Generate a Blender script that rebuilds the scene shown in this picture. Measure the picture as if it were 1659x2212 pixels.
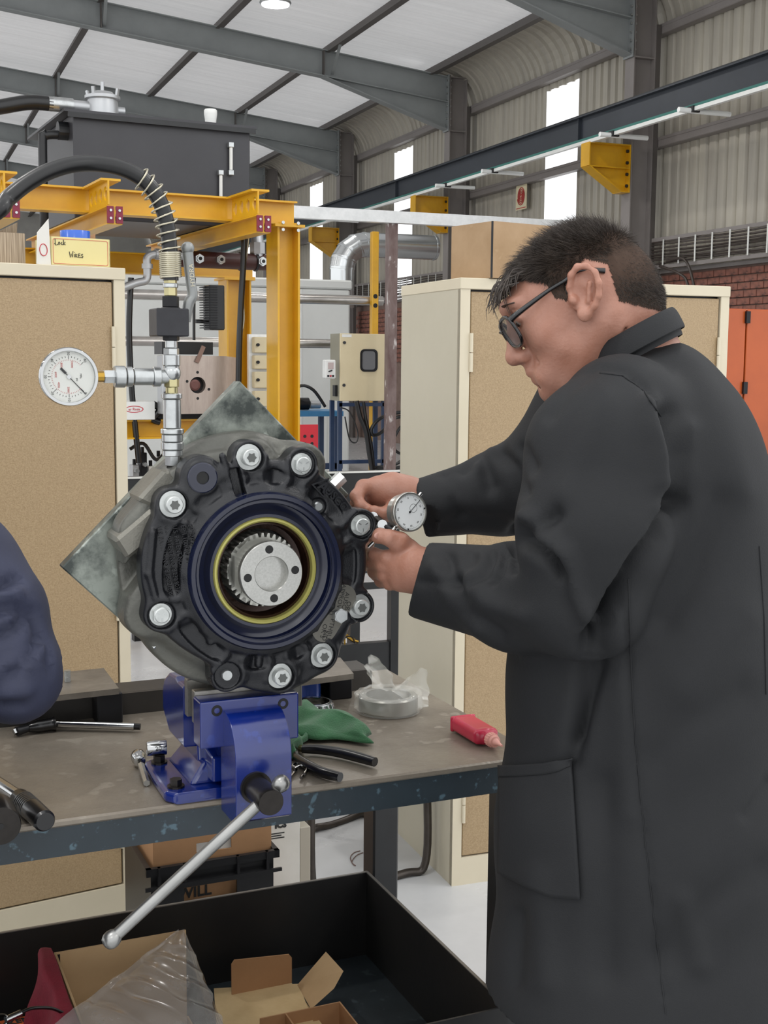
import bpy, bmesh, math, random
import numpy as np
from mathutils import Vector, Matrix, Euler
random.seed(7); np.random.seed(7)
for o in list(bpy.data.objects): bpy.data.objects.remove(o, do_unlink=True)
SC = bpy.context.scene; COL = SC.collection
pi = math.pi
# ------------------------------------------------------------------ camera
W, H, F = 1659, 2212, 2720.0
PITCH, ROLL, HEAD, CH = math.radians(6.85), math.radians(-0.48), math.radians(21.4), 1.56
V = Vector
_f = V((math.sin(HEAD)*math.cos(PITCH), math.cos(HEAD)*math.cos(PITCH), -math.sin(PITCH)))
_r0 = V((math.cos(HEAD), -math.sin(HEAD), 0)); _d0 = _f.cross(_r0)
_r = _r0*math.cos(ROLL) + _d0*math.sin(ROLL); _d = -_r0*math.sin(ROLL) + _d0*math.cos(ROLL)
EYE = V((0, 0, CH))
cam = bpy.data.cameras.new('camera'); cam_o = bpy.data.objects.new('camera', cam); COL.objects.link(cam_o)
cam.sensor_fit = 'HORIZONTAL'; cam.sensor_width = 36.0; cam.lens = F/W*36.0; cam.clip_start = .05; cam.clip_end = 200
m = Matrix((( _r.x, -_d.x, -_f.x, 0), (_r.y, -_d.y, -_f.y, 0), (_r.z, -_d.z, -_f.z, CH), (0, 0, 0, 1)))
cam_o.matrix_world = m; SC.camera = cam_o
# ------------------------------------------------------------------ world, exposure
wd = bpy.data.worlds.new('overcast'); SC.world = wd; wd.use_nodes = True
bg = wd.node_tree.nodes['Background']; bg.inputs[0].default_value = (.97, .985, 1, 1); bg.inputs[1].default_value = 1.7
SC.view_settings.view_transform = 'Standard'; SC.view_settings.look = 'None'
SC.view_settings.gamma = 1; SC.view_settings.exposure = -0.1
LAMP_W = 55            # watts of each high-bay lamp
try: SC.view_settings.use_curve_mapping = False
except Exception: pass
# ------------------------------------------------------------------ measuring helpers (real planes of the place)
def ray(x, y): return _r*((x-W/2)/F) + _d*((y-H/2)/F) + _f
def onplane(x, y, p, n): r = ray(x, y); n = V(n); return EYE + r*((V(p)-EYE).dot(n)/r.dot(n))
def onz(x, y, z): return onplane(x, y, (0, 0, z), (0, 0, 1))
def ony(x, y, Y): return onplane(x, y, (0, Y, 0), (0, 1, 0))
def onx(x, y, X): return onplane(x, y, (X, 0, 0), (1, 0, 0))
def dep(x, y, d): return EYE + ray(x, y)*d
TH = math.radians(2.25)                       # the workbench stands 2.25 degrees off the hall's axes
BO = V((.950, 1.881, 0)); EX = V((math.cos(TH), math.sin(TH), 0)); EY = V((-math.sin(TH), math.cos(TH), 0))
BT = Matrix.Translation(BO) @ Matrix.Rotation(TH, 4, 'Z'); BI = BT.inverted()
def by(x, y, Y): return BI @ onplane(x, y, BO+EY*Y, EY)      # bench frame, plane y = Y
def bz(x, y, z): return BI @ onz(x, y, z)
def bx_(x, y, X): return BI @ onplane(x, y, BO+EX*X, EX)
# ------------------------------------------------------------------ materials
def lin(h):
    h = h.lstrip('#'); c = [int(h[i:i+2], 16)/255 for i in (0, 2, 4)]
    return tuple((v/12.92 if v <= .04045 else ((v+.055)/1.055)**2.4) for v in c) + (1,)
MATS = {}
def mat(name, col, rough=.5, metal=0, col2=None, scale=8, amt=.5, bump=0, bscale=60, stretch=None, col3=None, spots=None,
        rvar=0, trans=0, alpha=1, spec=.5, coat=0, sheen=0, detail=6, contrast=(.35, .65), sss=0, emit=0):
    if name in MATS: return MATS[name]
    mt = bpy.data.materials.new(name); mt.use_nodes = True; N = mt.node_tree.nodes; L = mt.node_tree.links
    b = N['Principled BSDF']; MATS[name] = mt
    def S(k, v):
        if k in b.inputs: b.inputs[k].default_value = v
    c = lin(col) if isinstance(col, str) else col
    S('Base Color', c); S('Roughness', rough); S('Metallic', metal); S('Specular IOR Level', spec)
    S('Transmission Weight', trans); S('Alpha', alpha); S('Coat Weight', coat); S('Coat Roughness', .15); S('Sheen Weight', sheen)
    if sss: S('Subsurface Weight', sss); S('Subsurface Radius', (.012, .005, .003)); S('Subsurface Scale', 1.0)
    if emit: S('Emission Color', c); S('Emission Strength', emit)
    tc = N.new('ShaderNodeTexCoord'); src = tc.outputs['Object']
    if stretch:
        mp = N.new('ShaderNodeMapping'); mp.inputs['Scale'].default_value = stretch; L.new(src, mp.inputs[0]); src = mp.outputs[0]
    if col2:
        n = N.new('ShaderNodeTexNoise'); n.inputs['Scale'].default_value = scale; n.inputs['Detail'].default_value = detail; n.inputs['Roughness'].default_value = .65
        L.new(src, n.inputs['Vector'])
        r = N.new('ShaderNodeMapRange'); r.inputs[1].default_value = contrast[0]; r.inputs[2].default_value = contrast[1]; r.inputs[4].default_value = amt
        L.new(n.outputs[0], r.inputs[0])
        mx = N.new('ShaderNodeMix'); mx.data_type = 'RGBA'; mx.inputs[6].default_value = c; mx.inputs[7].default_value = lin(col2)
        L.new(r.outputs[0], mx.inputs[0]); out = mx.outputs[2]
        if col3:
            n2 = N.new('ShaderNodeTexNoise'); n2.inputs['Scale'].default_value = (spots or scale*4); n2.inputs['Detail'].default_value = 4
            L.new(src, n2.inputs['Vector'])
            r2 = N.new('ShaderNodeMapRange'); r2.inputs[1].default_value = .60; r2.inputs[2].default_value = .66
            L.new(n2.outputs[0], r2.inputs[0])
            m2 = N.new('ShaderNodeMix'); m2.data_type = 'RGBA'; m2.inputs[7].default_value = lin(col3)
            L.new(r2.outputs[0], m2.inputs[0]); L.new(out, m2.inputs[6]); out = m2.outputs[2]
        L.new(out, b.inputs['Base Color'])
        if rvar:
            rr = N.new('ShaderNodeMapRange'); rr.inputs[1].default_value = .3; rr.inputs[2].default_value = .7; rr.inputs[3].default_value = max(.03, rough-rvar); rr.inputs[4].default_value = min(1, rough+rvar)
            L.new(n.outputs[0], rr.inputs[0]); L.new(rr.outputs[0], b.inputs['Roughness'])
    if bump:
        n3 = N.new('ShaderNodeTexNoise'); n3.inputs['Scale'].default_value = bscale; n3.inputs['Detail'].default_value = 3
        L.new(src, n3.inputs['Vector'])
        bp = N.new('ShaderNodeBump'); bp.inputs['Strength'].default_value = min(1, bump); bp.inputs['Distance'].default_value = .004
        L.new(n3.outputs[0], bp.inputs['Height']); L.new(bp.outputs[0], b.inputs['Normal'])
    return mt
# ------------------------------------------------------------------ mesh builder
ORG = {}
def empty(name, loc, label=None, cat=None, group=None):
    o = bpy.data.objects.new(name, None); o.empty_display_size = .05; COL.objects.link(o); o.location = loc; ORG[o.name] = V(loc)
    if label: o['label'] = label
    if cat: o['category'] = cat
    if group: o['group'] = group
    return o
def tag(o, label, cat, group=None):
    o['label'] = label; o['category'] = cat
    if group: o['group'] = group
    return o
def link_mesh(name, me, mt, parent=None, loc=None):
    o = bpy.data.objects.new(name, me)
    if mt and not me.materials: me.materials.append(mt)
    COL.objects.link(o)
    base = ORG[parent.name] if parent else V((0, 0, 0))
    if parent: o.parent = parent
    o.location = (V(loc) - base) if loc is not None else (0, 0, 0)
    ORG[o.name] = V(loc) if loc is not None else base
    return o
def axis_m(p0, p1):
    d = V(p1) - V(p0); return Matrix.Translation(V(p0)) @ d.to_track_quat('Z', 'Y').to_matrix().to_4x4()
class MB:
    def __init__(s, T=None): s.bm = bmesh.new(); s.T = T or Matrix()
    def _n(s, verts, M): bmesh.ops.transform(s.bm, matrix=s.T @ M, verts=verts)
    def box(s, c, size, rot=(0, 0, 0), bev=0, seg=1):
        r = bmesh.ops.create_cube(s.bm, size=1); vs = r['verts']
        if bev:
            bmesh.ops.transform(s.bm, matrix=Matrix.Diagonal((*size, 1)), verts=vs)
            es = list({e for v in vs for e in v.link_edges})
            g = bmesh.ops.bevel(s.bm, geom=es, offset=bev, segments=seg, affect='EDGES', profile=.5)
            vs = list({v for f in g['faces'] for v in f.verts} | {v for v in vs if v.is_valid})
            s._n(vs, Matrix.Translation(V(c)) @ Euler(rot).to_matrix().to_4x4())
        else:
            s._n(vs, Matrix.Translation(V(c)) @ Euler(rot).to_matrix().to_4x4() @ Matrix.Diagonal((*size, 1)))
        return s
    def bb(s, lo, hi, bev=0, seg=1):
        lo, hi = V(lo), V(hi); return s.box((lo+hi)/2, [abs(a) for a in (hi-lo)], bev=bev, seg=seg)
    def hexa(s, p):            # 8 points: bottom 4 ccw, top 4
        vs = [s.bm.verts.new(s.T @ V(q)) for q in p]
        for f in ((3, 2, 1, 0), (4, 5, 6, 7), (0, 1, 5, 4), (1, 2, 6, 5), (2, 3, 7, 6), (3, 0, 4, 7)): s.bm.faces.new([vs[i] for i in f])
        return s
    def bar(s, p0, p1, w, h, up=(0, 0, 1)):      # rectangular bar between two points
        p0, p1 = V(p0), V(p1); z = (p1-p0).normalized(); u = V(up); x = z.cross(u)
        if x.length < 1e-5: x = z.cross(V((1, 0, 0)))
        x.normalize(); y = x.cross(z).normalized()
        q = []
        for p in (p0, p1):
            for a, b in ((-1, -1), (1, -1), (1, 1), (-1, 1)): q.append(p + x*(a*w/2) + y*(b*h/2))
        return s.hexa(q)
    def cyl(s, p0, p1, r0, r1=None, seg=20, cap=True):
        r1 = r0 if r1 is None else r1; M = axis_m(p0, p1); h = (V(p1)-V(p0)).length
        r = bmesh.ops.create_cone(s.bm, cap_ends=cap, segments=seg, radius1=max(r0, 1e-5), radius2=max(r1, 1e-5), depth=h)
        s._n(r['verts'], M @ Matrix.Translation((0, 0, h/2))); return s
    def sph(s, c, r, seg=20, ring=12, rot=(0, 0, 0)):
        q = bmesh.ops.create_uvsphere(s.bm, u_segments=seg, v_segments=ring, radius=1)
        if not hasattr(r, '__len__'): r = (r, r, r)
        s._n(q['verts'], Matrix.Translation(V(c)) @ Euler(rot).to_matrix().to_4x4() @ Matrix.Diagonal((*r, 1))); return s
    def lathe(s, p0, p1, prof, seg=32, close=False, cap=True):    # prof: list of (t along axis in metres, radius)
        M = s.T @ axis_m(p0, p1); rings = []
        for t, r in prof:
            rings.append([s.bm.verts.new(M @ V((r*math.cos(2*pi*i/seg), r*math.sin(2*pi*i/seg), t))) for i in range(seg)])
        for a, b in zip(rings, rings[1:] + ([rings[0]] if close else [])):
            for i in range(seg):
                j = (i+1) % seg; s.bm.faces.new((a[i], a[j], b[j], b[i]))
        if cap and not close:
            for rg, fl in ((rings[0], True), (rings[-1], False)):
                if (rg[0].co-rg[seg//2].co).length > 1e-4: s.bm.faces.new(rg[::-1] if fl else rg)
        return s
    def tube(s, pts, r, seg=10, cap=True, smooth=0, flat=None):
        P = [V(p) for p in pts]
        if smooth:
            P2 = []
            for i in range(len(P)-1):
                a, b, c, d = P[max(i-1, 0)], P[i], P[i+1], P[min(i+2, len(P)-1)]
                for k in range(smooth):
                    t = k/smooth; P2.append(.5*((2*b)+(c-a)*t+(2*a-5*b+4*c-d)*t*t+(3*b-a-3*c+d)*t**3))
            P = P2 + [P[-1]]
        n = len(P); rr = [r[0] + (r[1]-r[0])*i/(n-1) for i in range(n)] if hasattr(r, '__len__') and len(r) == 2 else ([r]*n if not hasattr(r, '__len__') else list(np.interp(np.linspace(0, 1, n), np.linspace(0, 1, len(r)), r)))
        t0 = (P[1]-P[0]).normalized(); u = t0.orthogonal().normalized() if flat is None else (V(flat) - t0*V(flat).dot(t0)).normalized()
        rings = []
        for i in range(n):
            t = (P[min(i+1, n-1)]-P[max(i-1, 0)]).normalized(); u = (u - t*u.dot(t)).normalized(); w = t.cross(u)
            rings.append([s.bm.verts.new(s.T @ (P[i] + (u*math.cos(2*pi*k/seg) + w*math.sin(2*pi*k/seg))*rr[i])) for k in range(seg)])
        for a, b in zip(rings, rings[1:]):
            for k in range(seg): j = (k+1) % seg; s.bm.faces.new((a[k], a[j], b[j], b[k]))
        if cap: s.bm.faces.new(rings[0][::-1]); s.bm.faces.new(rings[-1])
        return s
    def prism(s, poly, vec, holes=None):       # poly: 3-D points in one plane; vec: extrusion
        vec = V(vec); a = [s.bm.verts.new(s.T @ V(p)) for p in poly]; b = [s.bm.verts.new(s.T @ (V(p)+vec)) for p in poly]
        n = len(poly)
        fa = s.bm.faces.new(a[::-1]); fb = s.bm.faces.new(b)
        for i in range(n): j = (i+1) % n; s.bm.faces.new((a[i], a[j], b[j], b[i]))
        if n > 4: bmesh.ops.triangulate(s.bm, faces=[fa, fb])
        return s
    def ringprism(s, outer, inner, vec):       # same number of points
        vec = V(vec); n = len(outer)
        q = [[s.bm.verts.new(s.T @ (V(p)+d)) for p in pts] for pts in (outer, inner) for d in (V((0, 0, 0)), vec)]
        oa, ob, ia, ib = q
        for i in range(n):
            j = (i+1) % n
            s.bm.faces.new((oa[i], oa[j], ob[j], ob[i])); s.bm.faces.new((ia[j], ia[i], ib[i], ib[j]))
            s.bm.faces.new((ob[i], ob[j], ib[j], ib[i])); s.bm.faces.new((oa[j], oa[i], ia[i], ia[j]))
        return s
    def grid(s, nu, nv, fn, thick=0):
        g = [[s.bm.verts.new(s.T @ V(fn(u/(nu-1), v/(nv-1)))) for v in range(nv)] for u in range(nu)]
        for u in range(nu-1):
            for v in range(nv-1): s.bm.faces.new((g[u][v], g[u+1][v], g[u+1][v+1], g[u][v+1]))
        return s
    def mesh(s, name, smooth=None, org=None):
        bmesh.ops.recalc_face_normals(s.bm, faces=s.bm.faces)
        if org is not None: bmesh.ops.translate(s.bm, vec=-V(org), verts=s.bm.verts)
        me = bpy.data.meshes.new(name); s.bm.to_mesh(me); s.bm.free()
        if smooth:
            me.polygons.foreach_set('use_smooth', [True]*len(me.polygons))
            try: me.set_sharp_from_angle(angle=math.radians(smooth if smooth is not True else 40))
            except Exception: pass
        return me
    def build(s, name, mt, parent=None, smooth=None, thick=0, sub=0, loc=None):
        base = ORG[parent.name] if parent else (V(loc) if loc is not None else V((0, 0, 0)))
        me = s.mesh(name, smooth, base)
        o = bpy.data.objects.new(name, me); me.materials.append(mt); COL.objects.link(o)
        if parent: o.parent = parent
        else: o.location = base
        ORG[o.name] = base
        if thick: md = o.modifiers.new('solid', 'SOLIDIFY'); md.thickness = thick; md.offset = 0
        if sub: md = o.modifiers.new('sub', 'SUBSURF'); md.levels = sub; md.render_levels = sub
        return o
def struct(o): o['kind'] = 'structure'; return o
def text(name, body, size, M, mt, parent, extr=.0006, align='CENTER', bold=0, sx=1):
    cu = bpy.data.curves.new(name, 'FONT'); cu.body = body; cu.size = size; cu.extrude = extr; cu.align_x = align; cu.align_y = 'CENTER'; cu.offset = bold; cu.resolution_u = 2
    t = bpy.data.objects.new(name+'_tmp', cu); COL.objects.link(t)
    dg = bpy.context.evaluated_depsgraph_get(); me = bpy.data.meshes.new_from_object(t.evaluated_get(dg)); bpy.data.objects.remove(t, do_unlink=True)
    base = ORG[parent.name] if parent else V((0, 0, 0))
    me.transform(Matrix.Translation(-base) @ M @ Matrix.Diagonal((sx, 1, 1, 1)))
    o = bpy.data.objects.new(name, me); me.materials.clear(); me.materials.append(mt); COL.objects.link(o)
    if parent: o.parent = parent
    ORG[o.name] = base
    return o
def copy_tree(o, loc, parent=None, label=None):
    c = o.copy(); COL.objects.link(c); c.parent = parent
    if loc is not None: c.location = loc; ORG[c.name] = V(loc)
    if label: c['label'] = label
    for ch in o.children:
        d = ch.copy(); COL.objects.link(d); d.parent = c
        for g in ch.children: e = g.copy(); COL.objects.link(e); e.parent = d
    return c
def frame_m(o, x, y):          # matrix with local x, y axes (z = x cross y)
    x = V(x).normalized(); y = V(y); z = x.cross(y).normalized(); y = z.cross(x)
    return Matrix(((x.x, y.x, z.x, o[0]), (x.y, y.y, z.y, o[1]), (x.z, y.z, z.z, o[2]), (0, 0, 0, 1)))
# ================================================================== materials of the hall
m_floor = mat('floor_epoxy', '#c6c7c8', .3, 0, '#b2b3b4', 1.3, .8, rvar=.06)
m_clad = mat('cladding_paint', '#b9b3a5', .45, .1, '#99938a', 1.1, .7, stretch=(1, 3, .35))
m_steel = mat('grey_structural_paint', '#8a8e8e', .5, 0, '#7e8282', 3, .6)
m_col = mat('column_paint', '#857f7c', .5, 0, '#77716e', 2, .6)
m_purlin = mat('purlin_paint', '#57524f', .5, 0, '#4a4542', 3, .5)
m_roof = mat('roof_foil', '#dedad9', .45, .2, '#bdb8b6', .8, .9, stretch=(.25, 6, 1), rvar=.12)
_N, _L = m_roof.node_tree.nodes, m_roof.node_tree.links      # translucency added to the roof sheets to brighten ceiling and hall
_tr = _N.new('ShaderNodeBsdfTranslucent'); _tr.inputs[0].default_value = (.9, .9, .9, 1); _mx = _N.new('ShaderNodeMixShader'); _mx.inputs[0].default_value = .225
_L.new(_N['Principled BSDF'].outputs[0], _mx.inputs[1]); _L.new(_tr.outputs[0], _mx.inputs[2]); _L.new(_mx.outputs[0], _N['Material Output'].inputs[0])
m_brick = mat('brick_clay', '#8f5e50', .85, 0, '#6e4a40', 14, .9, bump=.5, bscale=40, col3='#4a3a38', spots=9)
m_mortar = mat('mortar', '#857066', .9, 0, '#6d5a52', 9, .7, bump=.3)
m_bolt = mat('dark_bolt', '#3c3c3e', .4, .7)
m_zinc = mat('zinc_plated', '#c3c6c6', .28, .9, '#9a9c9c', 40, .5)
m_black = mat('black_paint', '#17181a', .4, 0, '#222426', 8, .7)
m_yellow = mat('yellow_paint', '#dba613', .38, 0, '#c08d0d', 3.2, .6, coat=.2)
m_white = mat('white_paint', '#e6e7e4', .4, 0, '#d3d4d0', 5, .5)
# ================================================================== floor, far and outer walls
struct(MB().bb((-16, -9, -.1), (9.25, 46, 0)).build('floor', m_floor))
struct(MB().bb((-16, 46, 0), (9.25, 46.2, 9)).build('wall_far', mat('far_wall', '#a8a6a0', .6, 0, '#8f8d88', 1.5, .6)))
# ---- right wall: brick plinth and ribbed sheeting
XW = 8.95
wr = struct(MB().bb((XW+.03, 4, 0), (XW+.23, 46, 2.68)).build('wall_right', m_mortar))
bm_ = MB().box((0, 0, 0), (.05, .215, .073), bev=.005).mesh('brick')
bm_.materials.append(m_brick)
def bricks(y0, y1, z0, z1):
    r = round(z0/.085)
    while r*.085 + .08 < z1:
        y = math.floor(y0/.228)*.228 + (.114 if r % 2 else 0)
        while y < y1:
            link_mesh('brick', bm_, None, wr, (XW+.022+random.uniform(-.003, .003), y, r*.085+.045)); y += .228
        r += 1
bricks(11.6, 14.1, 2.1, 2.68); bricks(20.8, 24.4, 1.55, 2.55)
RP = .19; ND = 4                                   # rib pitch, ribs per sheet
def rib_profile(n=ND):
    pts = []
    for k in range(n):
        y = k*RP; pts += [(y, 0), (y+.115, 0), (y+.135, .036), (y+.17, .036)]
    pts.append((n*RP, 0)); return pts
def sheet_mesh(name, zlo, zhi, bull=False, mt=None, n=ND):
    prof = rib_profile(n); path = [(XW, zlo), (XW, zhi)]
    if bull:
        c = (XW-.62, zhi); path = [(XW, zlo)] + [(c[0]+.62*math.cos(a), c[1]+.62*math.sin(a)) for a in np.linspace(0, pi/2, 9)]
    b = MB(); rows = []
    for i, (x, z) in enumerate(path):
        if bull and i > 0: a = (i-1)/8*pi/2; nx, nz = math.cos(a), math.sin(a)
        else: nx, nz = 1, 0
        rows.append([b.bm.verts.new((x-XW+nx*d, y, z+nz*d)) for y, d in prof])
    for r0, r1 in zip(rows, rows[1:]):
        for i in range(len(prof)-1): b.bm.faces.new((r0[i], r0[i+1], r1[i+1], r1[i]))
    me = b.mesh(name); me.materials.append(mt or m_clad); return me
me_low = sheet_mesh('cladding_sheet', 2.66, 5.55, True)
me_top = sheet_mesh('cladding_sheet_top', 5.42, 5.55, True)
m_glaze = mat('rooflight_glazing', '#f4f7f8', .5, 0, trans=0, alpha=.06)
me_win = sheet_mesh('window_pane', 2.7, 5.42, False, m_glaze)
WIN = [(15.64, 16.56), (21.55, 22.45), (26.65, 27.55), (32.1, 33.0)]
cuts = [6.0] + [v for w in WIN for v in w] + [45.9]
for k in range(0, len(cuts), 2):
    a, b_ = cuts[k], cuts[k+1]; n = max(1, round((b_-a)/(RP*ND))); w = (b_-a)/n
    for i in range(n):
        o = link_mesh('cladding_sheet', me_low, None, wr, (XW, a+i*w, 0)); o.scale = (1, w/(RP*ND), 1)
for k, (a, b_) in enumerate(WIN):
    o = link_mesh('cladding_sheet', me_top, None, wr, (XW, a, 0)); o.scale = (1, (b_-a)/(RP*ND), 1)
    o = struct(link_mesh('window_%d' % (k+1), me_win, None, None, (XW, a, 0))); o.scale = (1, (b_-a)/(RP*ND), 1)
# girts
for z in (5.55, 4.22):
    MB().bb((XW-.13, 5, z-.05), (XW-.005, 46, z+.05), bev=.008).build('girt', m_col, wr)
    MB().bb((XW-.135, 5, z+.03), (XW-.12, 46, z+.065)).build('girt_lip', m_col, wr)
MB().bb((XW-.05, 5, 2.655), (XW+.05, 46, 2.7)).build('girt', m_col, wr)
# ---- roof
ZT = lambda x: 6.05 + .105*(8.45-x)
def roof_pt(u, v): x = 8.4 - u*24; y = 4 + v*42; return (x, y, ZT(x)+.115+(.012 if int(v*336) % 2 else 0))
ceil_ = struct(MB().grid(9, 337, roof_pt).build('ceiling', m_roof))
for k in range(14):
    x = 8.2 - 1.723*k
    p = MB()
    p.bb((x-.03, 4, ZT(x)-.02), (x+.03, 46, ZT(x)+.105)); p.bb((x-.075, 4, ZT(x)-.02), (x-.03, 46, ZT(x)-.008))
    p.build('purlin', m_purlin, ceil_)
# ---- portal frames: columns with the wall, rafters with the roof
FY = [8.26, 13.57, 18.94, 24.22, 29.52, 34.8, 40.1]
bolt_me = MB().cyl((0, 0, 0), (-.022, 0, 0), .017, seg=6).mesh('bolt'); bolt_me.materials.append(m_zinc)
for i, y in enumerate(FY):
    c = MB(); xo, xi = 8.75, 8.45
    c.bb((xi+.012, y-.006, 0), (xo-.012, y+.006, 6.04))
    c.bb((xi, y-.10, 0), (xi+.013, y+.10, 6.06)); c.bb((xo-.013, y-.10, 0), (xo, y+.10, 6.02))
    c.bb((xi+.012, y-.09, 5.2), (xo-.012, y-.006, 5.215)); c.bb((xi+.012, y-.09, 6.03), (xo-.012, y+.09, 6.045))
    c.build('column', m_col, wr)
    MB().bb((xo, y-.11, 0), (xo+.06, y+.11, 5.6)).build('column_packer', m_purlin, wr)
    r = MB(); x0, x1 = -15.9, xi-.03
    zb = lambda x: 5.65 + .107*(8.45-x)
    r.hexa([(x0, y-.006, zb(x0)), (x1, y-.006, zb(x1)), (x1, y+.006, zb(x1)), (x0, y+.006, zb(x0)),
            (x0, y-.006, ZT(x0)-.01), (x1, y-.006, ZT(x1)-.01), (x1, y+.006, ZT(x1)-.01), (x0, y+.006, ZT(x0)-.01)])
    r.bar((x0, y, ZT(x0)-.015), (x1, y, ZT(x1)-.015), .17, .014); r.bar((x0, y, zb(x0)), (x1, y, zb(x1)), .17, .014)
    ra = r.build('rafter', m_steel, ceil_)
    h = MB(); xs = 6.35
    h.hexa([(xs, y-.005, zb(xs)-.005), (x1, y-.005, 5.23), (x1, y+.005, 5.23), (xs, y+.005, zb(xs)-.005),
            (xs, y-.005, zb(xs)), (x1, y-.005, zb(x1)), (x1, y+.005, zb(x1)), (xs, y+.005, zb(xs))])
    h.bar((xs, y, zb(xs)-.005), (x1, y, 5.23), .17, .014); h.build('haunch', m_steel, ra)
    MB().bb((x1, y-.105, 5.2), (xi-.012, y+.105, 6.07)).build('end_plate', m_steel, ra)
    st = MB()
    for xx in (6.35, 3.0): st.bb((xx-.007, y-.085, zb(xx)+.008), (xx+.007, y+.085, ZT(xx)-.02))
    st.build('stiffener', m_purlin, ra)
    for k in range(14):
        x = 8.2 - 1.723*k
        if k in (1, 3, 5, 7): MB().bar((x-.03, y-.55, ZT(x)-.01), (x+.02, y-.03, zb(x)+.05), .045, .008).build('fly_brace', m_steel, ra)
    if 1 <= i <= 4:
        for z in np.linspace(5.29, 5.98, 8):
            link_mesh('bolt', bolt_me, None, ra, (x1, y-.075, z))
            link_mesh('bolt', bolt_me, None, ra, (xi+.03, y-.075, z))

# ---- high-bay lamps: one in view, unseen rows added to brighten the hall
m_lampglow = mat('lamp_lens', '#ffffff', .5, emit=9)
m_alu = mat('cast_aluminium', '#b4b6b8', .35, .6)
def high_bay(x, y, label, power=LAMP_W):
    z = ZT(x) - .13
    t = empty('high_bay_lamp', (x, y, z), label, 'lamp', 'high-bay lamps under the roof')
    MB().lathe((x, y, z), (x, y, z+1), [(0, .20), (.02, .215), (.05, .20), (.09, .11), (.13, .09), (.17, .05)], 28).build('housing', m_alu, t, 40)
    MB().cyl((x, y, z-.012), (x, y, z+.004), .185, seg=28).build('lens', m_lampglow, t)
    MB().tube([(x, y, z+.16), (x, y, z+.24)], .008, 8).build('hook', m_bolt, t)
    l = bpy.data.lights.new('high_bay_light', 'AREA'); l.shape = 'DISK'; l.size = .36; l.energy = power; l.color = (1, .97, .93); l.spread = math.radians(165)
    lo = bpy.data.objects.new('high_bay_light', l); COL.objects.link(lo); lo.parent = t; lo.location = (0, 0, -.02)
lp = onz(595, 20, 6.22)
high_bay(lp.x, lp.y, 'lit round high-bay lamp hanging below the roof near the top of the picture')
for x in (5.2, -1.6, -8):
    for y in (-4.2, 1.1, 6.4, 11.8, 17.1, 22.4, 27.7, 33.0):
        if x > 0 and y > 14: continue
        high_bay(x, y, 'added round high-bay lamp of the unseen rows brightening the hall')
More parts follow.
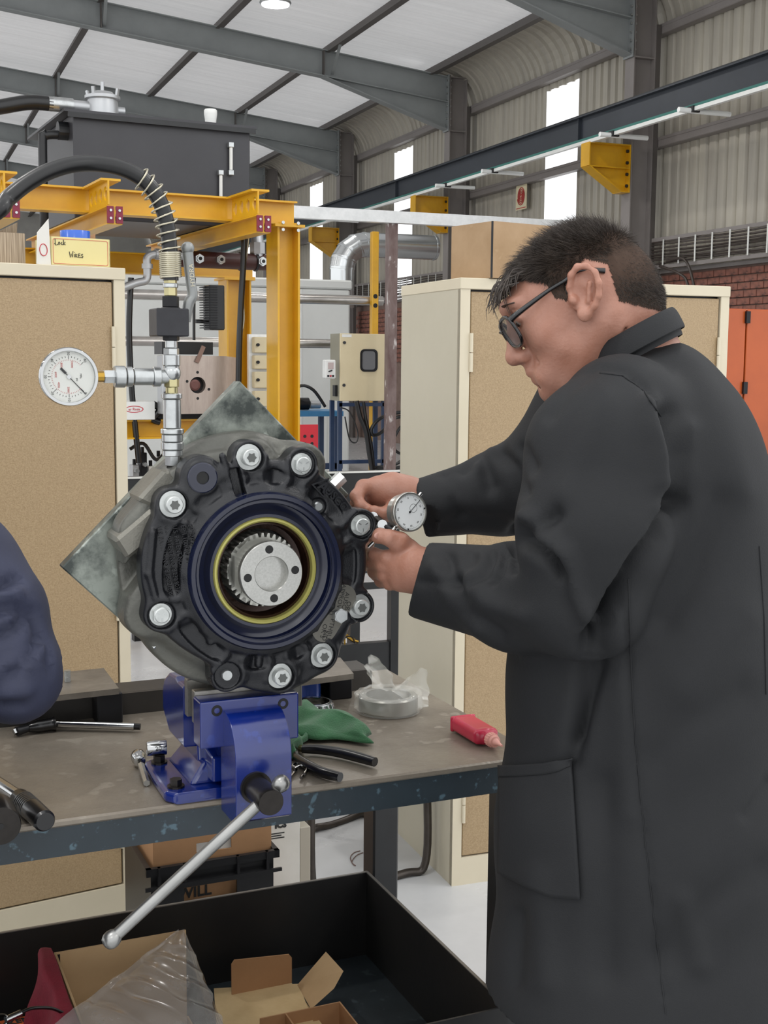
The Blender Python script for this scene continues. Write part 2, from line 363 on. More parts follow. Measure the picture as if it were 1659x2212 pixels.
# ================================================================== smooth-union field mesher for cast and organic shapes
class SDF:
    def __init__(s, lo, hi, h):
        s.h = h; s.lo = np.array(lo, float); n = np.ceil((np.array(hi)-s.lo)/h).astype(int)+1
        s.f = np.full(n, 1e3, np.float32); s.ax = [s.lo[i]+h*np.arange(n[i]) for i in range(3)]
    def _sub(s, lo, hi):
        sl = []; 
        for i in range(3):
            a = int(max(0, np.floor((lo[i]-s.lo[i])/s.h))); b = int(min(s.f.shape[i], np.ceil((hi[i]-s.lo[i])/s.h)+1))
            if b <= a: return None, None
            sl.append(slice(a, b))
        g = np.meshgrid(*[s.ax[i][sl[i]] for i in range(3)], indexing='ij', sparse=True)
        return tuple(sl), g
    def _mix(s, sl, d, k, op):
        f = s.f[sl]; d = d.astype(np.float32)
        if op == '-':
            d = -d
            if k <= 0: s.f[sl] = np.maximum(f, d); return
            hh = np.clip(.5-.5*(d-f)/k, 0, 1); s.f[sl] = d*(1-hh)+f*hh + k*hh*(1-hh); 
        else:
            if k <= 0: s.f[sl] = np.minimum(f, d); return
            hh = np.clip(.5+.5*(d-f)/k, 0, 1); s.f[sl] = d*(1-hh)+f*hh - k*hh*(1-hh)
        return
    def cap(s, a, b, ra, rb=None, k=.01, op='+', flat=None, fs=1.0):      # tapered capsule; flat: direction in which it is squashed by fs
        rb = ra if rb is None else rb; a = np.array(a, float); b = np.array(b, float); R = max(ra, rb)*max(1, 1/fs)+2*k+2*s.h
        sl, g = s._sub(np.minimum(a, b)-R, np.maximum(a, b)+R)
        if sl is None: return s
        ab = b-a; L = max(ab@ab, 1e-12); p = [g[i]-a[i] for i in range(3)]
        t = np.clip((p[0]*ab[0]+p[1]*ab[1]+p[2]*ab[2])/L, 0, 1)
        q = [p[i]-t*ab[i] for i in range(3)]
        if flat is not None:
            n = np.array(flat, float); n /= np.linalg.norm(n); dn = (q[0]*n[0]+q[1]*n[1]+q[2]*n[2])*(1/fs-1)
            q = [q[i]+dn*n[i] for i in range(3)]
        d = np.sqrt(q[0]**2+q[1]**2+q[2]**2) - (ra+(rb-ra)*t)
        if flat is not None: d = d*min(1, fs)
        s._mix(sl, d, k, op); return s
    def ell(s, c, r, k=.01, op='+', rot=None):
        c = np.array(c, float); r = np.array(r if hasattr(r, '__len__') else (r, r, r), float); R = max(r)+2*k+2*s.h
        sl, g = s._sub(c-R, c+R)
        if sl is None: return s
        p = [g[i]-c[i] for i in range(3)]
        if rot is not None:
            Rm = np.array(rot.to_3x3() if hasattr(rot, 'to_3x3') else Euler(rot).to_matrix()); p = [sum(Rm[j][i]*p[j] for j in range(3)) for i in range(3)]
        k0 = np.sqrt((p[0]/r[0])**2+(p[1]/r[1])**2+(p[2]/r[2])**2); k1 = np.sqrt((p[0]/r[0]**2)**2+(p[1]/r[1]**2)**2+(p[2]/r[2]**2)**2)
        d = k0*(k0-1)/np.maximum(k1, 1e-6)
        s._mix(sl, d, k, op); return s
    def disc(s, c, r, z0, z1, k=.004, op='+', rnd=0):          # upright cylinder along the third axis
        R = r+2*k+2*s.h; sl, g = s._sub((c[0]-R, c[1]-R, z0-2*k-2*s.h), (c[0]+R, c[1]+R, z1+2*k+2*s.h))
        if sl is None: return s
        dr = np.sqrt((g[0]-c[0])**2+(g[1]-c[1])**2)-r+rnd; dz = np.abs(g[2]-(z0+z1)/2)-(z1-z0)/2+rnd
        d = np.minimum(np.maximum(dr, dz), 0)+np.sqrt(np.maximum(dr, 0)**2+np.maximum(dz, 0)**2)-rnd
        s._mix(sl, d, k, op); return s
    def slab(s, a, b, r, z0, z1, k=.004, op='+', rnd=0):       # bar with round ends in plan, from z0 to z1
        R = r+2*k+2*s.h; sl, g = s._sub((min(a[0], b[0])-R, min(a[1], b[1])-R, z0-2*k-2*s.h), (max(a[0], b[0])+R, max(a[1], b[1])+R, z1+2*k+2*s.h))
        if sl is None: return s
        ax, ay = b[0]-a[0], b[1]-a[1]; L = max(ax*ax+ay*ay, 1e-12); px, py = g[0]-a[0], g[1]-a[1]
        t = np.clip((px*ax+py*ay)/L, 0, 1); dr = np.sqrt((px-t*ax)**2+(py-t*ay)**2)-r+rnd; dz = np.abs(g[2]-(z0+z1)/2)-(z1-z0)/2+rnd
        d = np.minimum(np.maximum(dr, dz), 0)+np.sqrt(np.maximum(dr, 0)**2+np.maximum(dz, 0)**2)-rnd
        s._mix(sl, d, k, op); return s
    def box(s, c, half, k=.004, op='+', rnd=.002, rot=None):
        c = np.array(c, float); R = np.linalg.norm(half)+2*k+2*s.h; sl, g = s._sub(c-R, c+R)
        if sl is None: return s
        p = [g[i]-c[i] for i in range(3)]
        if rot is not None:
            Rm = np.array(Euler(rot).to_matrix()); p = [sum(Rm[j][i]*p[j] for j in range(3)) for i in range(3)]
        q = [np.abs(p[i])-half[i]+rnd for i in range(3)]
        d = np.sqrt(sum(np.maximum(v, 0)**2 for v in q))+np.minimum(np.maximum(np.maximum(q[0], q[1]), q[2]), 0)-rnd
        s._mix(sl, d, k, op); return s
    def nets(s):
        f = s.f; sg = f < 0; nx, ny, nz = f.shape
        cs = [(i, j, k) for i in (0, 1) for j in (0, 1) for k in (0, 1)]
        cnt = sum(sg[i:nx-1+i, j:ny-1+j, k:nz-1+k].astype(np.int8) for i, j, k in cs)
        act = (cnt > 0) & (cnt < 8); I = np.argwhere(act); idx = np.full(act.shape, -1, np.int64); idx[act] = np.arange(len(I))
        pos = np.zeros((len(I), 3)); n = np.zeros(len(I)); val = {c: f[I[:, 0]+c[0], I[:, 1]+c[1], I[:, 2]+c[2]] for c in cs}
        for a in cs:
            for ax in range(3):
                if a[ax]: continue
                b = list(a); b[ax] = 1; b = tuple(b); fa, fb = val[a], val[b]; mk = (fa < 0) != (fb < 0)
                t = np.where(mk, fa/np.where(mk, fa-fb, 1), 0); q = np.tile(np.array(a, float), (len(I), 1)); q[:, ax] += t
                pos[mk] += q[mk]; n[mk] += 1
        v = s.lo + (I + pos/n[:, None])*s.h; F_ = []
        for ax in range(3):
            o = [(0, 0, 0)]*4; u, w = [(1, 2), (2, 0), (0, 1)][ax]
            sh = [slice(1, -1)]*3; sh[ax] = slice(0, -1); sh2 = list(sh); sh2[ax] = slice(1, None)
            e = sg[tuple(sh)] != sg[tuple(sh2)]; E_ = np.argwhere(e)
            if not len(E_): continue
            E_ = E_ + np.array([1 if i != ax else 0 for i in range(3)]); first = sg[E_[:, 0], E_[:, 1], E_[:, 2]]
            qs = []
            for du, dw in ((-1, -1), (0, -1), (0, 0), (-1, 0)):
                c = E_.copy(); c[:, u] += du; c[:, w] += dw; qs.append(idx[c[:, 0], c[:, 1], c[:, 2]])
            q = np.stack(qs, 1); q[~first] = q[~first][:, ::-1]; F_.append(q)
        F_ = np.concatenate(F_); F_ = F_[(F_ >= 0).all(1)]
        return v, F_
def np_mesh(name, v, f, smooth=True):
    me = bpy.data.meshes.new(name); me.vertices.add(len(v)); me.vertices.foreach_set('co', np.asarray(v, np.float32).ravel())
    f = np.asarray(f); k = f.shape[1]; me.loops.add(f.size); me.loops.foreach_set('vertex_index', f.ravel().astype(np.int32)); me.polygons.add(len(f))
    me.polygons.foreach_set('loop_start', (np.arange(len(f))*k).astype(np.int32))
    try: me.polygons.foreach_set('loop_total', np.full(len(f), k, np.int32))
    except Exception: pass
    if smooth: me.polygons.foreach_set('use_smooth', [True]*len(f))
    me.update(calc_edges=True); return me
def tf(v, M): a = np.array(M); return v @ a[:3, :3].T + a[:3, 3]
def sdf_obj(name, s, M, mt, parent, smooth=True):
    v, f = s.nets(); base = np.array(ORG[parent.name]) if parent else np.zeros(3)
    me = np_mesh(name, tf(v, M)-base, f, smooth); me.materials.append(mt)
    o = bpy.data.objects.new(name, me); COL.objects.link(o)
    if parent: o.parent = parent
    ORG[o.name] = V(base); return o
# ================================================================== workbench with rail and lower drip tray
m_top = mat('oily_steel_top', '#91887b', .38, .3, '#6b6359', 3.2, .9, rvar=.12, bump=.12, bscale=180, col3='#8f877b', spots=26)
m_apron = mat('chipped_slate_paint', '#2a353c', .42, 0, '#222b31', 5, .8, col3='#4c626d', spots=48, bump=.1)
m_tray = mat('black_steel_tray', '#1d1d1e', .42, .2, '#2c2b2a', 3, .8, bump=.05)
m_trayfl = mat('tray_floor', '#3b444a', .42, .2, '#2a3033', 6, .8, col3='#4c565b', spots=30)
bench = empty('workbench', BT @ V((-.75, .3, 0)), 'long dark steel workbench with worn greasy top, chipped slate edge and deep lower tray', 'workbench')
BX0, BX1, BY1, BZ = -1.75, .085, .66, .88
MB(BT).bb((BX0, -.004, BZ-.012), (BX1, BY1, BZ), bev=.003).build('bench_top', m_top, bench)
a = MB(BT); a.bb((BX0, 0, BZ-.058), (BX1, .008, BZ-.0125)); a.bb((BX1-.008, .009, BZ-.058), (BX1, BY1, BZ-.0125)); a.bb((BX0, BY1-.008, BZ-.058), (BX1-.009, BY1, BZ-.0125))
a.build('apron', m_apron, bench)
for x in (BX0+.04, BX1-.062):
    for y in (.012, BY1-.072): MB(BT).bb((x, y, 0), (x+.06, y+.06, BZ-.0125), bev=.004).build('leg', m_black, bench)
r = MB(BT); r.bb((BX0, .515, BZ), (BX1-.1, .522, BZ+.042)); r.bb((BX0, .523, BZ+.034), (BX1-.1, .60, BZ+.042)); r.build('back_rail', mat('rail_steel', '#3d3a37', .42, .4, '#2b2927', 6, .8), bench)
t = MB(BT); TX1, TY0, TY1, TZ0, TZ1 = .005, -.035, .585, .262, .45
t.bb((BX0, TY1, TZ0), (TX1, TY1+.004, TZ1)); t.bb((TX1, TY0, TZ0), (TX1+.004, TY1+.004, TZ1)); t.bb((BX0, TY0-.004, TZ0), (TX1+.004, TY0, TZ1)); t.bb((BX0-.004, TY0, TZ0), (BX0, TY1, TZ1))
t.build('tray_wall', m_tray, bench)
MB(BT).bb((BX0, TY0, TZ0-.005), (TX1, TY1, TZ0)).build('tray_floor', m_trayfl, bench)
e = MB(BT); e.bb((BX0, TY1-.001, TZ1), (TX1+.004, TY1+.005, TZ1+.002)); e.bb((TX1-.001, TY0, TZ1), (TX1+.005, TY1, TZ1+.002)); e.build('tray_rim', mat('worn_steel_rim', '#84827e', .4, .7), bench)
# ================================================================== steel cabinets
m_cab = mat('cabinet_cream', '#cfc5ae', .45, 0, '#c3b9a1', 3, .6)
m_side = mat('cabinet_side', '#bdb6a3', .45, 0, '#b3ac98', 2.5, .6)
m_door = mat('cabinet_tan_hammertone', '#a8916f', .4, 0, '#927b5b', 260, .8, bump=.25, bscale=330, detail=2)
def cabinet(name, M, w, d, h, label):
    root = empty(name, M @ V((w/2, d/2, 0)), label, 'cabinet')
    b = MB(M); b.bb((0, .002, 0), (.0015, d, h-.032)); b.bb((w-.0015, .002, 0), (w, d, h-.032)); b.bb((0, d-.0015, 0), (w, d, h-.032))
    b.build('side_panel', m_side, root)
    MB(M).bb((-.002, -.003, h-.032), (w+.002, d+.002, h), bev=.002).build('top_cap', m_cab, root)
    f = MB(M); f.bb((0, 0, 0), (.03, .02, h-.032)); f.bb((w-.03, 0, 0), (w, .02, h-.032)); f.bb((.03, 0, 0), (w-.03, .02, .085)); f.build('front_frame', m_cab, root)
    MB(M).bb((.0015, .03, .085), (w-.0015, .05, h-.032)).build('inner_panel', m_black, root)
    c = w/2
    for x0, x1, hx in ((.034, c-.0015, .034), (c+.0015, w-.034, w-.034)):
        do = MB(M).bb((x0, .004, .089), (x1, .026, h-.038), bev=.002).build('door', m_door, root)
        for z in (.25, h*.5, h-.21):
            hg = MB(M); hg.cyl((hx, -.003, z-.055), (hx, -.003, z-.001), .0055, seg=10); hg.cyl((hx, -.003, z+.001), (hx, -.003, z+.055), .0055, seg=10); hg.build('hinge', m_cab, do)
    MB(M).bb((c+.02, -.008, h*.5-.06), (c+.04, .004, h*.5+.06), bev=.003).build('handle', m_zinc, root)
    return root
Pc = onz(975.6, 1915, 0); rcM = Matrix.Translation(Pc) @ Matrix.Rotation(math.radians(-1.1), 4, 'Z')
rx, ry = rcM.to_3x3() @ V((1, 0, 0)), rcM.to_3x3() @ V((0, 1, 0))
RCH = 1.795; RCW = (onplane(1577, 619, Pc, ry)-Pc).dot(rx); RCD = (onplane(868, 621, Pc, rx)-Pc).dot(ry)
cabinet('steel_cabinet', rcM, RCW, RCD, RCH, 'tall cream steel cabinet behind the man, with a cardboard box on top')
Pl = onz(291, 1968, 0); lcM0 = Matrix.Translation(Pl) @ Matrix.Rotation(math.radians(9.5), 4, 'Z'); LCW, LCH = .91, 1.80
lcM = lcM0 @ Matrix.Translation((-LCW, 0, 0))
cabinet('steel_cabinet', lcM, LCW, .46, LCH, 'tall tan-doored steel cabinet at the left, with small boxes on top')
# ================================================================== bench vise
m_vise = mat('blue_vise_enamel', '#0a2270', .22, 0, '#081b5c', 8, .6, coat=.8, bump=.05, bscale=90, col3='#102b7c', spots=40)
m_jaw = mat('machined_jaw', '#a9a69f', .35, .85, '#7d7a74', 60, .6)
m_steelbar = mat('bright_steel_bar', '#a3a3a1', .32, .9, '#80807e', 12, .5, stretch=(1, 1, 1))
m_dark = mat('blued_steel', '#393634', .33, .85, '#2a2826', 30, .6)
m_soot = mat('dark_oxide', '#17171a', .42, .4, '#222225', 20, .5)
vise = empty('bench_vise', BT @ V((-.45, .08, BZ)), 'blue cast bench vise bolted to the bench and clamping the brake unit', 'vise')
VX0, VX1 = -.532, -.374
def prof(b, pts, x0, x1): b.prism([(x0, y, z) for y, z in pts], (x1-x0, 0, 0)); return b
fx = MB(BT)
prof(fx, [(.066, .965), (.066, 1.046), (.10, 1.046), (.115, 1.05), (.16, 1.046), (.19, 1.03), (.205, 1.0), (.205, .975), (.16, .945), (.066, .945)], VX0, VX1)
prof(fx, [(.05, .90), (.06, .96), (.16, .96), (.17, .90)], VX0+.02, VX1-.02)
prof(fx, [(-.0, .945), (-.0, .905), (.18, .905), (.16, .95), (.07, .955)], VX0+.028, VX1-.028)
fx.bb((VX0+.045, .18, .955), (VX1-.045, .26, 1.03), bev=.02, seg=3)
vb = fx.build('fixed_jaw', m_vise, vise); md = vb.modifiers.new('bev', 'BEVEL'); md.width = .006; md.segments = 3; md.limit_method = 'ANGLE'
ft = MB(BT); ft.prism([(-.578, .010, BZ), (-.566, -.006, BZ), (-.43, -.006, BZ), (-.42, .010, BZ), (-.42, .165, BZ), (-.43, .178, BZ), (-.560, .178, BZ), (-.574, .165, BZ)], (0, 0, .018))
ft.hexa([(-.535, .02, BZ+.017), (-.425, .02, BZ+.017), (-.425, .165, BZ+.017), (-.535, .165, BZ+.017), (VX0+.025, .035, BZ+.05), (VX1-.025, .035, BZ+.05), (VX1-.025, .16, BZ+.05), (VX0+.025, .16, BZ+.05)])
f2 = ft.build('base', m_vise, vise); md = f2.modifiers.new('bev', 'BEVEL'); md.width = .006; md.segments = 3; md.limit_method = 'ANGLE'
for x, y in ((-.556, .024), (-.552, .150)):
    b = MB(BT); b.cyl((x, y, BZ+.018), (x, y, BZ+.021), .0135, seg=20); b.cyl((x, y, BZ+.021), (x, y, BZ+.031), .0098, seg=6); b.build('mounting_bolt', m_dark, vise)
mj = MB(BT); prof(mj, [(-.035, .972), (-.035, 1.045), (.006, 1.045), (.006, .972)], VX0, VX1)
mo = mj.build('moving_jaw', m_vise, vise); md = mo.modifiers.new('bev', 'BEVEL'); md.width = .0025; md.segments = 2
mj = MB(BT); arc = [(-.036-.062*math.sin(a), .965+.062*math.cos(a)*1.05) for a in np.linspace(0, pi/2, 9)]
prof(mj, [(-.02, 1.03)] + arc + [(-.098, .875), (-.085, .868), (-.02, .868)], -.496, -.408)
mo2 = mj.build('front_column', m_vise, mo, 35); md = mo2.modifiers.new('bev', 'BEVEL'); md.width = .007; md.segments = 3; md.limit_method = 'ANGLE'
prof(MB(BT), [(-.03, .905), (-.03, .958), (.25, .958), (.25, .905)], -.487, -.42).build('slide_bar', m_vise, vise)
MB(BT).bb((VX0+.002, .0065, 1.0), (VX1-.002, .022, 1.052), bev=.001).build('jaw_insert', m_jaw, vise)
MB(BT).bb((VX0+.002, .05, 1.0), (VX1-.002, .066, 1.06), bev=.001).build('jaw_insert', m_jaw, vise)
for x in (VX0+.026, VX1-.026):
    b = MB(BT); b.lathe((x, -.0345, 1.03), (x, -.05, 1.03), [(0, .009), (.001, .0085), (.001, .0045), (-.003, .0045)], 16); b.build('jaw_screw', m_soot, vise, 30)
s0 = by(552, 1700, -.098); s1 = V((s0.x, -.172, s0.z))
sc = MB(BT); sc.lathe(s0, s1, [(0, .024), (.006, .024), (.006, .0195), (.06, .0195), (.071, .0195), (.074, .0185)], 40); sh = sc.build('screw_head', m_dark, vise, 35)
hb = MB(BT); hc = (s0+s1)/2 + V((0, -.012, 0)); hd = (by(245, 2035, hc.y) - by(612, 1697, hc.y)).normalized()
hA = by(612, 1697, hc.y); hB = by(245, 2035, hc.y); off = hc - (hA + hd*(hc-hA).dot(hd)); hA += off; hB += off
hb.cyl(hA, hB, .0087, seg=24); hs = hb.build('handle_bar', m_steelbar, vise, 40)
for p, dd in ((hA, hd), (hB, -hd)): MB(BT).lathe(p-dd*.012, p+dd*.02, [(0, .004), (.002, .009), (.008, .0125), (.014, .013), (.02, .0115), (.024, .009)], 24).build('handle_ball', m_steelbar, vise, 40)
# ================================================================== brake unit held in the vise
m_cast = mat('black_cast_iron', '#1f2024', .3, .2, '#18191c', 9, .7, bump=.16, bscale=700, rvar=.06)
m_greycast = mat('grey_cast_iron', '#66665f', .42, .35, '#4c4c48', 6, .8, bump=.2, bscale=160)
m_plate = mat('mottled_steel_plate', '#8b9189', .4, .45, '#343a38', 13, .95, detail=12, contrast=(.42, .60), col3='#a4aaa2', spots=30, bump=.08)
m_blue = mat('navy_paint', '#10162f', .22, 0, '#0c1126', 12, .6, coat=.4)
m_seal = mat('seal_olive', '#aaa55c', .4, .2)
m_mach = mat('machined_steel', '#b9b9b5', .3, .9, '#9a9995', 320, .5)
m_rust = mat('oily_bore', '#3a241c', .25, .4, '#1d1512', 20, .7)
m_void = mat('dark_bore', '#060607', .5)
pc = by(579, 1236, -.075); PCX, PCZ = pc.x, pc.z
PT = BT @ Matrix.Translation((PCX, 0, PCZ)) @ Matrix.Rotation(pi/2, 4, 'X')      # pump frame: a right, b up, c towards the viewer
def pp(x, y, c): q = by(x, y, -c); return (q.x-PCX, q.z-PCZ)
brake = empty('brake_unit', PT @ V((0, -.2, 0)), 'black cast-iron brake unit with splined hub, standing upright in the blue vise', 'brake unit')
bolts = {'t': [(540, 988), (778, 1311), (697, 1417), (607, 1462), (375, 1090)], 'h': [(654, 1003), (782, 1135), (349, 1329)], 'p': [(492, 1460)]}
S = SDF((-.24, -.22, .0), (.20, .23, .075), .0022)
c1 = pp(580, 1225, .05); c2 = pp(520, 1220, .05)
S.disc(c1, .162, .012, .05, .01, rnd=.006); S.disc(c2, .150, .012, .05, .02, rnd=.006)
S.disc(pp(600, 1330, .05), .120, .012, .05, .02, rnd=.006)
_X, _Y, _Z = np.meshgrid(*S.ax, indexing='ij', sparse=True); _r2 = np.sqrt(_X**2+_Y**2)
_dd = np.maximum(np.abs(_r2-.141)-.0125, .0445-_Z).astype(np.float32); S._mix((slice(None),)*3, _dd, .004, '-')
allb = [p for k in bolts for p in bolts[k]] + [(437, 1032)]
for p in allb:
    q = pp(*p, .05); S.slab(q, (q[0]*.75, q[1]*.75), .026 if p != (437, 1032) else .033, .012, .05, .012, rnd=.005)
# sunk panels between raised webs
for p in bolts['t']+bolts['h']+bolts['p']:
    q = V((*pp(*p, .05), 0)); d = q.normalized(); n = V((-d.y, d.x, 0)); e_ = d*.118
    for sg in (-1, 1):
        a_ = q + n*(.024*sg) - d*.002; b_ = q + n*(.013*sg) - d*.030
        S.cap((a_.x, a_.y, .05), (b_.x, b_.y, .05), .0045, .004, .005); c_ = e_ + n*(.017*sg); S.cap((b_.x, b_.y, .05), (c_.x, c_.y, .05), .004, .0055, .006)
for p in bolts['t']+bolts['h']+bolts['p']: S.disc(pp(*p, .05), .0205, .046, .08, .003, '-')
S.disc(pp(437, 1032, .05), .026, .012, .054, .003, rnd=.002)
for pl in ([(480, 985), (500, 1050), (525, 1080)], [(330, 1150), (322, 1240), (335, 1290)], [(420, 1150), (400, 1240), (432, 1300)], [(620, 1040), (600, 1062), (575, 1072)],
           [(455, 1330), (440, 1360), (455, 1385), (480, 1375)], [(730, 1165), (722, 1200)], [(560, 1400), (558, 1435)], [(660, 1060), (640, 1090)]):
    for u_, w_ in zip(pl, pl[1:]): a_, b_ = pp(*u_, .05), pp(*w_, .05); S.cap((*a_, .0505), (*b_, .0505), .0052, .0052, .004)
S.disc((0, 0), .122, .01, .062, .012, rnd=.006); S.disc((0, 0), .104, .0, .09, .002, '-')
S.disc(pp(690, 1095, .05), .013, .040, .08, .003, '-')
a_ = pp(512, 1045, .05); S.box((a_[0], a_[1], .05), (.008, .024, .010), .003, '-', rot=(0, 0, .22)); a_ = pp(486, 1060, .05); S.box((a_[0], a_[1], .046), (.006, .026, .008), .003, rot=(0, 0, .35))
cvv, cvf = S.nets(); sdf_obj('front_cover', S, PT, m_cast, brake)
from mathutils.bvhtree import BVHTree
CVB = BVHTree.FromPolygons([tuple(p) for p in cvv], [tuple(int(k) for k in q) for q in cvf])
def surf_c(q): h_ = CVB.ray_cast(V((q[0], q[1], .12)), V((0, 0, -1)))[0]; return h_.z if h_ else .052
S = SDF((-.27, -.24, -.07), (.20, .27, .02), .003)
S.disc((-.01, .0), .166, -.055, .014, .02, rnd=.012); S.disc((-.012, .034), .170, -.055, -.012, .015, rnd=.014); S.disc((-.045, .02), .157, -.05, .012, .02, rnd=.01); S.disc((-.03, -.03), .16, -.055, .0, .02, rnd=.01)
for p, q, r_ in (((400, 1065), (470, 1100), .03), ((545, 995), (560, 1100), .035), ((655, 1005), (640, 1100), .035), ((300, 1150), (420, 1180), .03), ((310, 1330), (420, 1300), .03)):
    S.slab(pp(*p, 0), pp(*q, 0), r_, -.05, .012, .02, rnd=.008)
a_ = pp(285, 1235, .0); S.box((a_[0], a_[1], .0), (.03, .016, .03), .006, '-', rot=(0, 0, .9))
S.slab(pp(385, 1050, .0), pp(470, 1075, 0), .024, -.05, .012, .012, rnd=.006)
S.disc((0, 0), .10, -.03, .05, .002, '-')
S.box((.03, -.232, -.035), (.06, .05, .0135), .012)
sdf_obj('housing', S, PT, m_greycast, brake)
m_lug = mat('machined_cast_face', '#7d7b72', .4, .4, '#65635c', 14, .7, bump=.12, bscale=300)
for q_, c0, c1 in ((((248, 1166), (330, 1096), (378, 1128), (276, 1210)), -.055, .022), (((296, 1080), (356, 1012), (408, 1046), (346, 1104)), -.055, .017)):
    MB(PT).prism([(*pp(*p, c1), c0) for p in q_], (0, 0, c1-c0)).build('casting_lug', m_lug, brake).modifiers.new('bev', 'BEVEL').width = .005
# diagonal steel plate behind the housing
Tp, Lp = V((*pp(517, 822, -.055), 0)), V((*pp(133, 1226, -.055), 0)); u_ = (Lp-Tp); v_ = V((-u_.y, u_.x, 0)).normalized()*.262
if v_.x < 0: v_ = -v_
MB(PT).prism([(p.x, p.y, -.082) for p in (Tp, Lp, Lp+v_, Tp+v_)], (0, 0, .028)).build('back_plate', m_plate, brake).modifiers.new('bev', 'BEVEL').width = .002
# collar, seal, bore, splined shaft
L_ = lambda: MB(PT)
L_().lathe((0, 0, 0), (0, 0, 1), [(.03, .121), (.070, .1195), (.075, .117), (.075, .111), (.070, .108), (.070, .1045), (.03, .104)], 72, True).build('collar', m_blue, brake, 30)
L_().lathe((0, 0, 0), (0, 0, 1), [(.03, .1045), (.066, .1045), (.066, .1035), (.056, .1025), (.050, .092), (.058, .088), (.063, .086), (.063, .0815), (.02, .081)], 72, cap=False).build('dished_ring', m_blue, brake, 30)
L_().lathe((0, 0, 0), (0, 0, 1), [(.05, .0815), (.062, .0812), (.066, .0795), (.0665, .077), (.064, .0745), (.05, .0735)], 72, True).build('seal_ring', m_seal, brake, 40)
L_().lathe((0, 0, 0), (0, 0, 1), [(.055, .074), (.056, .070), (.03, .068), (.028, .060), (.012, .060), (.0, .060)], 60, cap=False).build('bore', m_rust, brake, 30)
L_().cyl((0, 0, -.02), (0, 0, .004), .1, seg=40).build('bore_floor', m_void, brake)
g = L_(); NT = 36; pts = []
for i in range(NT):
    for da, r_ in ((-.30, .0495), (-.16, .056), (.16, .056), (.30, .0495)): a_ = 2*pi*(i+da)/NT; pts.append((r_*math.cos(a_), r_*math.sin(a_), .004))
g.prism(pts, (0, 0, .046)); g.build('spline_gear', mat('gear_steel', '#b9b9b2', .3, .7), brake)
g = L_(); pts = []
for i in range(NT):
    for da, r_ in ((-.30, .0375), (-.16, .0395), (.16, .0395), (.30, .0375)): a_ = 2*pi*(i+da)/NT; pts.append((r_*math.cos(a_), r_*math.sin(a_), .046))
g.prism(pts, (0, 0, .030)); g.build('inner_spline', m_mach, brake)
L_().lathe((0, 0, 0), (0, 0, 1), [(.078, .040), (.078, .047), (.080, .0485), (.0905, .0485), (.092, .0475), (.092, .0265), (.0905, .0255), (.066, .0255), (.064, .022), (.064, .0)], 64, cap=False).build('hub_flange', m_mach, brake, 30)
for i in range(4): a_ = pi/2*i + .1; L_().cyl((.037*math.cos(a_), .037*math.sin(a_), .0895), (.037*math.cos(a_), .037*math.sin(a_), .0924), .0062, seg=20).build('flange_hole', m_void, brake)
L_().lathe((0, 0, 0), (0, 0, 1), [(.0635, .017), (.0655, .017), (.0655, .006), (.062, .0)], 32).build('centre_cone', m_mach, brake)
m_zb = mat('zinc_bolt', '#c9ccca', .36, .55, '#a9adab', 60, .6)
for p in bolts['t']:
    q = pp(*p, .055); b = L_(); b.lathe((*q, .044), (*q, .2), [(0, .0195), (.004, .0195), (.0045, .013), (.018, .0128), (.0195, .0115), (.0195, .0072)], 28); bo = b.build('torx_bolt', m_zb, brake, 30)
    st_ = []
    for i in range(12): r_ = .0078 if i % 2 == 0 else .0056; st_.append((q[0]+r_*math.cos(pi*i/6), q[1]+r_*math.sin(pi*i/6), .0636))
    L_().prism(st_, (0, 0, .0008)).build('torx_socket', mat('socket_grey', '#5f615f', .45, .4), bo)
for p in bolts['h']:
    q = pp(*p, .055); b = L_(); b.cyl((*q, .046), (*q, .0495), .0165, seg=24); b.cyl((*q, .0495), (*q, .0585), .0135, seg=6); b.lathe((*q, .0585), (*q, .1), [(0, .0115), (.0012, .010)], 24); bo = b.build('hex_bolt', m_zb, brake)
    for i in range(3): a_ = 2*pi*i/3+.5; L_().bar((q[0]+.004*math.cos(a_), q[1]+.004*math.sin(a_), .0599), (q[0]+.009*math.cos(a_), q[1]+.009*math.sin(a_), .0599), .0014, .0008).build('head_mark', m_zinc, bo)
q = pp(492, 1460, .055); L_().lathe((*q, .04), (*q, .2), [(0, .0085), (.012, .0085), (.0135, .0075)], 24).build('dowel_pin', m_zinc, brake, 30)
q = pp(690, 1095, .05); L_().lathe((*q, .04), (*q, .2), [(0, .008), (.006, .008), (.008, .006)], 20).build('bleed_plug', m_zinc, brake, 30)
q = pp(437, 1032, .055); b = L_(); b.lathe((*q, .052), (*q, .2), [(0, .0225), (.005, .0225), (.006, .021), (.006, .0095), (-.01, .0095)], 32, cap=False); b.build('port_ring', m_blue, brake, 30); L_().cyl((*q, .045), (*q, .0555), .0094, seg=20).build('port_bore', m_void, brake)
q = pp(730, 1327, .055); b = L_(); b.cyl((*q, .05), (*q, .069), .0118, seg=6); b.lathe((*q, .069), (*q, .2), [(0, .010), (.001, .0095)], 20); b.build('filler_plug', m_zinc, brake)
# side screw and bottom screw on the casting
for p, n_, c_ in (((735, 1033), (.75, .66), -.01), ((333, 1393), (-.7, -.7), -.01)):
    q = V((*pp(*p, c_), c_)); d_ = V((*n_, 0)).normalized(); b = L_(); b.cyl(q-d_*.02, q+d_*.004, .011, seg=6); b.build('side_bolt', m_zinc, brake)
